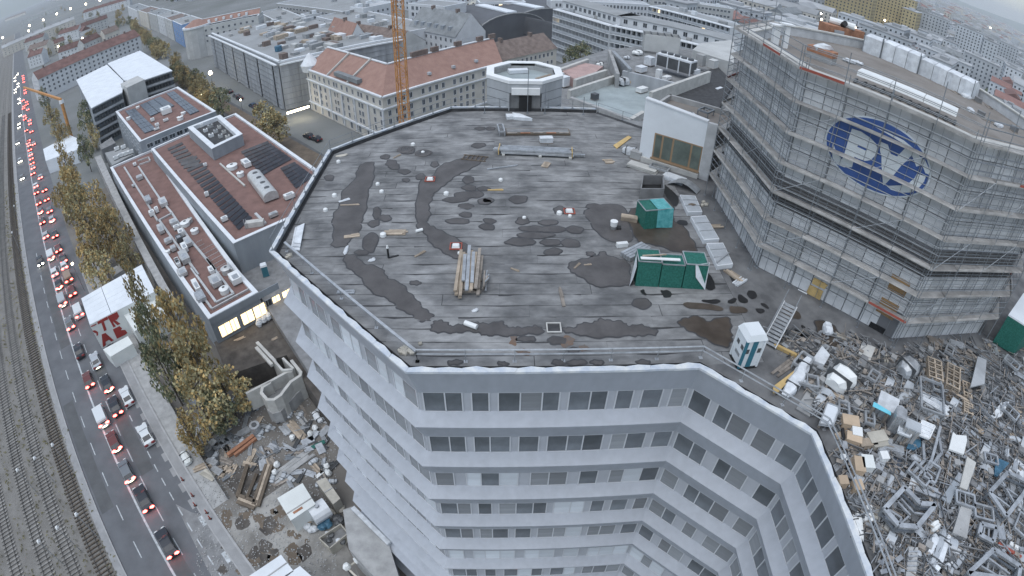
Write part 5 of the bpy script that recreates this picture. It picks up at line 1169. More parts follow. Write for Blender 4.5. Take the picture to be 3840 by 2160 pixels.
for (f,x,y,sz,shp,m_,lab) in ((L2,345,70,(.9,1.3,.6),'unit','plastic_white','small white unit at the far end of the near annex roof'),(L2,405,235,(1.6,1.9,.8),'unit','duct_metal','grey box unit beside the right duct'),(L2,330,325,(.8,1.2,.4),'unit','duct_metal','small grey unit on the left duct'),(L2,510,510,(1.3,3.4,.9),'unit','steel_galv','dark metal machinery on the left duct'),(L2,690,540,(1.7,3.6,.9),'unit','duct_metal','long grey unit on the right duct'),(L2,555,670,(1.2,1.5,.9),'unit','plastic_white','white cube unit, left of the upper pair'),(L2,612,630,(.8,1.5,.9),'unit','plastic_white','white cube unit, right of the upper pair'),(L2,660,860,(1.1,3.6,.7),'unit','duct_metal','long silver unit between the parallel ducts'),(L2,820,780,(1.6,2.0,.8),'unit','duct_metal','grey unit below the cross duct'),(L2,850,840,(1.2,1.0,.7),'unit','plastic_white','small white unit below the cross duct'),(L2,955,790,(1.0,2.2,.8),'round','plastic_white','white oblong vent beside the white rounded hood'),(L2,1010,750,(.6,.6,.8),'round','duct_metal','grey cowl above the white oblong vent'),(L2,1070,880,(.8,1.8,.8),'round','plastic_white','white rounded hood by the tall step wall'),(L2,910,915,(1.0,1.8,1.0),'unit','plastic_white','white upright unit left of the right duct'),(L2,885,980,(1.2,1.8,.9),'unit','steel_dark','dark machine under the white upright unit'),(L2,750,1000,(1.4,1.6,.6),'unit','duct_metal','low grey unit on the left duct'),(L2,990,1020,(1.2,3.0,.8),'unit','duct_metal','grey long unit along the right duct'),(L2,950,1090,(1.0,2.6,.9),'unit','plastic_white','white long unit in the middle of the near roof'),(L2,745,1125,(.55,.5,.6),'round','plastic_white','small round white vent at the left parapet'),(L2,815,1095,(1.0,1.4,.7),'unit','duct_metal','grey unit beside the small round vent'),(L2,950,1210,(1.6,3.8,1.0),'unit','duct_metal','largest grey air handler on the near roof'),(L2,870,1270,(.7,2.4,.7),'unit','plastic_white','thin white duct box left of the largest air handler'),(S1,1440,260,(1.6,2.2,.7),'unit','duct_metal','grey unit at the left parapet near the front'),(S1,1380,130,(.8,2.0,.7),'unit','plastic_white','white thin box at the left parapet'),(S1,1610,430,(.9,3.4,.9),'unit','plastic_white','white long duct box near the front left corner'),(S1,1660,560,(1.5,2.6,.8),'unit','steel_galv','silver machine at the front left corner'),(S1,1790,240,(.8,1.8,.8),'unit','plastic_white','white narrow unit between the front ducts'),(S1,1840,370,(1.7,2.8,.9),'unit','duct_metal','grey unit next to the round white fan'),(S1,1945,475,(.8,.8,.9),'round','plastic_white','round white fan at the front of the near roof'),(S1,1970,235,(.9,.9,1.0),'round','duct_metal','domed grey cowl near the step wall'),(S1,2080,340,(1.7,2.6,1.0),'unit','plastic_white','pale big unit by the right front corner'),(S1,2020,210,(.4,2.4,.8),'unit','duct_metal','thin grey duct by the right front corner')):
 plant(f,x,y,sz,AN,lab,m_,None,shp)
Bp = [at(L1(880,835),ZB),at(L1(1310,625),ZB),at(L1(1390,590),ZB),at(L1(1760,450),ZB),at(L1(1880,400),ZB),at(X1(640,880),ZB),at(L2(2240,690),ZB),at(L2(1530,1005),ZB)]
Bp = [at(L1(860,830),ZB),at(L1(1880,400),ZB),at(X1(700,960),ZB),at(L2(2240,690),ZB),at(L2(1530,1005),ZB)]
blockB,PB,cB = flat_block('solar_block','higher block with red-brown roof and rows of dark solar panels, beside the tower','building',Bp,ZB,'wall_bluegrey','red_roofing',.7,.45)
zb = ZB - .43
def solar_rows(f,a0,a1,b0,b1,n,z,root,skip=()):
 for i in range(n):
  k = i / (n - 1); A = at(f(a0[0] + (a1[0] - a0[0]) * k,a0[1] + (a1[1] - a0[1]) * k),z); B = at(f(b0[0] + (b1[0] - b0[0]) * k,b0[1] + (b1[1] - b0[1]) * k),z)
  if i in skip: continue
  d = (B - A).normalized(); nn = Vector((-d.y,d.x,0)); L = (B - A).length; m = max(1,int(L / 1.7))
  for j in range(m):
   p0,p1 = A + d * (L * j / m + .03),A + d * (L * (j + 1) / m - .03)
   mb = MB(); lo = UP(.12); hi = nn * .75 + UP(.55); e = UP(.05)
   mb.hexa([p0 + lo,p1 + lo,p1 + hi,p0 + hi],[p0 + lo + e,p1 + lo + e,p1 + hi + e,p0 + hi + e]); mb.build('solar_panel','solar_black',root)
solar = thing('solar_array','left field of black solar panel rows on the higher red-brown roof','solar panels',tuple(at(L2(1300,350),zb)),world=True,group='solar panel fields')
solar_rows(L1,(1070,860),(1250,1080),(1250,780),(1440,1030),7,zb,solar)
solar_rows(L2,(900,60),(1600,850),(1100,-20),(1760,700),18,zb,solar)
solar = thing('solar_array','right field of black solar panel rows on the higher red-brown roof','solar panels',tuple(at(L2(2200,200),zb)),world=True,group='solar panel fields')
solar_rows(L1,(1960,900),(2200,1160),(2290,770),(2560,960),8,zb,solar)
solar_rows(L2,(2120,140),(2290,350),(2300,60),(2500,200),6,zb,solar)
for (f,x,y,sz,shp,m_,lab) in ((L2,1195,80,(.8,.8,.6),'unit','plastic_white','small lit-looking white box between the solar fields'),(L2,1520,105,(1.2,1.2,.9),'round','plastic_white','white round hood beside the rounded roof unit'),(L2,1690,70,(1.5,3.2,1.0),'unit','plastic_white','white rounded unit with dark slot on the solar roof'),(L2,1620,195,(.8,.8,.9),'round','plastic_white','white dome at the end of the long rounded unit'),(L2,1215,440,(.8,.8,.8),'unit','plastic_white','small white box left of the solar rows'),(L2,1430,740,(1.2,.9,.7),'unit','plastic_white','white box near the front corner of the solar roof'),(L2,2210,465,(2.0,1.2,.8),'unit','plastic_white','white low box by the dark main roof edge'),(L2,2020,685,(1.6,1.0,.6),'unit','duct_metal','grey low box at the front parapet of the solar roof')):
 plant(f,x,y,sz,AN,lab,m_,zb,shp)
A,B = at(L2(1790,230),zb),at(L2(2000,500),zb); d = (B - A).normalized(); L = (B - A).length
t = thing('air_handler','big rounded grey-white air handler between the solar fields','rooftop unit',tuple(A),math.atan2(d.y,d.x))
mb = MB(); prof = [(-1.5,.3),(-1.5,1.2)] + [(1.5 * math.cos(R(180 - 20 * i)),1.2 + .95 * math.sin(R(180 - 20 * i))) for i in range(1,9)] + [(1.5,1.2),(1.5,.3)]; n6 = len(prof)
mb.add([(0,y_,z_) for y_,z_ in prof] + [(L,y_,z_) for y_,z_ in prof],[tuple(range(n6)),tuple(reversed(range(n6,2 * n6)))] + [(i,n6 + i,n6 + (i + 1) % n6,(i + 1) % n6) for i in range(n6)]); mb.build('housing','duct_metal',t)
for k in range(4): MB().tube((L * (k + .6) / 4.4,0,2.1),(L * (k + .6) / 4.4,0,2.16),.55,12).build('fan','steel_dark',t)
on_roof(L2,(1370,50),(1670,320),zb,.35,.3,'duct','concrete_pale',blockB)
on_roof(L2,(1800,660),(1920,780),zb,.5,.4,'duct','duct_metal',blockB)
P,z0,z1,d,n = pbox(L2(1680,830),L2(1900,800),L2(1640,740),1.2,zb)
t = thing('roof_cabin','pale low cabin with a ladder at the front edge of the solar roof','cabin',tuple(P[0]),world=True); MB().hexa(P,[p + UP(1.0) for p in P]).build('body','concrete_pale',t)
mb = MB(); q = P[0] - n * .1; mb.bar(q,q + UP(2),.08); mb.bar(q + d * .4,q + d * .4 + UP(2),.08); mb.build('ladder','steel_galv',t)
A = at(L2(1860,900),4.0)
junk(at(L2(1870,990),6),6,'steel_frame',(3.2,4.5,2.0),.7,'timber_old','tall timber shoring frame at the foot of the solar block')
Pp = at_all(L1,((1400,565),(1640,460),(1890,650),(1625,770)),ZB + 2.6)
Po = at_all(L1,((1300,570),(1690,420),(1960,650),(1590,830)),ZB + 2.6)
pent,PP,cP = flat_block('plant_room','square plant room with white parapet and open machinery pit, between the two roofs','building',Po,ZB + 2.6,'wall_bluegrey','bitumen',1.3,1.0,z0=ZB - .4)
for i in range(9):
 p = at(L1(1480 + (i % 3) * 110 + fr_.uniform(-25,25) + (i // 3) * 45,560 + (i // 3) * 60 + (i % 3) * 10),ZB + 1.7)
 plant(lambda x,y: (x,y),0,0,(1,1,1),0,'x') if False else None
 t = thing('rooftop_unit',('white','grey','pale')[i % 3] + ' machine in the plant room pit, ' + ('back row','middle row','front row')[i // 3] + ' ' + ('left','centre','right')[i % 3],'rooftop unit',(p.x,p.y,ZB + 1.62),AN,'machines in the plant room pit')
 MB().box((0,0,.4),(fr_.uniform(.7,1.5),fr_.uniform(.8,1.3),.8)).build('housing',('plastic_white','duct_metal','concrete_pale')[i % 3],t); MB().tube((0,0,.8),(0,0,.95),.3,8).build('fan','steel_dark',t)
Cp = at_all(L1,((430,380),(1180,80),(1640,375),(720,745)),ZC)
blockC,PC,cC = flat_block('flat_roof_block','block with red-brown roof and three blue-grey solar fields, behind the annex','building',Cp,ZC,'wall_bluegrey','red_roofing',.8,.45)
pts = PC
for i in range(4):
 a,b = PC[i],PC[(i + 1) % 4]
 if V2(a).length + V2(b).length < 2 * cC.length: windows(blockC,a,b,cC,(ZC - 2.2,ZC - 5.4),spread((V2(b) - V2(a)).length,9),1.9,1.3,panes=True)
for pts,lab in ((((540,370),(660,340),(920,590),(780,640)),'left'),(((720,300),(970,195),(1140,305),(850,435)),'middle'),(((1040,160),(1130,130),(1440,370),(1330,415)),'right')):
 P = quadpx(L1,pts,ZC - .1); t = thing('solar_array','flat blue-grey solar field on the small red-brown roof, ' + lab + ' one of three','solar panels',tuple(P[0]),world=True,group='flat solar fields'); n1,n2 = 6,3
 for i in range(n1):
  for j in range(n2):
   q = [P[0].lerp(P[1],j_ / n2).lerp(P[3].lerp(P[2],j_ / n2),i_ / n1) for i_,j_ in ((i + .03,j + .03),(i + .97,j + .03),(i + .97,j + .97),(i + .03,j + .97))]
   MB().hexa([v - UP(.3) for v in q],q).build('solar_panel','solar_blue',t)
for (x,y,sz,shp,lab) in ((1045,400,(3.2,4.0,1.6),'unit','big white rounded unit in the middle of the small roof'),(880,500,(1.2,1.2,.8),'unit','white unit left of the big one'),(935,560,(1.2,1.4,.7),'unit','grey-white unit below the big one'),(1040,500,(1.6,1.0,.6),'unit','pale unit just in front of the big one'),(1215,480,(1.0,1.0,1.0),'round','white cowl on the right of the small roof'),(1250,410,(.8,.8,.6),'round','small white cowl near the right solar field'),(590,480,(.8,.8,.9),'round','white cowl at the left parapet of the small roof'),(700,340,(.7,.7,.6),'round','tiny white cowl between left and middle solar fields'),(930,605,(1.6,.8,.5),'unit','white box at the front parapet of the small roof')):
 plant(L1,x,y,sz,AN,lab,'plastic_white',ZC - .43,shp)
lk = at_all(L1,((690,780),(1300,560),(1320,640),(760,880)),7.0); mb = MB(); mb.prism([(p.x,p.y) for p in lk],0,7.0); one(mb,'link_block','concrete_dark','low grey link roof between the two red-brown roofs','building')
lg = at_all(L1,((190,880),(310,860),(720,1449),(470,1449)),5.5)
lg = [at(L1(175,930),5.0),at(L1(250,905),5.0),at(S1(1420,690),5.0),at(S1(1340,740),5.0)]
mb = MB(); mb.prism([(p.x,p.y) for p in lg],0,5.0); one(mb,'ledge_wall','concrete','long grey concrete ledge running beside the near annex','wall')
for pts,z,m_,lab in ((((300,880),(580,810),(640,900),(390,1030)),6.5,'roof_flat','small grey roof with white ducts left of the link'),(((230,790),(380,690),(430,760),(260,840)),5.0,'concrete_dark','grey shed roof under the trees left of the link')):
 P = at_all(L1,pts,z); mb = MB(); mb.prism([(p.x,p.y) for p in P],0,z); one(mb,'low_shed',m_,lab,'shed')
for i,(x,y) in enumerate(((440,960),(500,930),(560,910),(620,890),(450,850),(530,830))): plant(L1,x,y,(1.6,1.2,.9),AN,'white duct box on the small grey roof, ' + ('front row far left','front row second','front row third','front row right','back row left','back row right')[i],'plastic_white',6.5)
pod = [V2(at(S1(1810,1075),3.9)),V2(at(S1(2600,620),3.9)),Vector((-15.5,46)),Vector((-15.5,37)),V2(at(G1(1400,-60),3.9)),V2(at(G1(700,180),3.9))]
mb = MB(); mb.prism([(p.x,p.y) for p in pod],0,3.9); structure(mb.build('podium','soil_dark'))
pod2 = [V2(at(L2(1600,1345),5.5)),V2(at(L2(1530,1010),5.5)),V2(at(L2(2210,780),5.5)),Vector((-15.5,46)),Vector((-15.5,38)),V2(at(S1(2340,465),5.5))]
mb = MB(); mb.prism([(p.x,p.y) for p in pod2],0,5.6); structure(mb.build('service_yard','concrete_dark'))
p = at(S1(2440,265),5.6); t = thing('portable_toilet','teal portable toilet with white roof and door at the foot of the tower','portable toilet',(p.x,p.y,5.6),.5)
MB().box((0,0,1.05),(1.1,1.1,2.0)).build('body','teal_paint',t); MB().hexa([(-.6,-.6,2.05),(.6,-.6,2.05),(.6,.6,2.05),(-.6,.6,2.05)],[(-.5,-.5,2.35),(.5,-.5,2.35),(.5,.5,2.35),(-.5,.5,2.35)]).build('roof','toilet_white',t); MB().box((.57,0,1.0),(.05,.9,1.8)).build('door','toilet_white',t)
for i in range(7):
 p = at(S1(2370 + (i % 4) * 55,850 - (i % 4) * 35 + (i // 4) * 25),3.9); mb = MB(); mb.lump((0,0,.55),(.6,.55,.6),i,1,8,4)
 t = thing('white_sack','white bulk sack in front of the lit windows, ' + ('leftmost','second','third','rightmost back','front left','front middle','front right')[i],'bulk sack',(p.x,p.y,3.9),i,'white bulk sacks'); mb.build('bag','white_sheet',t)
 MB().tube((-.3,0,1.05),(.3,0,1.1),.05,5).build('loop','concrete_pale',t)
for i,(a,b,lab) in enumerate((((2050,1060),(2190,1000),'long pale board on the dark podium, left'),((2500,1050),(2576,1010),'pale board on the dark podium, right'),((1990,980),(2080,930),'short board near the lit windows'))): long_(S1,a,b,'plank_bundle',.5,3,'timber',lab,'planks',3.92)
for a,b,lab in (((2340,1100),(2560,1330),'long grey-white beam on the podium, upper'),((2330,1160),(2520,1370),'long grey-white beam on the podium, lower')): long_(S1,a,b,'bar',.5,1,'concrete_pale',lab,'beam',3.92)
def wallstrip(t,f,pts,z0,z1,th,m,name='wall',m2=None):
 P = [V2(at(f(*p),z1)) for p in pts]; I = offset_line(P,th)
 for i in range(len(P) - 1):
  MB().hexa([(P[i].x,P[i].y,z0),(P[i + 1].x,P[i + 1].y,z0),(I[i + 1].x,I[i + 1].y,z0),(I[i].x,I[i].y,z0)],[(P[i].x,P[i].y,z1),(P[i + 1].x,P[i + 1].y,z1),(I[i + 1].x,I[i + 1].y,z1),(I[i].x,I[i].y,z1)]).build(name,m,t)
ramp = thing('concrete_ramp','curved concrete ramp bowl with thick pale walls at the foot of the tower','ramp',tuple(at(G1(1300,400),3)),world=True)
wallstrip(ramp,G1,((1200,255),(1090,320),(1075,400),(1150,490),(1250,490),(1340,430),(1460,270),(1580,190),(1590,140),(1470,-10)),0,4.5,.45,'concrete_pale')
wallstrip(ramp,G1,((1160,600),(1230,650),(1330,625),(1460,480),(1600,330),(1620,270)),0,2.2,.4,'concrete')
wallstrip(ramp,G1,((1470,120),(1400,130),(1200,240),(900,390)),1,4.5,.4,'concrete_pale')
fl = at_all(G1,((1210,270),(1110,330),(1100,400),(1160,470),(1250,470),(1330,410),(1430,270),(1400,150)),2.5); MB().poly([(p.x,p.y,2.5) for p in fl]).build('floor','concrete_dark',ramp)
t = thing('concrete_shaft','angled concrete stair shaft beside the curved ramp','shaft',tuple(at(G1(1400,60),4)),world=True)
wallstrip(t,G1,((1210,-20),(1340,130),(1470,120)),0,4.8,.35,'concrete_pale')
wallstrip(t,G1,((1340,-20),(1470,110)),0,4.6,.35,'concrete_pale')
# ================================================================ road, railway and yard on the left
gr = random.Random(55)
def band(name,m,t0,t1,s0,s1,z,kind=True):
 mb = MB(); n = 12
 for i in range(n): a,b = s0 + (s1 - s0) * i / n,s0 + (s1 - s0) * (i + 1) / n; mb.poly([rd(a,t0,z),rd(a,t1,z),rd(b,t1,z),rd(b,t0,z)])
 o = mb.build(name,m); return structure(o)
S0_,S1_ = 10,1500
band('railway_bed','ballast',-48,-18.6,S0_,S1_,0.01)
band('road','asphalt',-17.5,-3.9,S0_,S1_,0.012)
band('pavement','paving',-3.9,-2.3,S0_,128,0.12); band('pavement','paving',-18.7,-17.5,S0_,S1_,0.12)
for t,w in ((-3.9,.18),(-17.5,.18),(-2.35,.3)):
 mb = MB(); a,b = rd(S0_,t,.07),rd(S1_ if t < -10 else 128,t,.07); mb.bar(a,b,w,.15); structure(mb.build('kerb','kerb_stone'))
band('lane_line','road_paint',-11.62,-11.3,S0_,500,0.02)
for t,L,G in ((-14.35,3.0,4.0),(-9.05,3.0,3.2),(-6.25,1.6,1.4)):
 s = 20.0
 while s < (150 if t != -6.25 else 75):
  mb = MB(); mb.poly([rd(s,t - .08,.02),rd(s,t + .08,.02),rd(s + L,t + .08,.02),rd(s + L,t - .08,.02)]); structure(mb.build('lane_dash','road_paint')); s += L + G
s = 40.0
while s < 76:
 mb = MB(); mb.poly([rd(s,-4.6,.018),rd(s,-4.0,.018),rd(s + 1.7,-4.0,.018),rd(s + 1.7,-4.6,.018)]); structure(mb.build('paving_patch','road_paint' if gr.random() < .2 else 'paving')); s += 3.3
for t0,t1,s0,s1 in ((-11.2,-9.2,30,46),(-17.0,-14.8,58,84),(-8.8,-6.6,60,90),(-14,-11.8,100,140)): band('asphalt_patch','asphalt_patch',t0,t1,s0,s1,0.016)
mb = MB(); mb.poly([rd(48,-2.2,.016),rd(48,.3,.016),rd(128,1.6,.016),rd(128,-2.2,.016)]); structure(mb.build('path','concrete'))
for (tc,s0,s1,lab) in ((-34.3,40,260,'railway track nearest the left edge of the picture'),(-28.9,36,330,'railway track, second from the left edge'),(-24.7,34,380,'railway track, third from the left edge'),(-20.3,30,380,'dark railway track closest to the road')):
 t = thing('railway_track',lab,'railway track',tuple(rd(s0,tc)),world=True,group='railway tracks beside the road')
 for q in (-.72,.72): MB().bar(rd(s0,tc + q,.2),rd(s1 + 800,tc + q,.2),.075,.14).build('rail','rail_steel',t)
 me = MB().box((0,0,.08),(.24,2.5,.14)).mesh('sleeper','sleeper' if tc < -22 else 'bark'); s = s0; k = 0
 while k < 74: p = rd(s,tc,.04); link('sleeper',me,t,mw=Matrix.Translation(p) @ Matrix.Rotation(ROAD + gr.uniform(-.02,.02),4,'Z')); s += .72; k += 1
 mb = MB()
 while s < s1: p = rd(s,tc,.12); mb.box(tuple(p),(.24,2.5,.14),ROAD); s += .9
 mb.build('far_sleepers','sleeper' if tc < -22 else 'bark',t,kind='stuff')
mb = MB()
for i in range(2600):
 s,tt = gr.uniform(35,220),gr.choice((-22.6,-26.8,-31.6,-18.9,-36.8)) + gr.gauss(0,.5); p = rd(s,tt,.05); r = gr.uniform(.1,.35)
 a = gr.uniform(0,3.1); mb.add([p + Vector((math.cos(a) * r,math.sin(a) * r,0)),p - Vector((math.cos(a) * r,math.sin(a) * r,0)),p + UP(r * 1.2)],[(0,1,2)])
mb.build('weeds','leaf_olive',None,kind='stuff')
for i,(f,x,y) in enumerate(((C7,130,650),(C7,260,560),(C7,395,460),(C7,290,1190),(C7,430,1085),(C7,575,985),(C4,90,305),(C4,105,105))):
 p = at(f(x,y),6.0); t = thing('track_lamp','slim track lamp with a pale globe, ' + ('second row left','second row middle','second row right','nearest row left','nearest row middle','nearest row right','far one beside the road','farthest one beside the road')[i],'lamp post',(p.x,p.y,0),0,'track lamps')
 MB().tube((0,0,0),(0,0,5.8),.07,6,.05).build('post','steel_galv',t); MB().lump((0,0,6.0),.3,1,1,8,5).build('globe','plastic_white',t)
def prof_mesh(prof,w0,w1,zsplit,name,m):
 mb = MB(); n = len(prof)
 def wd(z): return w0 if z <= zsplit else w1
 mb.add([(x,-wd(z) / 2,z) for x,z in prof] + [(x,wd(z) / 2,z) for x,z in prof],[tuple(range(n)),tuple(reversed(range(n,2 * n)))] + [(i,n + i,n + (i + 1) % n,(i + 1) % n) for i in range(n)])
 return mb.mesh(name,m)
def car_parts(kind):
 if kind == 'van': L,h,body = 5.0,2.0,[(-2.5,.35),(2.5,.35),(2.5,.85),(2.35,1.05),(1.7,1.2),(1.15,1.95),(.9,2.02),(-2.35,2.0),(-2.5,1.8)]; wins = [((1.75,1.2),(1.2,1.9)),None]; side = [(-.1,1.25),(1.45,1.25),(1.05,1.8),(-.1,1.8)]; rear = [(-2.51,1.2),(-2.45,1.8)]
 elif kind == 'sedan': L,h,body = 4.6,1.45,[(-2.3,.3),(2.3,.3),(2.32,.65),(2.15,.82),(.95,.92),(.25,1.4),(-.05,1.45),(-1.0,1.42),(-1.65,1.0),(-2.25,.95),(-2.33,.7)]; wins = [((.98,.93),(.28,1.38)),0]; side = [(-1.4,.98),(.8,.98),(.2,1.34),(-.95,1.35)]; rear = [(-1.66,1.0),(-1.05,1.4)]
 else: L,h,body = 4.2,1.52,[(-2.1,.3),(2.1,.3),(2.12,.7),(1.95,.88),(1.0,.98),(.35,1.46),(0,1.52),(-1.5,1.46),(-1.95,1.05),(-2.12,.9)]; wins = [((1.03,.99),(.38,1.45)),0]; side = [(-1.6,1.02),(.85,1.02),(.3,1.42),(-1.4,1.4)]; rear = [(-1.97,1.05),(-1.55,1.44)]
 w = 1.78 if kind != 'van' else 1.95; zs = .95 if kind != 'van' else 1.3; w1 = w - (.3 if kind != 'van' else .15)
 P = [('body',prof_mesh(body,w,w1,zs,'body','car_black'))]
 def quad(p,q,ww,e=.015): mb = MB(); dx,dz = q[0] - p[0],q[1] - p[1]; l = math.hypot(dx,dz); s = 1 if p[0] > 0 else -1; nx,nz = abs(dz) / l * s * e,abs(dx) / l * e; mb.hexa([(p[0],-ww / 2,p[1]),(p[0],ww / 2,p[1]),(q[0],ww / 2 * .95,q[1]),(q[0],-ww / 2 * .95,q[1])],[(p[0] + nx,-ww / 2,p[1] + nz),(p[0] + nx,ww / 2,p[1] + nz),(q[0] + nx,ww / 2 * .95,q[1] + nz),(q[0] + nx,-ww / 2 * .95,q[1] + nz)]); return mb
 P.append(('windscreen',quad(*wins[0],w1 - .1).mesh('windscreen','car_glass'))); P.append(('rear_window',quad(rear[0],rear[1],w1 - .15).mesh('rear_window','car_glass')))
 for sg in (-1,1): mb = MB(); o = sg * (w1 / 2 + .005); mb.add([(x,o + sg * (.12 if z < zs + .1 and kind != 'van' else 0),z) for x,z in side] + [(x,o + sg * .02,z) for x,z in side],[(0,1,2,3),(7,6,5,4),(0,4,5,1),(1,5,6,2),(2,6,7,3),(3,7,4,0)]); P.append(('side_window',mb.mesh('side_window','car_glass')))
 for x in (-L * .3,L * .31):
  for sg in (-1,1): mb = MB(); mb.tube((x,sg * (w / 2 - .2),.32),(x,sg * (w / 2 + .01),.32),.32,12); P.append(('wheel',mb.mesh('wheel','tyre')))
 return P,L,w
CARP = {k: car_parts(k) for k in ('hatch','sedan','van')}
LAMP = {}
for nm,m in (('tail_lit','tail_lit'),('tail_off','tail_off'),('head_lit','head_lit'),('head_off','plastic_white'),('plate','plate_lit')):
 LAMP[nm] = MB().lump((0,0,0),(.14,.34,.24) if nm != 'plate' else (.1,.5,.13),1,1,8,5).mesh('lamp',m)
ncar = {'left': 0,'right': 0,'oncoming': 0,'far': 0}
ORD = ('nearest','second','third','fourth','fifth','sixth','seventh','eighth','ninth','tenth','eleventh','twelfth','thirteenth','fourteenth','fifteenth','sixteenth','seventeenth','eighteenth','nineteenth','twentieth','twenty-first','twenty-second','twenty-third','twenty-fourth','twenty-fifth','twenty-sixth','twenty-seventh','twenty-eighth','twenty-ninth','thirtieth','thirty-first','thirty-second','thirty-third','thirty-fourth','thirty-fifth')
def car(s,t,kind,col,tail='tail_lit',away=True,label='',group='cars in the evening traffic',plate=False,head=None,detail=True):
 parts,L,w = CARP[kind]; a = ROAD if away else ROAD + math.pi; p = rd(s,t,.02)
 o = thing('delivery_van' if kind == 'van' else 'car',label,'van' if kind == 'van' else 'car',tuple(p),a + gr.uniform(-.015,.015),group)
 for nm,me in parts:
  if not detail and nm in ('wheel','side_window'): continue
  q = link(nm,me,o)
  if nm == 'body': q.material_slots[0].link = 'OBJECT'; q.material_slots[0].material = M['car_' + col]
 z = .78 if kind != 'van' else 1.0
 for sg in (-1,1):
  link('tail_light',LAMP[tail],o,loc=(-L / 2 - .03,sg * (w / 2 - .27),z)); link('headlight',LAMP[head or ('head_lit' if not away else 'head_off')],o,loc=(L / 2 - .02,sg * (w / 2 - .3),.62))
 if plate: link('number_plate',LAMP['plate'],o,loc=(-L / 2 - .03,0,.5))
 return o
def lab_car(col,kind,lane,n,extra): return {'hatch': 'hatchback','sedan': 'saloon','van': 'van'}[kind],col
QL = [(C7,1320,1300,'black','sedan',0),(C7,1135,955,'black','sedan',0),(C7,1000,745,'grey','hatch',1),(C7,900,515,'red','hatch',1),(C7,805,335,'white','van',1),(C7,695,35,'red','hatch',0),(C4,620,1260,'black','sedan',0),(RD,340,1350,'grey','sedan',0),(RD,295,1215,'silver','van',1),(RD,270,1108,'black','hatch',1),(RD,243,1032,'white','hatch',0),(RD,222,935,'white','van',1),(RD,187,802,'silver','hatch',0),(RD,165,714,'black','sedan',0),(RD,153,652,'grey','hatch',1),(RD,142,598,'red','hatch',0),(RD,128,532,'black','sedan',0),(RD,125,495,'white','hatch',0),(RD,106,416,'grey','hatch',0),(RD,112,380,'silver','hatch',0),(RD,108,350,'black','hatch',0),(RD,103,322,'grey','sedan',0),(RD,100,298,'white','hatch',0),(RD,95,268,'black','hatch',0),(RD,92,240,'silver','sedan',0),(RD,92,208,'black','hatch',0),(RD,90,62,'grey','hatch',0),(C1,215,795,'black','hatch',0),(C1,222,745,'silver','hatch',0)]
QR = [(C7,905,240,'black','sedan',0),(C7,838,65,'black','hatch',1),(C4,750,1335,'silver','sedan',1),(RD,397,1285,'white','van',0),(RD,352,1150,'red','hatch',0),(RD,330,1072,'beige','van',0),(RD,302,990,'white','hatch',0),(RD,297,948,'black','sedan',0),(RD,265,885,'red','hatch',0),(RD,243,798,'black','hatch',0),(RD,226,702,'silver','hatch',1),(RD,212,646,'grey','hatch',0),(RD,193,574,'red','hatch',0),(RD,180,517,'black','hatch',0),(RD,152,442,'silver','hatch',0)]
for lane,Q in (('left',QL),('right',QR)):
 for i,(f,x,y,col,kind,pl) in enumerate(Q):
  s,t = road_st(f(x,y)); s += 2.0 + (0.5 if kind == 'van' else 0)
  t = min(max(t,-10.75),-9.9) if lane == 'left' else min(max(t,-8.4),-7.3)
  nm = {'hatch': 'hatchback','sedan': 'saloon','van': 'van'}[kind]; off = (lane,i) in (('right',2),('left',6))
  car(s,t,kind,col,'tail_off' if off else 'tail_lit',True,'%s %s with red tail lights, %s vehicle from below in the %s queue lane' % (col,nm,ORD[i],lane) if not off else '%s %s with dim lights, %s vehicle from below in the %s queue lane' % (col,nm,ORD[i],lane),'cars queuing on the road',bool(pl),detail=s < 170)
for i,(f,x,y,lab) in enumerate(((C7,965,190,'white parked saloon with dark rear window, upper of the two by the kerb'),(C7,1150,470,'white parked saloon with dark rear window, lower of the two by the kerb'))):
 s,t = road_st(f(x,y)); car(s + 2.2,-5.25,'sedan','white','tail_off',True,lab,'cars parked along the kerb')
s,t = road_st(C4(845,1270)); car(s + 1.5,-4.2,'hatch','black','tail_lit',True,'dark car half hidden below the white and red lettered building','cars parked along the kerb',True)
for i,(f,x,y) in enumerate(((RD,155,968),(RD,42,447),(RD,28,342),(RD,20,135),(RD,20,112))):
 s,t = road_st(f(x,y)); car(s + 2.2,min(max(t,-16.3),-12.6),'hatch',('black','grey','silver')[i % 3],'tail_off',False,'car with bright headlights driving towards the viewer, %s from below' % ORD[i],'oncoming cars',detail=s < 170)
for i in range(34):
 s = 265 + i * 9.5 + gr.uniform(-2,2); ln = gr.choice((-10.3,-7.7,-13,-15.7)); aw = ln > -11.5
 car(s,ln,'hatch',gr.choice(('black','grey','silver')),'tail_lit' if aw else 'tail_off',aw,'distant car %s, %s of the far group up the road' % ('with red lights' if aw else 'with white lights',ORD[i]),'distant cars with lights',detail=False)
ZS = 5.7
box = thing('site_office','white flat-roofed site office with big red letters on its front, beside the road','building',tuple(at(S1(460,1150),0)),world=True)
rp = at_all(S1,((205,545),(940,135),(1103,460),(310,865)),ZS); walls(box,[(p.x,p.y) for p in rp],0,ZS,'container_white')
n1,n2 = 3,6
for i in range(n2):
 for j in range(n1):
  q = [rp[0].lerp(rp[1],jj / n1).lerp(rp[3].lerp(rp[2],jj / n1),ii / n2) for ii,jj in ((i + .01,j + .01),(i + .99,j + .01),(i + .99,j + .99),(i + .01,j + .99))]
  MB().hexa([v - UP(.12) for v in q],[v + UP(gr.uniform(0,.03)) for v in q]).build('roof_panel','white_roof',box)
FA,FB = V2(rp[3]),V2(rp[2]); fd = (FB - FA).normalized(); fn = Vector((fd.y,-fd.x))
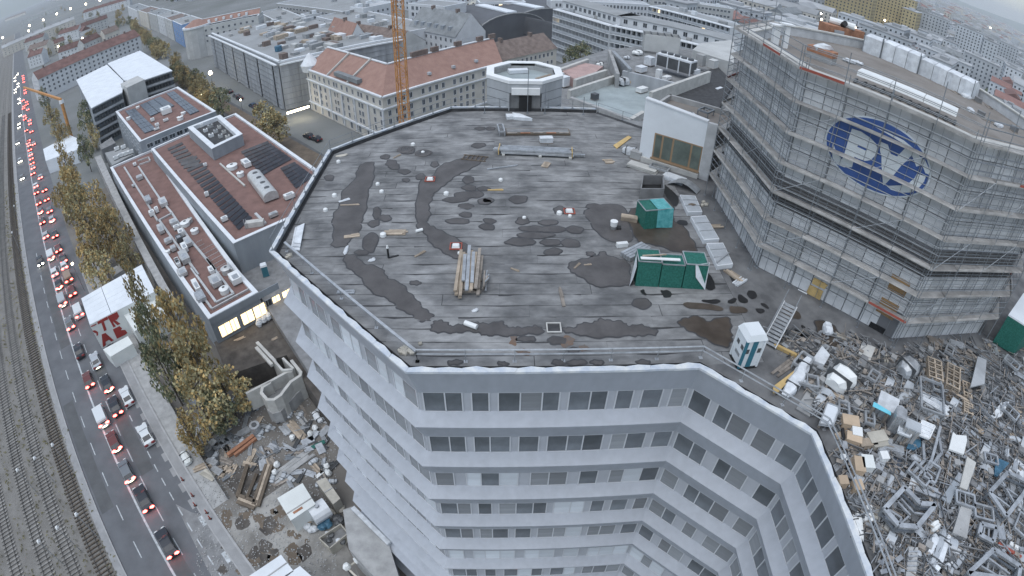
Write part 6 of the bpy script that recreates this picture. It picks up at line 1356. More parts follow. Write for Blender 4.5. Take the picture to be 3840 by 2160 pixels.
def lett(pts,m='letters_red'):
 Q = [on_wall(S1(*p),FA + fn * .05,FB + fn * .05) for p in pts]; n = len(Q); mb = MB()
 tri = tessellate_polygon([[Vector((u,z,0)) for u,z in Q]]); F = [FA + fd * u for u,z in Q]
 mb.add([(F[i].x + fn.x * .08,F[i].y + fn.y * .08,Q[i][1]) for i in range(n)] + [(F[i].x + fn.x * .005,F[i].y + fn.y * .005,Q[i][1]) for i in range(n)],[tuple(t) for t in tri] + [(i,(i + 1) % n,n + (i + 1) % n,n + i) for i in range(n)]); mb.build('letter',m,box)
lett(((400,830),(520,765),(535,795),(480,822),(515,925),(485,940),(450,838),(412,858)))                       # T
lett(((525,765),(640,708),(665,760),(640,800),(615,805),(680,850),(645,868),(590,820),(602,850),(625,880),(598,895)))  # R
lett(((455,980),(500,962),(600,1050),(570,1065),(545,1042),(500,1068),(505,1110),(470,1130)))                  # A
lett(((590,920),(670,880),(700,905),(685,930),(740,925),(765,960),(735,985),(640,1030)))                      # B
lett(((345,935),(375,930),(410,950),(412,985),(395,1000),(390,965),(360,955)))                              # cut-off letter end
lett(((325,880),(390,850),(392,860),(330,890)))
lett(((560,770),(620,742),(635,765),(620,782),(578,800)),'container_white') if False else None
for pts,lab,z in ((((690,690),(1103,465),(1240,715),(850,940)),'white container office behind the lettered building under the trees',4.2),(((330,1030 - 500),(560,1020 - 500),(590,1060 - 500),(360,1110 - 500)),'',0)):
 if not lab: continue
 P = at_all(S1,pts,z); mb = MB(); mb.prism([(p.x,p.y) for p in P],0,z); t = thing('office_container',lab,'container',tuple(P[0]),world=True); mb.build('body','container_white',t)
P = at_all(S1,((540,200),(710,110),(730,190),(590,280)),3); mb = MB(); mb.prism([(p.x,p.y) for p in P],0,3); one(mb,'garden_shed','concrete','small grey shed under the trees above the lettered building','shed')
P = at_all(S1,((470,1160),(770,1000),(830,1090),(560,1250)),2.6); mb = MB(); mb.prism([(p.x,p.y) for p in P],0,2.6); one(mb,'white_canopy','container_white','low white canopy in front of the lettered building','canopy')
P = at_all(C1,((325,1125),(530,1020),(620,1060),(580,1130),(345,1215)),5); mb = MB(); mb.prism([(p.x,p.y) for p in P],0,5.0); one(mb,'white_hall','white_roof','white flat hall by the road behind the orange tree','building')
yp = [at(G2(*p),0) for p in ((200,700),(520,720),(1000,600),(1500,250),(2050,900),(2300,1500),(600,1500))]
mb = MB(); tri = tessellate_polygon([[Vector((p.x,p.y,0)) for p in yp]]); mb.add([(p.x,p.y,.012) for p in yp],[tuple(t) for t in tri]); structure(mb.build('yard','yard'))
yq = [at(G2(*p),0) for p in ((60,580),(250,680),(620,760),(780,1150),(900,1500),(520,1500))]
mb = MB(); tri = tessellate_polygon([[Vector((p.x,p.y,0)) for p in yq]]); mb.add([(p.x,p.y,.016) for p in yq],[tuple(t) for t in tri]); structure(mb.build('driveway','concrete_dark'))
for i in range(46):
 c = at(G2(gr.uniform(600,1700),gr.uniform(650,1420)),0); n = 9; r = gr.uniform(.3,1.1); Q = [(c.x + r * gr.uniform(.6,1.3) * math.cos(6.283 * k / n),c.y + r * gr.uniform(.6,1.3) * math.sin(6.283 * k / n),.02 + .001 * (i % 7)) for k in range(n)]
 mb = MB(); mb.add(Q,[tuple(range(n))]); structure(mb.build('mud_patch','mud' if i % 3 else 'soil_dark'))
def site_box(f,pts,z,m,name,label,cat,z0=0.0,seam=None):
 P = at_all(f,pts,z); t = thing(name,label,cat,tuple(P[0]),world=True); MB().prism([(p.x,p.y) for p in P],z0,z - .06).build('body',m,t); c = sum(P,Vector()) / len(P)
 MB().prism([((c + (p - c) * 1.02).x,(c + (p - c) * 1.02).y) for p in P],z - .06,z).build('roof',m,t)
 if seam: MB().bar(P[0].lerp(P[3],seam) + UP(.04),P[1].lerp(P[2],seam) + UP(.04),.12,.08).build('ridge_strip','concrete',t)
 return t,P
t,P = site_box(G2,((1290,510),(1590,330),(1745,580),(1450,775)),3.0,'container_white','white_hut','white square site hut with a rusty slot on its roof','hut',seam=.72)
mb = MB(); a,b = at(G2(1480,690),3.03),at(G2(1590,620),3.03); mb.bar(a,b,.3,.06); mb.build('slot','brick_orange',t)
site_box(G2,((950,1449),(1330,1195),(1480,1390),(1200,1600)),4.5,'white_roof','white_hall','white roofed hall cut by the bottom edge, left one','building',seam=.5)
site_box(G2,((1380,1449),(1560,1330),(1720,1470),(1500,1600)),4.5,'white_roof','white_hall','white roofed hall cut by the bottom edge, right one','building')
site_box(G2,((1760,310),(1870,260),(2045,510),(1960,580)),2.6,'stone_pale','cream_container','long cream container by the tower foot','container',seam=.5)
a,b = at(G2(1700,730),1.4),at(G2(1890,610),1.4); t = thing('white_tank','white round-ended tank beside the white hut','tank',tuple(a),world=True); MB().tube(a,b,1.25,14).build('vessel','parapet_white',t); MB().tube(a.lerp(b,.5) + UP(1.2),a.lerp(b,.5) + UP(1.5),.3,10).build('hatch','steel_galv',t)
for k in (.2,.8): mb = MB(); q = a.lerp(b,k); mb.box((q.x,q.y,.3),(.4,2.2,.6),.6); mb.build('saddle','steel_dark',t)
P = at_all(G2,((1790,990),(2050,820),(2140,930),(1920,1110)),1.7); t = thing('skip','open grey skip with rubbish in front of the tower base','skip',tuple(P[0]),world=True); c = sum(P,Vector()) / 4
for i in range(4):
 a,b = P[i],P[(i + 1) % 4]; MB().bar(a - UP(.85),b - UP(.85),.12,1.7).build('side','stone_pale',t)
MB().prism([((c + (p - c) * .95).x,(c + (p - c) * .95).y) for p in P],.1,1.0).build('rubbish','concrete_dark',t)
for i in range(5): MB().lump((c.x + gr.uniform(-1,1),c.y + gr.uniform(-.8,.8),1.1),gr.uniform(.25,.5),i,.6).build('debris','white_sheet' if i % 2 else 'steel_dark',t)
for i,(x,y,m_,lab) in enumerate(((1720,870,'white_sheet','white bulk bag behind the grey skip'),(1850,830,'blue_tarp','blue heap behind the grey skip'),(1985,770,'steel_dark','dark heap at the corner behind the grey skip'),(1620,800,'timber','timber heap beside the white tank'),(2000,690,'stone_pale','pale heap right of the white tank'))):
 p = at(G2(x,y),0); mb = MB()
 for k in range(4): mb.lump((p.x + gr.uniform(-.7,.7),p.y + gr.uniform(-.6,.6),.35),gr.uniform(.4,.8),k + i,.7)
 one(mb,'heap',m_,lab,'heap')
lw = at_all(G2,((2080,650),(2190,610),(2620,1010),(2800,1600),(2450,1449),(2150,1120)),5.0); mb = MB(); mb.prism([(p.x,p.y) for p in lw],0,5.0); o = one(mb,'tower_podium','concrete','grey podium roof wrapped in sheeting at the foot of the tower','building')
a,b = at(G2(2200,625),5.6),at(G2(2640,1060),5.6); t = thing('edge_rail','bright metal edge rail on the podium at the tower foot','railing',tuple(a),world=True); MB().bar(a,b,.5,.35).build('rail','white_sheet',t)
for k in range(7): q = a.lerp(b,k / 6); MB().tube(q - UP(.6),q,.06,5).build('post','steel_galv',t)
A = [at(G2(*p),2.5) for p in ((2130,1350),(2260,1265),(2480,1470),(2350,1560))]; t = thing('yellow_frame','yellow-white lifting frame with white globes near the bottom edge','frame',tuple(A[0]),world=True)
for i in range(4): MB().bar(A[i],A[(i + 1) % 4],.22,.22).build('beam','stone_pale',t); MB().bar(A[i],A[i] - UP(2.5),.15).build('leg','steel_dark',t)
for i in range(2): MB().lump(tuple(A[i] + UP(.35)),.45,i,1,8,5).build('globe','plastic_white',t)
GL = (('bar',(700,1170),(1015,935),.55,'brick_orange','long rust-red steel beam lying in the yard'),('bar',(780,1165),(1040,960),.4,'brick_orange','second rust-red beam beside the first'),('plank_bundle',(1440,760),(1620,960),1.2,'timber','brown board pile near the curved ramp'),('plank_bundle',(1530,640),(1640,790),.9,'concrete','grey slab stack near the curved ramp'),('plank_bundle',(1350,780),(1450,900),1.4,'steel_galv','grey metal grids beside the brown boards'),('plank_bundle',(430,1100),(740,950),1.2,'steel_tube','dark steel props under the trees'),('plank_bundle',(280,1330),(500,1240),1.0,'timber','pale timbers by the kerb side of the yard'),('pipe_bundle',(1520,1100),(1660,1010),.6,'steel_galv','bright pipes near the green tarpaulin'),('plank_bundle',(1240,1449),(1700,1110),1.6,'concrete','long concrete beams stacked across the yard'),('plank_bundle',(1760,1420),(1910,1290),.5,'plastic_white','white barrier pieces beside the tower foot'),('wrapped_bundle',(1730,650),(1820,760),.9,'white_sheet','white film bundle at the tower foot'),('plank_bundle',(380,1340),(530,1430),1.2,'stone_pale','pale stone blocks beside the road fence'),('wrapped_bundle',(160,1140),(240,1270),1.3,'container_white','pale long sack beside the yellow bush'))
for kd,a,b,w,m_,lab in GL: long_(G1,a,b,kd,w,9 if kd != 'bar' else 1,m_,lab,None,.05)
slab(G1,((1690,1040),(1850,960),(1870,1000),(1720,1070)),'green_tarpaulin','green_net','green tarpaulin strip near the tower foot','tarpaulin',.2,.02)
for i,(x,y,lab) in enumerate(((1045,865,'grey round water tank at the end of the rust-red beam'),(480,1140,'dark grey round tank under the trees'))):
 p = at(G1(x,y),0); t = thing('round_tank',lab,'tank',tuple(p)); MB().tube((0,0,0),(0,0,1.5),.8,14).build('drum','steel_galv' if i == 0 else 'steel_dark',t); MB().tube((0,0,1.5),(0,0,1.6),.4,10).build('lid','steel_dark',t)
t = thing('excavation','excavated pit with brown timber shoring in the yard','pit',tuple(at(G2(1000,350),0)),world=True)
pp = [at(G2(*p),0) for p in ((780,470),(640,300),(800,120),(1180,90),(1200,130),(1040,620))]
mb = MB(); tri = tessellate_polygon([[Vector((p.x,p.y,0)) for p in pp]]); mb.add([(p.x,p.y,.03) for p in pp],[tuple(q) for q in tri]); mb.build('pit_floor','soil_dark',t)
for a,b,w in (((820,520),(1030,600),1.4),((1030,600),(1190,110),1.2),((920,520),(1040,220),.4),((810,500),(930,110),.5)):
 A,B = at(G2(*a),.3),at(G2(*b),.3); d = (B - A).normalized(); nn = Vector((-d.y,d.x,0))
 for k in range(3): mb = MB(); o = nn * (w * (k - 1) / 3); mb.bar(A + o,B + o,w / 3 * .9,.35 + .1 * k); mb.build('shoring_plank','mud' if w < 1 else ('timber' if k == 1 else 'mud'),t)
for i,(x,y) in enumerate(((1290,1280),(1270,1375),(1890,1300),(1915,1385),(1690,905),(1750,845),(1480,955))):
 p = at(G1(x,y),0); mb = MB(); mb.lump((0,0,.4),.45,i,1,8,5); t = thing('white_bag','white round bag in the yard, ' + ('left upper','left lower','by the barrier upper','by the barrier lower','pinkish by the boards','near the ramp right','on the grey grids')[i],'bag',tuple(p),0,'white bags in the yard'); mb.build('bag','plastic_white',t)
YM = {'the rust-red beam': (906,1670),'the curved ramp': (1050,1500),'the white hut': (1110,1880),'the yellow bush': (720,1670),'the timber pit': (930,1820),'the green tarpaulin': (1190,1665),'the cream container': (1230,1840)}
for i in range(130):
 p = at(G1(gr.uniform(250,2000),gr.uniform(480,1500)),.05)
 if p.x > -16.5 and p.y > 15 or p.dot(Vector((RN.x,RN.y,0))) < .5: continue
 k = KINDS[i % 8]; sz = {'pipe_bundle': (2.6,.06,6),'plank_bundle': (2.4,.2,6),'sheet_stack': (1.8,1.0,4),'wrapped_bundle': (1.4,.7,.4),'steel_frame': (1.2,1.8,.6),'crate': (.8,.8,.6),'bent_sheet': (2,1,.4)}[k[0]]
 junk(p,.05,k[0],sz,gr.uniform(0,3.1),k[1],k[2],k[3],k[2] + ' in the yard',gr); by_landmark(sc.objects[LASTT[0]],k[2],(p.x,p.y,.05),YM)
mb = MB()
for i in range(3000):
 p = at(G2(gr.uniform(300,2000),gr.uniform(-900,1440)),.03); r = gr.uniform(.03,.14); mb.lump((p.x,p.y,r * .4),r,i,.7,5,3)
mb.build('site_rubble','concrete',None,kind='stuff')
fence = thing('site_fence','low grey site fence between pavement and yard','fence',tuple(rd(48,.5)),world=True)
for i in range(26):
 s = 48 + i * 3.0; A,B = rd(s,.3 + (s - 48) * .016,0),rd(s + 3,.3 + (s - 45) * .016,0)
 MB().bar(A + UP(.6),B + UP(.6),.06,1.0).build('panel','concrete',fence); MB().tube(A,A + UP(1.3),.06,5).build('post','steel_galv',fence)
for i,(x,y) in enumerate(((150,295),(270,485),(300,600),(480,760),(440,690))):
 p = at(G2(x,y),.1); t = thing('marker_post','small red marker post on the pavement, %s from above' % ORD[i].replace('nearest','first'),'marker',tuple(p),0,'red marker posts'); MB().tube((0,0,0),(0,0,.8),.12,8,.08).build('post','red_paint',t); MB().box((0,0,.03),(.5,.3,.06)).build('foot','black',t)
# ================================================================ trees
tr_ = random.Random(404)
def crown_mesh(seed,n=1700,holes=.25,size=(.22,.5)):
 g = random.Random(seed); mb = MB(); cl = []
 for i in range(38):
  while True:
   v = Vector((g.uniform(-1,1),g.uniform(-1,1),g.uniform(-1,1)))
   if .25 < v.length < 1: break
  w = 1 - .45 * max(0,v.z)
  cl.append((Vector((v.x * w,v.y * w,v.z)),g.uniform(.14,.32)))
 for i in range(n):
  c,r = g.choice(cl); d = Vector((g.gauss(0,1),g.gauss(0,1),g.gauss(0,1))).normalized() * r * g.uniform(.55,1.05); p = c + d
  s = g.uniform(*size) * .16; a = Vector((g.gauss(0,1),g.gauss(0,1),g.gauss(0,1))).normalized(); b = a.cross(Vector((g.gauss(0,1),g.gauss(0,1),g.gauss(0,1)))).normalized()
  mb.add([p + a * s,p + b * s * .8,p - a * s,p - b * s * .8],[(0,1,2,3)],g.choice((0,0,1)))
 return mb
CROWN = {}
PAL = {'autumn': ('leaf_autumn','leaf_olive'),'olive': ('leaf_olive','leaf_autumn'),'green': ('leaf_green','leaf_olive')}
for k in PAL:
 for v in range(3): CROWN[(k,v)] = crown_mesh(hash((k,v)) % 1000 if False else {'autumn': 10,'olive': 20,'green': 30}[k] + v).mesh('crown',PAL[k])
def trunk_mesh(seed):
 g = random.Random(seed); mb = MB(); mb.tube((0,0,-1.9),(0,0,.2),.055,8,.035); mb.tube((0,0,.2),(.02,.01,.85),.035,6,.01)
 for i in range(9):
  z = g.uniform(-.8,.6); a = g.uniform(0,6.28); l = g.uniform(.4,.8); mb.tube((0,0,z),(math.cos(a) * l * .8,math.sin(a) * l * .8,z + l * .5),.018,5,.005)
 return mb.mesh('trunk','bark')
TRUNK = [trunk_mesh(i) for i in range(2)]
def tree(p,zc,r,hz,kind,label,group='autumn trees beside the road'):
 t = thing('tree',label,'tree',(p.x,p.y,0),tr_.uniform(0,6.28),group)
 c = link('crown',CROWN[(kind,tr_.randint(0,2))],t,loc=(0,0,zc)); c.scale = (r,r,hz)
 k = link('trunk',TRUNK[tr_.randint(0,1)],t,loc=(0,0,zc)); k.scale = (r,r,max(hz,zc / 1.9))
 return t
TL = [(C4,1370,1080,12,3.4,7.5,'autumn','tall orange tree right of the lettered white building'),(C4,1060,820,11,2.3,7.5,'olive','slim dark poplar in front of the white roof'),(C4,1490,1290,9,3.6,6.5,'olive','broad olive tree below the lit windows'),(C4,1230,1330,8,3.2,6.5,'green','green-olive tree left of the tall orange one, lower'),(C4,1130,1080,9,2.2,6.5,'green','slim green tree behind the red letters'),(C7,1440,370,4.2,2.5,4.0,'autumn','bright yellow-orange bush tree at the edge of the yard'),(C7,1480,90,7,4.0,5.5,'olive','spreading olive tree above the yellow bush'),(C7,1700,60,5,3.4,4.5,'olive','low olive tree left of the concrete ramp'),(C7,1650,200,4,3.0,3.5,'green','low green shrub tree left of the concrete ramp'),
      (C4,690,330,9,5.0,7.0,'autumn','broad orange tree above the lettered building'),(C4,870,330,8,3.8,6.5,'autumn','orange tree against the annex ledge'),(C4,600,130,9,4.6,7,'olive','olive-orange tree by the queue, middle of the row'),(C4,760,120,9,3.8,6.5,'autumn','orange-brown tree behind the middle of the row'),(C4,720,570,7,3.8,5.5,'olive','dark olive tree just above the lettered building'),(C1,500,1240,10,3.8,7.5,'autumn','rusty orange tree in front of the white hall'),(C1,560,1420,9,4.6,6.5,'autumn','brown-orange tree left of the annex corner'),(C1,640,1130,8,3.0,6,'green','dark green tree left of the low shed'),(C1,390,900,8,4.8,6.5,'olive','olive tree at the small orange crane'),(C1,470,1010,7,3.8,5.5,'autumn','brown tree under the small orange crane'),(C1,640,880,9,4.2,7,'green','dark green conifer-like tree beside the white-roofed block'),(C1,330,740,7,3.6,6,'green','dark tree by the road behind the small crane'),(C1,700,1020,6,3.5,5,'olive','low olive tree between conifer and annex'),(C4,470,40,7,3.0,5.5,'autumn','small orange tree next to the queue of cars'),(C4,960,450,6,2.8,5.0,'olive','olive tree squeezed along the annex ledge')]
for f,x,y,zc,r,hz,k,lab in TL: tree(at(f(x,y),zc),zc,r,hz,k,lab)
SL = [(C1,1480,590,7,4.0,'green','dark street tree left of the bright street lamp'),(C1,1560,680,7,4.4,'olive','brown street tree behind the small solar roof, upper'),(C1,1660,750,7,4.4,'green','green street tree behind the small solar roof, lower'),(C1,1990,910,8,5.0,'olive','large olive street tree in front of the cream building'),(C1,2090,960,7,4.0,'olive','olive street tree nearest the dark main roof'),(C1,1360,550,6,3.5,'autumn','orange-brown tree right of the white roof'),(C1,1240,370,6,4.5,'olive','dark tree clump behind the white roof, left'),(C1,1180,330,6,4.5,'green','dark tree clump behind the white roof, far left'),(C1,1330,430,5,3.0,'olive','dark tree behind the white roof, right')]
for f,x,y,zc,r,k,lab in SL: tree(at(f(x,y),zc),zc,r,r * 1.1,k,lab,'street trees behind the annex')
# ================================================================ street behind, houses, towers, far city
br = random.Random(909)
def v2(f,p,z): return V2(at(f(*p),z))
mb = MB(); pts = [(-30,118),(-62,150),(-128,216),(-260,348),(-420,508)]
def street(pts,w,m,z,nm):
 I = offset_line(pts,w / 2); O = offset_line(pts,-w / 2); mb = MB()
 for i in range(len(pts) - 1): mb.poly([(O[i].x,O[i].y,z),(O[i + 1].x,O[i + 1].y,z),(I[i + 1].x,I[i + 1].y,z),(I[i].x,I[i].y,z)])
 return structure(mb.build(nm,m))
street([(-24,101),(-58,138),(-124,206),(-258,340),(-420,500)],13,'asphalt_patch',.008,'side_street')
street([(-34,118),(-62,146),(-128,214),(-262,348),(-420,506)],5,'mud',.12,'lit_pavement')
def wing(t,e0,e1,r0,r1,ze,zr,rm,gables=(True,True)):
 d = (r0 - e0),(r1 - e1); b0,b1 = r0 + d[0],r1 + d[1]
 for nm,q in (('roof',((e0,ze),(e1,ze),(r1,zr),(r0,zr))),('roof',((b1,ze),(b0,ze),(r0,zr),(r1,zr)))):
  MB().poly([(p.x,p.y,z) for p,z in q]).build(nm,rm,t)
 mb = MB(); a,b = r0,r1; mb.bar((a.x,a.y,zr + .1),(b.x,b.y,zr + .1),.7,.3); mb.build('ridge','parapet_white',t)
 MB().bar((e0.x,e0.y,ze),(e1.x,e1.y,ze),.9,.4).build('gutter','parapet_white',t)
 for g,(x,r,b) in zip(gables,((e0,r0,b0),(e1,r1,b1))):
  if g: MB().poly([(x.x,x.y,ze),(b.x,b.y,ze),(r.x,r.y,zr)]).build('gable','plaster_cream',t)
 return b0,b1
hz_,hr = 14.3,19.8
hl,hc,hrr = v2(T1,(1440,830),hz_),v2(T1,(2360,1175),hz_),v2(T2,(1270,835),hz_)
q0,qc,q1 = v2(T1,(1700,570),hr),v2(T1,(2420,775),hr),v2(T2,(1450,460),hr)
hotel = thing('corner_building','cream corner building with big red tiled roof and many dark windows','building',(hc.x,hc.y,0),world=True)
dL = (hl - hc).normalized(); dR = (hrr - hc).normalized()
q1e = q1; hre = hc + dR * ((q1 - qc).length * 1.0 + (hrr - hc).length * 0.0); hre = hc + dR * max((q1 - qc).dot(dR) + 3,(hrr - hc).length)
b0,bc = wing(hotel,hl,hc,q0,qc,hz_,hr,'tile_red',(True,False)); bc2,b1 = wing(hotel,hc,hre,qc,q1,hz_,hr,'tile_red',(False,True))
for a,b in ((hl,hc),(hc,hre)):
 MB().poly([(a.x,a.y,0),(b.x,b.y,0),(b.x,b.y,hz_),(a.x,a.y,hz_)]).build('wall','plaster_cream',hotel)
for a,b in ((hl,b0),(hre,b1),(b0,bc),(bc2,b1)): MB().poly([(a.x,a.y,0),(b.x,b.y,0),(b.x,b.y,hz_),(a.x,a.y,hz_)]).build('wall','plaster_cream',hotel)
ctr = (bc + hc) / 2
for a,b in ((hl,hc),(hc,hre)):
 d,n = outward(a,b,ctr); q = n * .25
 for z,h,w in ((10.9,.35,.5),(3.1,.5,.4)): MB().bar((a.x + q.x,a.y + q.y,z),(b.x + q.x,b.y + q.y,z),w,h).build('cornice','parapet_white',hotel)
LL,LRt = (hc - hl).length,(hre - hc).length
ww = []; x = 1.6
while x < LL - 1.2: ww.append(x); x += 1.7 if len(ww) % 5 == 2 else 3.3
windows(hotel,hl,hc,ctr,(12.5,9.3,6.9,4.6),ww,1.0,1.55)
windows(hotel,hl,hc,ctr,(1.6,),spread(LL,9),1.3,2.0)
ww = []; x = 2.0
while x < LRt - 1.2: ww.append(x); x += 2.4 if len(ww) % 4 else 4.2
windows(hotel,hc,hre,ctr,(12.5,9.3,6.9,4.6),ww,1.0,1.55)
for k in range(7): d,n = outward(hl,hc,ctr); p = hl + (hc - hl) * (k / 6.2 + .03) + n * .15; MB().box((p.x,p.y,5.6),(.7,.35,10.4),math.atan2(d.y,d.x)).build('pilaster','plaster_white',hotel)
p = hl + (q0 - hl) * .2; mb = MB(); mb.tube((p.x,p.y,hz_ - 1),(p.x,p.y,hz_ + 1.2),2.8,12,3.2); mb.tube((p.x,p.y,hz_ + 1.2),(p.x,p.y,hz_ + 5),3.3,12,.3); mb.build('turret','parapet_white',hotel)
for k,(f0,f1) in enumerate(((.42,.60),(.05,.1))):
 a = hl.lerp(hc,f0) + (q0 - hl) * .12; b = hl.lerp(hc,f1 + .12) + (q0 - hl) * .12; MB().bar((a.x,a.y,hz_ + 1.6),(b.x,b.y,hz_ + 1.6),1.6,1.2).build('dormer','slate_grey',hotel) if k == 0 else None
for f in (.35,.55,.75): a = hc.lerp(hre,f) + (qc - hc) * .25; MB().box((a.x,a.y,hz_ + 1.9),(.9,.9,.7),.78).build('skylight','glass_panel',hotel)
for f in (.2,.38,.6,.82,.95):
 a = qc.lerp(q1,f); b = a + (q1 - qc).normalized() * (2.6 if f > .3 else 6); MB().bar((a.x,a.y,hr + .8),(b.x,b.y,hr + .8),.8,1.5).build('chimney','tile_brown',hotel)
for f in (.33,.6): a = hl.lerp(hc,f); b = a + (q0 - hl); MB().bar((a.x,a.y,hz_ + .4),(b.x,b.y,hr + .4),.5,.5).build('fire_wall','concrete_pale',hotel)
def gable(f,e0,e1,ze,dep,rise,wm,rm,label,rows=(),ncol=0,name='house',group=None,lit=0.0,win=(1.0,1.4),end=True,pm='pane_far'):
 a,b = v2(f,e0,ze),v2(f,e1,ze); d = (b - a).normalized(); n = Vector((-d.y,d.x))
 if n.dot(a) < 0: n = -n
 t = thing(name,label,'building',(a.x,a.y,0),world=True,group=group)
 P = [a,b,b + n * dep,a + n * dep]; walls(t,[(p.x,p.y) for p in P],0,ze,wm)
 r0,r1 = a + n * dep / 2,b + n * dep / 2; o = n * .5
 for q in (((a - o,ze - .15),(b - o,ze - .15),(r1,ze + rise),(r0,ze + rise)),((P[2] + o,ze - .15),(P[3] + o,ze - .15),(r0,ze + rise),(r1,ze + rise))):
  MB().poly([(p.x,p.y,z) for p,z in q]).build('roof',rm,t)
 for p,q,r in ((P[0],P[3],r0),(P[1],P[2],r1)): MB().poly([(p.x,p.y,ze),(q.x,q.y,ze),(r.x,r.y,ze + rise)]).build('gable',wm,t)
 L = (b - a).length
 if rows and ncol: windows(t,a,b,P[2],rows,spread(L,ncol),win[0],win[1],pm=pm,lit=lit)
 if end and rows:
  ea,eb = (P[0],P[3]) if V2(P[0]).x > V2(P[1]).x else (P[1],P[2])
  ea,eb = (P[1],P[2]) if (P[1] + P[2]).length < (P[0] + P[3]).length else (P[0],P[3])
  windows(t,ea,eb,(P[0] + P[2]) / 2,rows,spread(dep,max(2,int(dep / 3.2))),win[0],win[1],pm=pm,panes=False)
 for k in range(max(1,int(L / 14))): p = r0.lerp(r1,(k + .5) / max(1,int(L / 14))); MB().box((p.x,p.y,ze + rise + .4),(.9,1.6,1.4),math.atan2(d.y,d.x)).build('chimney','tile_brown',t)
 return t,P,d,n
def block(f,p0,p1,z,dep,wm,rm,label,rows=(),ncol=0,name='apartment_block',win=(1.2,1.3),lit=0.0,plant_n=0,pm='pane_far',z0=0.0,group=None,cap='parapet_white'):
 a,b = v2(f,p0,z),v2(f,p1,z); d = (b - a).normalized(); n = Vector((-d.y,d.x))
 if n.dot(a) < 0: n = -n
 P = [a,b,b + n * dep,a + n * dep]
 t,Q,c = flat_block(name,label,'building',P,z,wm,rm,.6,.5,cap,z0,group)
 if rows and ncol:
  windows(t,a,b,P[2],rows,spread((b - a).length,ncol),win[0],win[1],pm=pm,lit=lit)
  ea,eb = (P[1],P[2]) if (P[1] + P[2]).length < (P[0] + P[3]).length else (P[0],P[3])
  windows(t,ea,eb,(P[0] + P[2]) / 2,rows,spread(dep,max(2,int(dep / 4))),win[0],win[1],pm=pm,panes=False)
 for k in range(plant_n):
  p = a + d * ((b - a).length * br.uniform(.1,.9)) + n * dep * br.uniform(.2,.8); MB().box((p.x,p.y,z + .3),(br.uniform(1.5,4),br.uniform(1.5,3),br.uniform(1,2.2)),math.atan2(d.y,d.x)).build('roof_plant',br.choice(('parapet_white','concrete','roof_flat','netting_grey')),t)
 return t,P,d,n
gable(T2,(1510,735),(2215,575),12.5,13,4.5,'plaster_cream','tile_brown','cream building with a dark brown roof right of the red roof',(10.6,7.6),12)
gc,gl,grt = v2(T1,(1115,775),16.5),v2(T1,(300,420),16.5),v2(T1,(1480,690),16.5)
gd,gn = (gl - gc).normalized(),(grt - gc).normalized(); GW = 44
wrapb = thing('wrapped_building','large street block wrapped in grey scaffold netting with a cluttered roof','building',(gc.x,gc.y,0),world=True)
GP = [gc,gl,gl + gn * GW,gc + gn * GW]; MB().prism([(p.x,p.y) for p in GP],0,15.9).build('core','roof_flat',wrapb)
for a,b,nf in ((gc,gl,17),(gc,gc + gn * GW,7)):
 d,n = outward(a,b,(gl + gc + gn * GW) / 2); L = (b - a).length
 for k in range(nf):
  p0,p1 = a + d * (L * k / nf),a + d * (L * (k + 1) / nf); o = n * (.8 if k % 3 else .35); o2 = n * (.8 + .35 * (k % 2)); mb = MB(); m_ = (p0 + p1) / 2
  mb.add([(p0.x + o.x,p0.y + o.y,.2),(m_.x + o2.x,m_.y + o2.y,.2),(p1.x + o.x,p1.y + o.y,.2),(p1.x + o.x,p1.y + o.y,16.2),(m_.x + o2.x,m_.y + o2.y,16.2),(p0.x + o.x,p0.y + o.y,16.2)],[(0,1,4,5),(1,2,3,4)]); mb.build('netting','netting_grey',wrapb)
 for z in (2,4,6,8,10,12,14,16): mb = MB(); q = n * 1.25; mb.bar((a.x + q.x,a.y + q.y,z),(b.x + q.x,b.y + q.y,z),.1,.12); mb.build('ledger','steel_tube',wrapb)
 for o,z in ((1.3,16.4),(-.4,17.2)): mb = MB(); q = n * o; mb.bar((a.x + q.x,a.y + q.y,z),(b.x + q.x,b.y + q.y,z),.9,.45); mb.build('cornice','parapet_white',wrapb)
for k in range(90):
 p = gc + gd * br.uniform(6,(gl - gc).length - 5) + gn * br.uniform(5,GW - 3); mb = MB(); s = br.uniform(1.5,6); mb.box((p.x,p.y,16.4),(s,br.uniform(1.2,4),br.uniform(.8,3.0)),0.8 + br.choice((0,1.57))); mb.build('roof_hut',br.choice(('plaster_pale','roof_flat','concrete','timber','parapet_white','netting_grey','tile_brown')),wrapb)
p = gc + gd * 24 + gn * 8; MB().tube((p.x,p.y,16),(p.x,p.y,18),1.4,10).build('tank','blue_tarp',wrapb)
t,P,d,n = block(T1,(90,345),(860,190),17,16,'plaster_pale','roof_flat','pale block with rounded white cornice and a red tiled roof strip',(14.5,11.5,8.5),10,plant_n=3)
a,b = P[0] + n * 5,P[1] + n * 5; wing(t,a,b,a + n * 4,b + n * 4,17.2,20,'tile_red')
for k in range(6): q = a.lerp(b,.2 + k * .12); MB().box((q.x + n.x,q.y + n.y,18.6),(1.2,1.6,1.4),math.atan2(d.y,d.x)).build('dormer','parapet_white',t)
mb = MB(); q = P[0] + n * 6; mb.tube((q.x,q.y,0),(q.x,q.y,17),8.2,14); mb.build('round_end','plaster_pale',t); MB().tube((q.x,q.y,17),(q.x,q.y,18),8.6,14).build('round_cornice','parapet_white',t); MB().tube((q.x,q.y,18),(q.x,q.y,21),7.5,14,2.0).build('round_roof','tile_red',t)
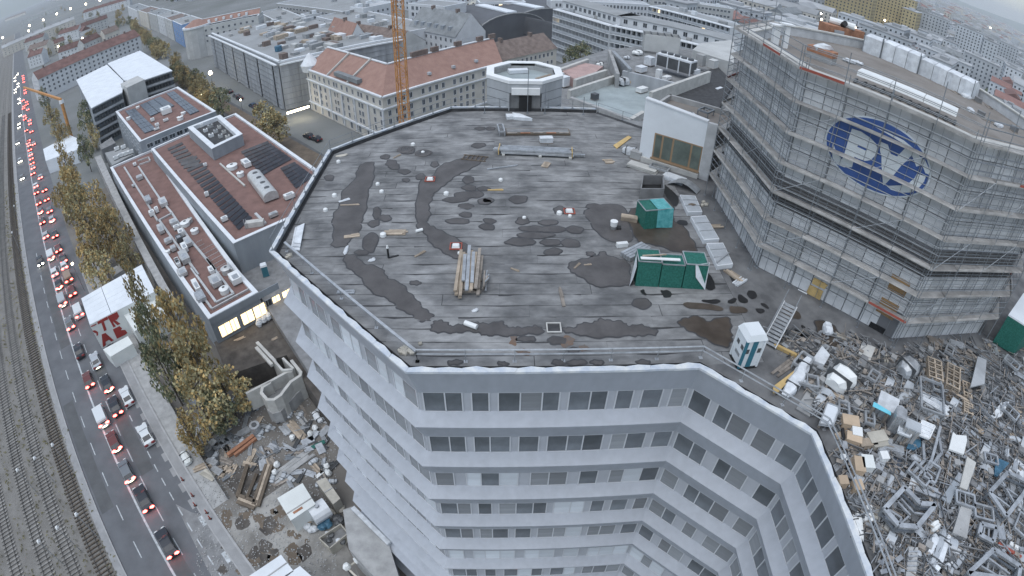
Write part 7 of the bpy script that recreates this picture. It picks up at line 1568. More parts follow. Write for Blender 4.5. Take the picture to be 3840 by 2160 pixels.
for i,(x0,y0,x1,y1,wm,rm,lab) in enumerate(((2190,300,2080,250,'plaster_blue','roof_flat','bright blue narrow house in the street row'),(2070,250,1985,215,'plaster_pale','tile_brown','pale house just left of the blue one'),(1980,215,1890,180,'plaster_white','roof_flat','white narrow house second left of the blue one'),(1885,185,1780,150,'plaster_pale','slate_grey','grey house third left of the blue one'),(1775,160,1660,120,'plaster_cream','tile_brown','reddish cream house fourth left of the blue one'),(1650,130,1540,80,'plaster_white','slate_grey','white house at the far end of the street row'))):
 block(T0,(x0,y0),(x1,y1),15,14,wm,rm,lab,(12.8,10,7,4),4,'street_house',(1.1,1.5),plant_n=1,group='houses along the side street')
wz = 16.0
wrf = thing('white_roofed_block','grey office block with two bright white flat roofs and a stair tower','building',tuple(at(T0(1100,1305),0)),world=True)
for pts in (((920,965),(1290,780),(1490,975),(1475,1115),(1100,1305)),((1300,765),(1690,610),(2080,850),(1710,975),(1500,970))):
 Q = [v2(T0,p,wz) for p in pts]; c = sum(Q,Vector((0,0))) / 5
 walls(wrf,[(p.x,p.y) for p in [c + (q - c) * .97 for q in Q]],0,wz - .3,'wall_bluegrey'); MB().prism([(p.x,p.y) for p in Q],wz - .35,wz).build('roof','white_roof',wrf)
for p0,p1,nn in (((1475,1115),(1100,1305),10),((2080,850),(1710,975),9)):
 a,b = v2(T0,p1,wz),v2(T0,p0,wz); c = v2(T0,(1490,900),wz); d,n = outward(a,b,c); a,b = a - n * .3,b - n * .3
 windows(wrf,a,b,c,(14.3,11.3,8.3,5.3,2.3),spread((b - a).length,nn,.8),2.2,1.4,'steel_dark')
 for z in (12.8,9.8,6.8,3.8): mb = MB(); q = n * .12; mb.bar((a.x + q.x,a.y + q.y,z),(b.x + q.x,b.y + q.y,z),.25,.8); mb.build('spandrel','netting_grey',wrf)
Q = [v2(T0,p,17.5) for p in ((1455,1010),(1660,915),(1745,960),(1530,1060))]; MB().prism([(p.x,p.y) for p in Q],0,17.5).build('stair_tower','plaster_pale',wrf)
gable(T0,(455,960),(1690,430),14,15,4.5,'plaster_white','roof_maroon','long white residential row with dark red roof behind the white-roofed block',(12.3,9.6,6.9,4.2),22,'residential_row',win=(1.3,1.4))
ROWS = [((700,640),(950,555),'wing of the courtyard houses, nearest'),((1010,530),(1215,440),'second courtyard house with white gable'),((1260,420),(1440,350),'third courtyard house with white gable'),((700,420),(940,350),'back courtyard house, left'),((980,330),(1300,215),'back courtyard house, right'),((330,610),(560,540),'house near the road behind the long row, nearest'),((330,700),(500,640),'house near the road, lowest'),((290,520),(520,440),'house near the road behind the long row, farther'),((20,590),(900,230),'long low row with pale roof along the lamp-lit street'),((1000,160),(1560,-10),'row of houses at the top left beyond the lamps'),((250,260),(760,60),'dark roofed row left of the street lamps'),((60,240),(300,150),'dark house near the road at the top left')]
for i,(a,b,lab) in enumerate(ROWS): gable(T0,a,b,11 + i % 3,10,4.0,('plaster_white','plaster_pale','plaster_cream')[i % 3],('roof_maroon','roof_maroon','tile_brown')[i % 3] if i < 8 else ('city_roof','roof_maroon')[i % 2],lab,(9,6,3.2),max(4,int(abs(b[0] - a[0]) / 45)),'courtyard_house',group='residential houses on the left')
t,P,d,n = gable(T2,(420,335),(1000,445),14,15,8,'plaster_white','slate_grey','white building with tall grey slate roof and dormers behind the red roof',(12,9,6),9)
for k in range(6): q = P[0].lerp(P[1],.12 + k * .14) + n * 2.2; MB().box((q.x,q.y,16.2),(1.5,2.2,1.8),math.atan2(d.y,d.x)).build('dormer','wall_bluegrey',t)
t = gable(T1,(1720,470),(2480,600),13,16,5.5,'plaster_pale','tile_brown','old building with dark brown hipped roofs behind the red roof',(11,8),10)[0]
gable(T1,(1690,420),(1960,520),14,8,7,'plaster_white','tile_red','tall narrow gable with a faded red roof beside the grey block',(),0)
block(T1,(1560,200),(2480,420),15,22,'plaster_white','roof_flat','white flat-roofed commercial blocks left of the crane',(13,10,7),12,plant_n=8)
block(T1,(1430,190),(1960,90),14,10,'plaster_white','roof_flat','white office strip with dark square windows near the top',(12,9),9,win=(2.2,1.2),plant_n=2)
block(T1,(2130,100),(2480,30),17,12,'plaster_white','city_roof','white house with two-storey roof box beside the crane mast',(14,11),5,plant_n=2)
block(T1,(1080,40),(1880,140),16,30,'concrete','roof_flat','long grey hall with a band of dark openings near the top edge',(13.6,11.4),18,win=(2.6,1.1),plant_n=3)
block(T1,(870,150),(1230,330),13,14,'plaster_pale','roof_flat','low pale courtyard building behind the netting block',(10,7),6,plant_n=3)
block(T2,(420,40),(860,80),20,14,'plaster_white','roof_flat','tall white slab with black windows at the top edge right of the crane',(18,15,12,9),7,win=(1.6,1.8))
block(T2,(1280,30),(1840,20),18,12,'plaster_white','roof_flat','white apartment house with coloured windows at the top edge',(16,13,10),10,win=(1.6,1.8),lit=.25)
def vault(A,B,s,zc,zs,label,strip=True):
 a,b = v2(T2,A,zc),v2(T2,B,zc); e = v2(T2,s,zs) - b; d = (b - a).normalized(); e = e - d * e.dot(d); w = e.length; e = e.normalized()
 t = thing('vaulted_hall',label,'hall',(a.x,a.y,0),world=True,group='grey vaulted halls'); n = 14; mb = MB(); arc = []
 for i in range(n + 1): th = math.pi * (i / n); arc.append((math.cos(th) * w,zs + (zc - zs) * math.sin(th)))
 for i in range(n): 
  (y0,z0),(y1,z1) = arc[i],arc[i + 1]; p = [a + e * y0,b + e * y0,b + e * y1,a + e * y1]; mb.poly([(p[0].x,p[0].y,z0),(p[1].x,p[1].y,z0),(p[2].x,p[2].y,z1),(p[3].x,p[3].y,z1)])
 mb.build('roof','vault_grey',t)
 for q in (a,b): MB().poly([((q + e * y).x,(q + e * y).y,z) for y,z in arc] + [((q - e * w).x,(q - e * w).y,0),((q + e * w).x,(q + e * w).y,0)]).build('end_wall','vault_grey',t); mb = MB(); [mb.bar((q + e * arc[i][0]).to_3d() + UP(arc[i][1]),(q + e * arc[i + 1][0]).to_3d() + UP(arc[i + 1][1]),.5,.4) for i in range(n)]; mb.build('edge_beam','concrete',t)
 if strip: mb = MB(); p0,p1 = a.lerp(b,.15),a.lerp(b,.97); mb.bar((p0.x,p0.y,zc + .3),(p1.x,p1.y,zc + .3),5.0,.6); mb.build('roof_light','white_roof',t)
vault((1220,50),(1690,160),(1890,290),17,8,'grey vaulted hall with a white roof light, left one')
vault((1560,10),(2030,105),(2240,240),17,8,'grey vaulted hall with a white roof light, middle one')
vault((1900,-30),(2400,60),(2560,160),17,8,'grey vaulted hall at the top edge, right one',False)
vault((1740,180),(2260,290),(2300,520),15,7,'grey vaulted hall next to the balcony block, lowest',False)
def balcony(f,p0,p1,z,dep,nfl,label,pent=True,lit=.02,ncell=16):
 t,P,d,n = block(f,p0,p1,z,dep,'plaster_white','roof_flat',label,(),0,'balcony_block',plant_n=4); a,b = P[0],P[1]; L = (b - a).length; ang = math.atan2(d.y,d.x)
 for k in range(nfl):
  zz = z - .2 - 3.0 * k; mb = MB(); q0,q1 = a - n * .9,b - n * .9; mb.bar((q0.x,q0.y,zz),(q1.x,q1.y,zz),1.9,.3); mb.build('balcony_slab','parapet_white',t)
  mb = MB(); q0,q1 = a - n * 1.75,b - n * 1.75; mb.bar((q0.x,q0.y,zz - 2.2),(q1.x,q1.y,zz - 2.2),.08,.9); mb.build('balcony_rail','glass_panel',t)
  windows(t,a,b,P[2],(zz - 1.6,),spread(L,ncell),1.7,2.0,pm='pane_far',lit=lit)
 for j in range(ncell + 1): p = a + d * (L * j / ncell) - n * .9; MB().box((p.x,p.y,z - 1.5 * nfl),(.15,1.6,3 * nfl),ang).build('divider','plaster_white',t)
 if pent:
  A,B = a + n * 3,b + n * 3; C,D = b + n * (dep - 2),a + n * (dep - 2); walls(t,[(p.x,p.y) for p in (A,B,C,D)],z - .4,z + 3,'plaster_white','penthouse_wall'); mb = MB(); o = n * .4; mb.prism([(p.x,p.y) for p in (A - o,B - o,C,D)],z + 3,z + 3.25); mb.build('penthouse_roof','roof_flat',t)
  windows(t,A,B,C,(z + 1.5,),spread(L,11),1.6,1.7,pm='pane_far',lit=.1)
 return t,P,d,n
balcony(T3,(-40,105),(640,305),22,15,6,'white balcony block with stacked long balconies, end wing on the left')
balcony(T3,(640,300),(2100,640),22,15,5,'long white balcony block with penthouse and lit windows behind the terraces',lit=.03,ncell=22)
balcony(T3,(1090,70),(2080,330),22,14,4,'second balcony block farther back with a brightly lit stair window',False,.03,18)
p0,p1 = at(T3(1810,190),20),at(T3(2090,300),20)
t,P,d,n = block(T3,(1790,185),(2110,280),21,3,'plaster_white','roof_flat','glazed stair hall with bright warm windows behind the scaffold poles',(),0,'stair_hall')
windows(t,P[0],P[1],P[2],(19,16),spread((P[1] - P[0]).length,7,.3),1.6,2.4,pm='window_lit',fm='steel_galv')
block(T3,(-100,10),(1090,60),20,10,'plaster_white','city_roof','white slab block with regular windows along the top edge',(18,15,12,9),26,win=(1.0,1.6))
block(T3,(1100,-20),(2100,110),20,10,'plaster_pale','city_roof','pale stepped block with planted roof near the top edge',(18,15,12),20,win=(1.4,1.3),plant_n=5)
tree(at(T3(250,640),10),10,4.5,5,'green','green tree in front of the balcony block','street trees behind the annex'); tree(at(T3(120,690),8),8,3,4,'green','smaller green tree in front of the balcony block','street trees behind the annex')
rim = [(1400,850),(1730,985),(1970,985),(2255,890),(2240,850),(1890,735),(1720,730),(1405,825)]
oz = 43.0; cen = Vector((2.9,60.0)); OR = 4.4
oct8 = [cen + Vector((math.cos(R(22.5 + 45 * i)),math.sin(R(22.5 + 45 * i)))) * OR for i in range(8)]
t = thing('lift_tower','small octagonal lift tower with a wide white rim behind the dark roof','tower',(cen.x,cen.y,30),world=True)
inn8 = [cen + (p - cen) * .80 for p in oct8]
for i in range(8):
 j = (i + 1) % 8; a,b = oct8[i],oct8[j]
 MB().hexa([(a.x,a.y,oz - .35),(b.x,b.y,oz - .35),(inn8[j].x,inn8[j].y,oz - .35),(inn8[i].x,inn8[i].y,oz - .35)],[(a.x,a.y,oz),(b.x,b.y,oz),(inn8[j].x,inn8[j].y,oz),(inn8[i].x,inn8[i].y,oz)]).build('rim','white_paint',t)
 for k in range(5):
  m_ = cen + (a - cen) * .985,cen + (b - cen) * .985; z0 = oz - .4 - 1.0 * k
  if i == 5 and k > 0: continue
  MB().poly([(m_[0].x,m_[0].y,z0 - .95),(m_[1].x,m_[1].y,z0 - .95),(m_[1].x,m_[1].y,z0),(m_[0].x,m_[0].y,z0)]).build('wall_panel','netting_grey',t)
 mb = MB(); c0,c1 = cen + (a - cen) * .93,cen + (b - cen) * .93; mb.poly([(c0.x,c0.y,30),(c1.x,c1.y,30),(c1.x,c1.y,oz - .4),(c0.x,c0.y,oz - .4)]); mb.build('core_wall','concrete_dark' if i == 5 else 'joint_dark',t)
 MB().poly([(inn8[i].x,inn8[i].y,oz - .9),(inn8[j].x,inn8[j].y,oz - .9),(inn8[j].x,inn8[j].y,oz - .1),(inn8[i].x,inn8[i].y,oz - .1)]).build('inner_wall','concrete',t)
MB().poly([(p.x,p.y,oz - .85) for p in inn8]).build('roof','roof_teal',t)
MB().box((cen.x - .6,cen.y + 1.9,oz - .6),(2.2,.9,.4),.2).build('hatch','parapet_white',t)
for k in range(3): MB().bar((cen.x + 1.2,cen.y - 1.2 + k * .25,oz - .7),(cen.x + 3.0,cen.y + .6 + k * .25,oz - .7),.1,.1).build('board','timber',t)
a,b = oct8[5],oct8[6]; MB().box((cen.x,cen.y - OR * .88,40.2),(1.3,.3,2.2)).build('doorway','black',t); MB().box((cen.x,cen.y - OR * .95,41.9),(2.9,.35,.7)).build('lintel','white_paint',t)
for k,(x,h) in enumerate(((.5,5.0),(2.3,3.2),(-3.9,3.4),(6.3,2.0))):
 mb = MB(); mb.tube((2.6 + x,55.4,39.6),(2.6 + x,55.4,39.6 + h),.04,5); mb.box((2.6 + x,55.4,39.63),(.3,.3,.05)); one(mb,'pole','steel_tube','thin steel pole by the small octagonal tower, ' + ('tallest at the door','right of the door','at the left corner','at the far right')[k],'pole')
lt = [v2(T3,p,33) for p in ((-520,900),(-300,1500),(900,1500),(2300,1300),(2300,650),(1000,560),(600,590),(0,780))]
mb = MB(); mb.prism([(p.x,p.y) for p in lt],0,33); o = one(mb,'terraced_block','concrete_dark','stepped grey block with teal roof terraces behind the white penthouse','building')
def flat(f,pts,z,th,m,name,label,cat): 
 P = at_all(f,pts,z); mb = MB(); mb.prism([(p.x,p.y) for p in P],z - th,z); return one(mb,name,m,label,cat)
flat(T3,((690,980),(1110,1060),(1080,1200),(1010,1350),(860,1430),(130,1165)),33.1,.1,'roof_teal','roof_terrace','teal grey flat roof terrace left of the white penthouse','roof')
flat(T3,((20,850),(310,760),(520,800),(430,870),(170,950)),34.6,1.6,'pink_steel','red_roof','pinkish flat roof with white bags behind the octagonal tower','roof')
def wall_(f,a,b,z0,z1,th,m,label): A,B = at(f(*a),z1),at(f(*b),z1); mb = MB(); mb.bar(Vector((A.x,A.y,(z0 + z1) / 2)),Vector((B.x,B.y,(z0 + z1) / 2)),th,z1 - z0); return one(mb,'parapet_wall',m,label,'wall','walls of the stepped terraces')
for a,b,z,m,lab in (((110,1090),(700,900),34.4,'concrete_pale','pale parapet wall along the teal terrace, back side'),((130,1170),(860,1440),34.0,'concrete','grey parapet wall along the teal terrace, front side'),((860,1430),(1010,1340),34.0,'concrete_pale','short pale parapet by the white penthouse'),((1100,1110),(1810,860),36.0,'concrete_pale','long white-capped wall running up to the scaffolding'),((600,600),(700,890),35.5,'concrete','curved looking grey wall left of the chiller, left part'),((640,610),(850,830),36.0,'steel_galv','grey sloping wall left of the chiller, right part'),((760,850),(1390,1000),35.4,'netting_grey','wrapped parapet in front of the chiller'),((0,830),(340,710),35.0,'concrete_pale','pale rim of the pinkish roof, back'),((180,960),(560,840),34.8,'concrete_pale','pale rim of the pinkish roof, front')):
 wall_(T3,a,b,32.5,z,.6,m,lab)
P,z0,z1,d,n = pbox(T3(1155,800),T3(1560,920),T3(1155,670),2.6,34.0); t = thing('chiller','big chiller unit with white top, dark coils and five fans','chiller',tuple(P[0]),world=True); h = 2.6
MB().hexa([p + UP(.3) for p in P],[p + UP(h - .3) for p in P]).build('coil','steel_dark',t); MB().hexa([p + UP(h - .3) for p in P],[p + UP(h) for p in P]).build('top','parapet_white',t)
for k in range(5): q = P[0].lerp(P[1],(k + .5) / 5) + n * 1.3; MB().tube(q + UP(h),q + UP(h + .35),.55,12).build('fan','steel_dark',t)
for k in range(4): q = P[0].lerp(P[1],k / 3) - n * .05; MB().bar(q,q + UP(h),.18).build('post','parapet_white',t)
P,z0,z1,d,n = pbox(T3(1010,610),T3(1430,660),T3(1010,440),3.5,33.5)
t = thing('plant_house','grey panelled plant house with open top behind the chiller','plant house',tuple(P[0]),world=True)
for i in range(4): mb = MB(); a,b = P[i],P[(i + 1) % 4]; mb.bar(a + UP(1.8),b + UP(1.8),.15,3.6); mb.build('wall','plaster_pale',t)
for k in range(6): mb = MB(); q0,q1 = P[0].lerp(P[1],k / 5),P[3].lerp(P[2],k / 5); mb.bar(q0 + UP(3.5),q1 + UP(3.5),.15,.3); mb.build('roof_beam','steel_dark',t)
for i,(x,y,sz,kd,m,lab) in enumerate(((1080,760,(1.6,1.6,1.6),'crate','white_sheet','white wrapped box left of the chiller'),(980,840,(2.0,1.4,1.0),'crate','parapet_white','white unit in front of the chiller, left'),(1190,920,(.9,.9,1.6),'crate','plastic_white','white upright cabinet in front of the chiller'),(1290,935,(1.8,1.0,.6),'crate','plastic_white','low white box in front of the chiller'),(940,630,(2.6,1.6,.8),'wrapped_bundle','plastic_white','white dome-like bundle by the plant house'),(810,680,(1.4,.9,.5),'wrapped_bundle','white_sheet','white and yellow heap left of the plant house'),(760,985,(3.0,2.0,1.3),'wrapped_bundle','white_sheet','white tarpaulin heap on the teal terrace'),(860,985,(1.8,1.8,1.2),'wrapped_bundle','cardboard','brown tarpaulin heap on the teal terrace'),(990,1080,(2.0,1.1,.7),'crate','plastic_white','white box on the teal terrace'),(420,1170,(1.0,.9,.9),'crate','steel_dark','small dark vent on the teal terrace'),(480,790,(1.6,1.0,1.0),'wrapped_bundle','plastic_white','white bags on the pinkish roof'),(500,870,(2.4,1.2,.7),'wrapped_bundle','white_sheet','white sheets at the corner of the pinkish roof'),(60,920,(2.2,1.4,1.2),'crate','white_sheet','white cabin at the left end of the pinkish roof'),(50,1010,(1.4,1.2,1.6),'crate','parapet_white','white box behind the octagonal tower'),(200,1090,(2.6,.9,.6),'wrapped_bundle','stone_pale','pale roll lying on the terrace wall'),(1700,730,(1.6,1.6,2.2),'crate','concrete','grey plant box by the scaffold poles'),(1850,760,(2.0,1.4,1.6),'crate','plaster_pale','pale plant box by the scaffold poles'),(1640,830,(2.0,1.0,.8),'crate','parapet_white','white duct box right of the chiller'),(1930,1000,(1.6,.6,.8),'plank_bundle','white_sheet','white planks by the scaffolding edge'),(1400,1150,(2.5,.2,5),'plank_bundle','timber','timber pile behind the white penthouse'))):
 if kd == 'plank_bundle': sz = (2.2,.15,6)
 junk(at(T3(x,y),33.6 if x < 1600 else 35),33.2 if x < 1600 else 34.0,kd,sz,.75,m,lab)
mb = MB(); P = at_all(T3,((1390,1000),(1900,800),(2100,1000),(1900,1330),(1200,1130)),34.0); mb.prism([(p.x,p.y) for p in P],32,34); one(mb,'dark_terrace','bitumen','dark cluttered terrace between the long wall and the scaffolding','roof')
mb = MB(); P = at_all(T3,((1600,600),(1900,700),(2100,760),(2100,480),(1700,520)),35.5); mb.prism([(p.x,p.y) for p in P],30,35.5); one(mb,'stair_block','plaster_pale','pale stair block beside the scaffold poles','building')
def lattice(t,base,w,z0,z1,step,m,r=.09):
 for sx in (-1,1):
  for sy in (-1,1): MB().bar((base[0] + sx * w / 2,base[1] + sy * w / 2,z0),(base[0] + sx * w / 2,base[1] + sy * w / 2,z1),r * 2).build('mast_leg',m,t)
 z = z0; C = [(-1,-1),(1,-1),(1,1),(-1,1)]; k = 0
 while z < z1 - step * .5:
  mb = MB()
  for i in range(4):
   a,b = C[i],C[(i + 1) % 4]
   A = (base[0] + a[0] * w / 2,base[1] + a[1] * w / 2); B = (base[0] + b[0] * w / 2,base[1] + b[1] * w / 2)
   mb.bar((A[0],A[1],z),(B[0],B[1],z),r); mb.bar((A[0],A[1],z),(B[0],B[1],z + step),r) if (i + k) % 2 else mb.bar((B[0],B[1],z),(A[0],A[1],z + step),r)
  mb.build('lattice',m,t); z += step; k += 1
cb = at((1514,400),22); crane = thing('tower_crane','tall orange lattice mast of a tower crane in front of the red roof','crane',(cb.x,cb.y,0),world=True)
lattice(crane,(cb.x,cb.y),2.0,0,62,1.9,'orange_steel',.085)
MB().bar((cb.x - .3,cb.y,0),(cb.x - .3,cb.y,62),.5,.2).build('ladder','orange_steel',crane)
MB().box((cb.x,cb.y,.5),(5,5,1.0)).build('foundation','concrete',crane)
MB().bar((cb.x - 14,cb.y - 4,63),(cb.x + 45,cb.y + 13,63),1.2,1.4).build('jib','orange_steel',crane)
p = at(T0(830,1420),0.0); p2 = at(T0(800,1400),4); sc_ = thing('small_crane','small orange crane with a folded jib among the trees by the road','crane',(p2.x,p2.y,0),world=True)
ztop = 17.0; pt = at(T0(735,1200),ztop); pj = at(T0(285,1055),ztop)
MB().bar((pt.x,pt.y,0),(pt.x,pt.y,ztop),1.0).build('mast','orange_steel',sc_); MB().bar((pt.x,pt.y,ztop),(pj.x,pj.y,ztop),.8,.9).build('jib','orange_steel',sc_); MB().box((pt.x,pt.y,ztop - 1),(1.5,1.5,1.6)).build('cab','white_paint',sc_)
LMP = [(T0,2540,880,7),(T0,1205,5,8),(T0,1035,50,8),(T0,850,105,8),(T0,685,168,8),(T0,522,240,8),(T0,355,310,8),(T0,343,372,8),(T0,575,388,8),(T0,705,560,6),(T0,995,463,7),(T0,30,455,8),(T0,300,110,9),(T0,1842,1033,5),(T0,1370,1272,5),(T0,2435,1145,5),(T1,650,1207,4),(T2,1235,60,8),(T4,125,165,25),(T4,130,235,25),(T4,540,333,20),(T4,895,245,15),(T4,515,165,15),(T4,2170,700,8),(T4,2420,485,8),(T4,1800,185,8),(T4,2170,340,8),(T4,1530,580,10),(T4,2050,290,8),(C4,545,1262 - 720,7)]
LDS = ('over the courtyard, upper','over the courtyard, lower','in the courtyard houses','at the far left frame edge','high in the far traffic','on the white-roofed block, right','on the white-roofed block, left','behind the small solar roof','by the parked cars of the side street','beside the vaulted halls','upper of the pair left of the brick chimney','lower of the pair left of the brick chimney','right of the brick chimney','at the ochre tower foot','on the ochre tower','above the sheeted units end','near the right frame edge','high in the hazy city','highest towards the sky corner','behind the middle sheeted unit','white one below the hazy horizon','low among the road trees')
for i,(f,x,y,z) in enumerate(LMP):
 p = at(f(x,y),z); dist = math.hypot(p.x,p.y)
 if p.y < 0 or dist > 6000: continue
 s = max(.28,dist * .0016) if i else .9
 t = thing('street_lamp','lit warm-white street lamp, ' + (('big bright one at the grey netting block','at the top edge by the dark trees','first','second','third','fourth','fifth','twin lower one')[i] if i < 8 else LDS[i - 8]),'street lamp',(p.x,p.y,0),0,'lit street lamps')
 MB().tube((0,0,0),(0,0,z - s * .5),.08,5).build('post','steel_tube',t); MB().lump((0,0,z),s,1,1,8,5).build('globe','lamp_lit',t)
A,B = at(T1(1210,1370),3.2),at(T1(1480,1285),3.2); t = thing('light_strip','bright warm light strip under the edge of the netting block','light',tuple(A),world=True)
for k in range(5): MB().bar(A.lerp(B,k / 5 + .01),A.lerp(B,k / 5 + .19),.5,.5).build('tube','lamp_lit',t)
for i,(x,y) in enumerate(((520,1120),(600,1170),(640,1200),(800,1290),(860,1320),(2260,1030 + 0))):
 if i == 5: continue
 p = at(T1(x,y),0); s_,t_ = p.x * RT.x + p.y * RT.y,p.x * RN.x + p.y * RN.y; car(s_,t_,'hatch',('black','grey','black','blue','black')[i],'tail_off',True,'dark parked car in the side street, %s from the lamp' % ORD[i].replace('nearest','first'),'cars parked in the side street')
for i,(x,y) in enumerate(((530,580),(610,610))): p = at(X1(x,y),0); car(p.x * RT.x + p.y * RT.y,p.x * RN.x + p.y * RN.y,'hatch','black','tail_off',True,('dark car','motor scooter sized dark car')[i] + ' parked before the cream corner building','cars parked in the side street')
TMK = {'the long white residential row': (330,240),'the blue house': (670,110),'the courtyard lamp': (310,145),'the white-roofed block': (450,230),'the small crane': (190,340),'the netting block': (800,200),'the top edge': (420,10)}
KT = {'green': 'dark green tree','olive': 'olive tree','autumn': 'orange-brown tree'}
for i in range(70):
 if i < 26: x,y = 1560 + 30 * (i % 13) + br.uniform(-30,30),240 + 30 * (i % 13) + br.uniform(-40,60)
 elif i < 40: x,y = br.uniform(2080,2560),0; y = 800 + (x - 2080) * .95 + br.uniform(-50,30)
 else: x,y = br.uniform(500,1500),br.uniform(60,700); y = min(y,880 - x * .42)
 k = br.choice(('green','olive','olive','autumn')); p = at(T0(x,y),5); tr0 = tree(p,5 + br.uniform(-1,2),br.uniform(2.5,4.6),br.uniform(3,5.5),k,KT[k],'trees between the houses'); by_landmark(tr0,KT[k],(p.x,p.y,5),TMK)
for i in range(64):
 s0,t0 = 330 + (i % 8) * 42 + br.uniform(-8,8),12 + (i // 8) * 26 + br.uniform(-5,5); p = rd(s0,t0)
 q = proj(p.x,p.y,10); qx,qy = q[0] / 800 * 2576,q[1] / 800 * 2576
 if qx < 0 or qy < 0 or (qy > 230 + (1700 - qx) * .42 - 120) or qx > 1500: continue
 a = ROAD + br.choice((0,math.pi / 2)); w,l,h = 10,br.uniform(14,30),br.uniform(9,13); t = thing('courtyard_house','x','building',(p.x,p.y,0),a,'residential houses on the left')
 MB().prism([(-l / 2,-w / 2),(l / 2,-w / 2),(l / 2,w / 2),(-l / 2,w / 2)],0,h).build('wall',br.choice(('plaster_white','plaster_pale','plaster_cream')),t)
 MB().add([(-l / 2 - .3,-w / 2 - .4,h),(l / 2 + .3,-w / 2 - .4,h),(l / 2 + .3,w / 2 + .4,h),(-l / 2 - .3,w / 2 + .4,h),(-l / 2,0,h + 4),(l / 2,0,h + 4)],[(0,1,5,4),(2,3,4,5),(1,2,5),(3,0,4)]).build('roof',br.choice(('roof_maroon','roof_maroon','tile_brown','city_roof')),t)
 fm_,pm_ = win_mesh(1.2,1.4,'frame_white','pane_far',False)
 for z in (h - 1.8,h - 4.8,h - 7.8):
  for j in range(int(l / 3.2)):
   for sg in (-1,1): link('window',pm_,t,mw=Matrix.Translation((-l / 2 + 1.6 + j * 3.2,sg * (w / 2 + .03),z)))
 by_landmark(t,('pale','white','cream')[i % 3] + ' house with pitched roof',(p.x,p.y,10),TMK)
# ================================================================ far city, hills, haze
cr2 = random.Random(2024)
def proto(w,l,h,wm,rm,pitched):
 a = MB(); a.prism([(-w / 2,-l / 2),(w / 2,-l / 2),(w / 2,l / 2),(-w / 2,l / 2)],0,h)
 r = MB()
 if pitched:
  z = h + w * .28; r.add([(-w / 2 - .4,-l / 2,h),(w / 2 + .4,-l / 2,h),(w / 2 + .4,l / 2,h),(-w / 2 - .4,l / 2,h),(0,-l / 2,z),(0,l / 2,z)],[(0,1,4),(1,2,5,4),(2,3,5),(3,0,4,5)])
 else:
  r.prism([(-w / 2 - .3,-l / 2 - .3),(w / 2 + .3,-l / 2 - .3),(w / 2 + .3,l / 2 + .3),(-w / 2 - .3,l / 2 + .3)],h,h + .7); r.box((0,l * .15,h + 1.6),(w * .4,l * .25,2.0)); r.box((w * .2,-l * .3,h + 1.2),(w * .3,l * .12,1.2))
 q = MB(); nz = max(2,int(h / 3.1))
 for k in range(nz):
  z = 1.8 + k * (h - 1.2) / nz
  for (u,half,along) in ((l,w / 2,1),(w,l / 2,0)):
   n = max(2,int(u / 3.4))
   for i in range(n):
    s = -u / 2 + u * (i + .5) / n
    for sg in (-1,1):
     if along: q.box((sg * half,s,z),(.14,1.3,1.5))
     else: q.box((s,sg * half,z),(1.3,.14,1.5))
 return a.mesh('wall',wm),r.mesh('roof',rm),q.mesh('windows','pane_far')
CM = {'the crane mast': (1500,60),'the balcony blocks': (2500,60),'the vaulted halls': (2000,40),'the ochre towers': (3280,80),'the sheeted units': (3450,240),'the sky corner': (3700,130),'the right edge': (3830,330),'the white slab tower': (3640,260),'the blue house': (670,110),'the street lamps': (230,60),'the far road': (40,60)}
PR = []
for w,l,h,wm,rm,pt in ((13,34,17,'city_white','city_roof',0),(12,26,14,'city_white','city_red',1),(14,40,20,'city_white','city_roof',0),(12,22,13,'plaster_pale','city_red',1),(16,30,24,'city_white','city_roof',0),(11,45,15,'plaster_pale','slate_grey',1),(14,24,32,'city_white','city_roof',0),(13,36,16,'plaster_cream','city_roof',1)): PR.append((proto(w,l,h,wm,rm,pt),max(w,l),h))
OC = [(proto(16,46,44,'city_ochre','city_roof',0),46,44),(proto(15,30,34,'city_ochre','city_roof',0),30,34),(proto(14,46,36,'city_white','city_roof',0),46,36)]
def far_house(pr,x,y,a,label,group,name='far_house'):
 t = thing(name,label,'building',(x,y,0),a,group)
 if name == 'far_house': by_landmark(t,label,(x,y,10),CM)
 for me,nm in zip(pr[0],('wall','roof','windows')):
  o = link(nm,me,t)
  if nm == 'windows': o['kind'] = 'stuff'
OCH = [((430,330),'ochre tower block left of the white slab'),((560,250),'ochre slab tower behind the brick chimney, front'),((690,330),'ochre slab tower behind the brick chimney, right'),((900,250),'ochre slab tower behind the sheeted units, upper'),((930,420),'ochre slab tower behind the sheeted units, left'),((1150,520),'ochre slab tower behind the sheeted units, right')]
occ = []
for i,(p,lab) in enumerate(OCH): q = at(T4(*p),0); far_house(OC[i % 2],q.x,q.y,R(40) + (i % 2) * R(90),lab,'ochre tower blocks','tower_block'); occ.append((q.x,q.y,40))
for i,(p,lab) in enumerate((((790,330),'tall white slab beside the ochre towers'),((1080,230),'white slab with window grid above the ochre towers'),((1340,560),'white slab right of the ochre towers'),((1460,500),'white slab farther right of the ochre towers'),((1920,780),'white slab above the right end of the sheeted units'),((2060,920),'white slab with rounded top right of the sheeted units'),((2200,860),'white slab with dark balconies right of the rounded one'))):
 q = at(T4(*p),0); far_house(OC[2],q.x,q.y,R(45) + (i % 2) * R(90),lab,'white slab blocks at the right','slab_block'); occ.append((q.x,q.y,40))
def taken(x,y):
 if any((x - a) ** 2 + (y - b) ** 2 < r * r for a,b,r in occ): return True
 s,t = x * RT.x + y * RT.y,x * RN.x + y * RN.y
 if -52 < t < 0: return True
 if x * x + y * y < 300 ** 2 and not (x > 60): return True
 if s < 330 and 0 < t < 150 or s < 660 and 0 < t < 225: return True
 if x < 60 and -60 < x and y < 330: return True
 if 15 < x < 110 and y < 300: return True
 return x + y < 250
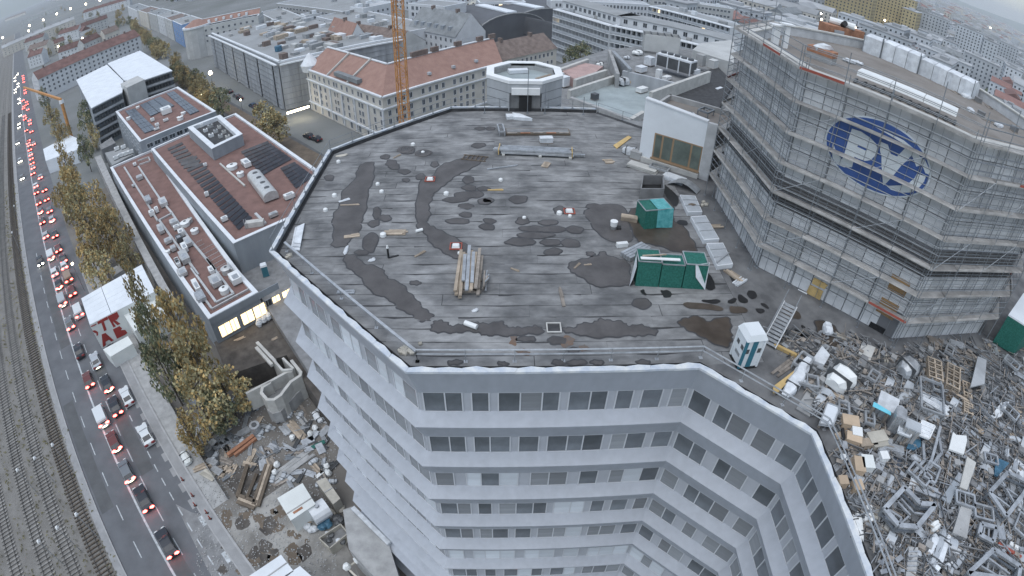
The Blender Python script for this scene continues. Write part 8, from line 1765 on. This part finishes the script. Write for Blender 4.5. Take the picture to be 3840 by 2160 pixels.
def vis(x,y):
 v = CAMROT.transposed() @ Vector((x,y,12 - CZ)).normalized(); th = math.acos(max(-1,min(1,-v.z))); r = th / LA; h = math.hypot(v.x,v.y)
 return abs(v.x / h * r) < 1.06 and -.62 < v.y / h * r < .60
cand = []
U,W_ = Vector((math.cos(R(42)),math.sin(R(42)))),Vector((-math.sin(R(42)),math.cos(R(42))))
for i in range(-60,220):
 for j in range(-10,270):
  if (i % 4 == 0) or (j % 5 == 0): 
   if cr2.random() < .75: continue
  p = U * (i * 30) + W_ * (j * 24); x,y = p.x + cr2.uniform(-4,4),p.y + cr2.uniform(-4,4)
  dd = math.hypot(x,y)
  if dd > 900 and cr2.random() < min(.8,(dd - 900) / 2600 + .25): continue
  if y < -250 or y > 6500 or taken(x,y) or not vis(x,y): continue
  cand.append((math.hypot(x,y),x,y))
cand.sort(); LW = ('pale flat-roofed far house','pale far house with red roof','long pale far block','small far house with red roof','taller white far block','long grey-roofed far house','white far high-rise','cream pitched far house')
for k,(d,x,y) in enumerate(cand[:285]):
 q = cr2.choice((0,1,2,3,5,7,0,2,4)) if x > -100 else cr2.choice((1,3,5,7,0)); far_house(PR[q],x,y,R(42) + cr2.choice((0,R(90))) + cr2.uniform(-.05,.05),LW[q],LW[q].replace('house','houses').replace('block','blocks'))
wl_,rf_,wn_ = MB(),MB(),MB()
for k,(d,x,y) in enumerate(cand[285:9000]):
 kk = 1 + max(0,d - 900) / 3000; w,l = cr2.uniform(11,17) * kk,cr2.uniform(18,34) * kk; h = cr2.choice((11,14,16,19,13,24)) * cr2.uniform(.85,1.2); a = R(42) + cr2.choice((0,R(90))); c,s = math.cos(a),math.sin(a)
 P = [(x + c * u - s * v,y + s * u + c * v) for u,v in ((-w / 2,-l / 2),(w / 2,-l / 2),(w / 2,l / 2),(-w / 2,l / 2))]
 wl_.prism(P,0,h,k % 3); n = len(rf_.v); rf_.add([(px_,py_,h + .05) for px_,py_ in P] + [(x,y,h + cr2.choice((.6,3.5,4)))],[(0,1,4),(1,2,4),(2,3,4),(3,0,4)],cr2.choice((0,0,1)))
 if d < 1300:
  for z in [2.5 + 3.1 * i for i in range(int((h - 1.5) / 3.1))]:
   for i in range(4):
    A,B = Vector(P[i]),Vector(P[(i + 1) % 4])
    if (A + B).dot(Vector((-1,-1))) < -2 * (x + y) * .0 and False: continue
    e = (B - A).normalized(); nn = Vector((e.y,-e.x)) * .08
    if nn.dot(Vector((x,y))) > 0: continue
    m_ = max(2,int((B - A).length / 5))
    for j in range(m_): q0 = A.lerp(B,(j + .25) / m_) + nn; q1 = A.lerp(B,(j + .7) / m_) + nn; wn_.add([(q0.x,q0.y,z),(q1.x,q1.y,z),(q1.x,q1.y,z + 1.5),(q0.x,q0.y,z + 1.5)],[(0,1,2,3)])
ct = thing('far_city','mass of far city houses fading into the haze','city',(0,900,0),world=True); ct['kind'] = 'stuff'
for mb_,nm,ms in ((wl_,'walls',('city_white','plaster_pale','plaster_cream')),(rf_,'roofs',('city_roof','city_red')),(wn_,'windows','pane_far')): o = mb_.build(nm,ms,ct); o['kind'] = 'stuff'
mb = MB()
for i in range(2600):
 d,x,y = cr2.choice(cand[:3000]); x += cr2.uniform(-16,16); y += cr2.uniform(-16,16); r = cr2.uniform(1.6,4.5)
 if taken(x,y): continue
 mb.lump((x,y,r * 1.2),(r,r,r * 1.3),i,1,6,4)
mb.build('far_trees','leaf_green',None,kind='stuff')
mb = MB(); n = 60
for k in range(n):
 a0,a1 = math.pi * (1.02 - .95 * k / n),math.pi * (1.02 - .95 * (k + 1) / n)
 def hh(a): 
  dg = math.degrees(a); return 120 + 60 * math.sin(dg * .21) + 25 * math.sin(dg * .7) + max(0,dg - 95) * 4.5 - max(0,70 - dg) * 2.0
 r0,r1,r2 = 9000,11200,13500
 for (ra,rb,fa,fb) in ((r0,r1,0,1),(r1,r2,1,.6)):
  mb.poly([(ra * math.cos(a0),ra * math.sin(a0),max(5,hh(a0)) * fa - .5),(ra * math.cos(a1),ra * math.sin(a1),max(5,hh(a1)) * fa - .5),(rb * math.cos(a1),rb * math.sin(a1),max(5,hh(a1)) * fb),(rb * math.cos(a0),rb * math.sin(a0),max(5,hh(a0)) * fb)])
structure(mb.build('hills','leaf_green'))
hz = bpy.data.materials.new('haze'); hz.use_nodes = True; hn = hz.node_tree.nodes; hn.remove(hn['Principled BSDF'])
pv_ = hn.new('ShaderNodeVolumePrincipled'); pv_.inputs['Color'].default_value = (0.84,0.89,0.95,1); pv_.inputs['Density'].default_value = 0.00013; pv_.inputs['Anisotropy'].default_value = 0.2
hz.node_tree.links.new(pv_.outputs[0],hn['Material Output'].inputs['Volume']); M['haze'] = hz
mb = MB(); mb.hexa([(-14500,-1200,-1.2),(14500,-1200,-1.2),(14500,14500,-1.2),(-14500,14500,-1.2)],[(-14500,-1200,430),(14500,-1200,430),(14500,14500,430),(-14500,14500,430)])
if USE_HAZE: mb.build('haze','haze',None,kind='stuff')
give_labels()
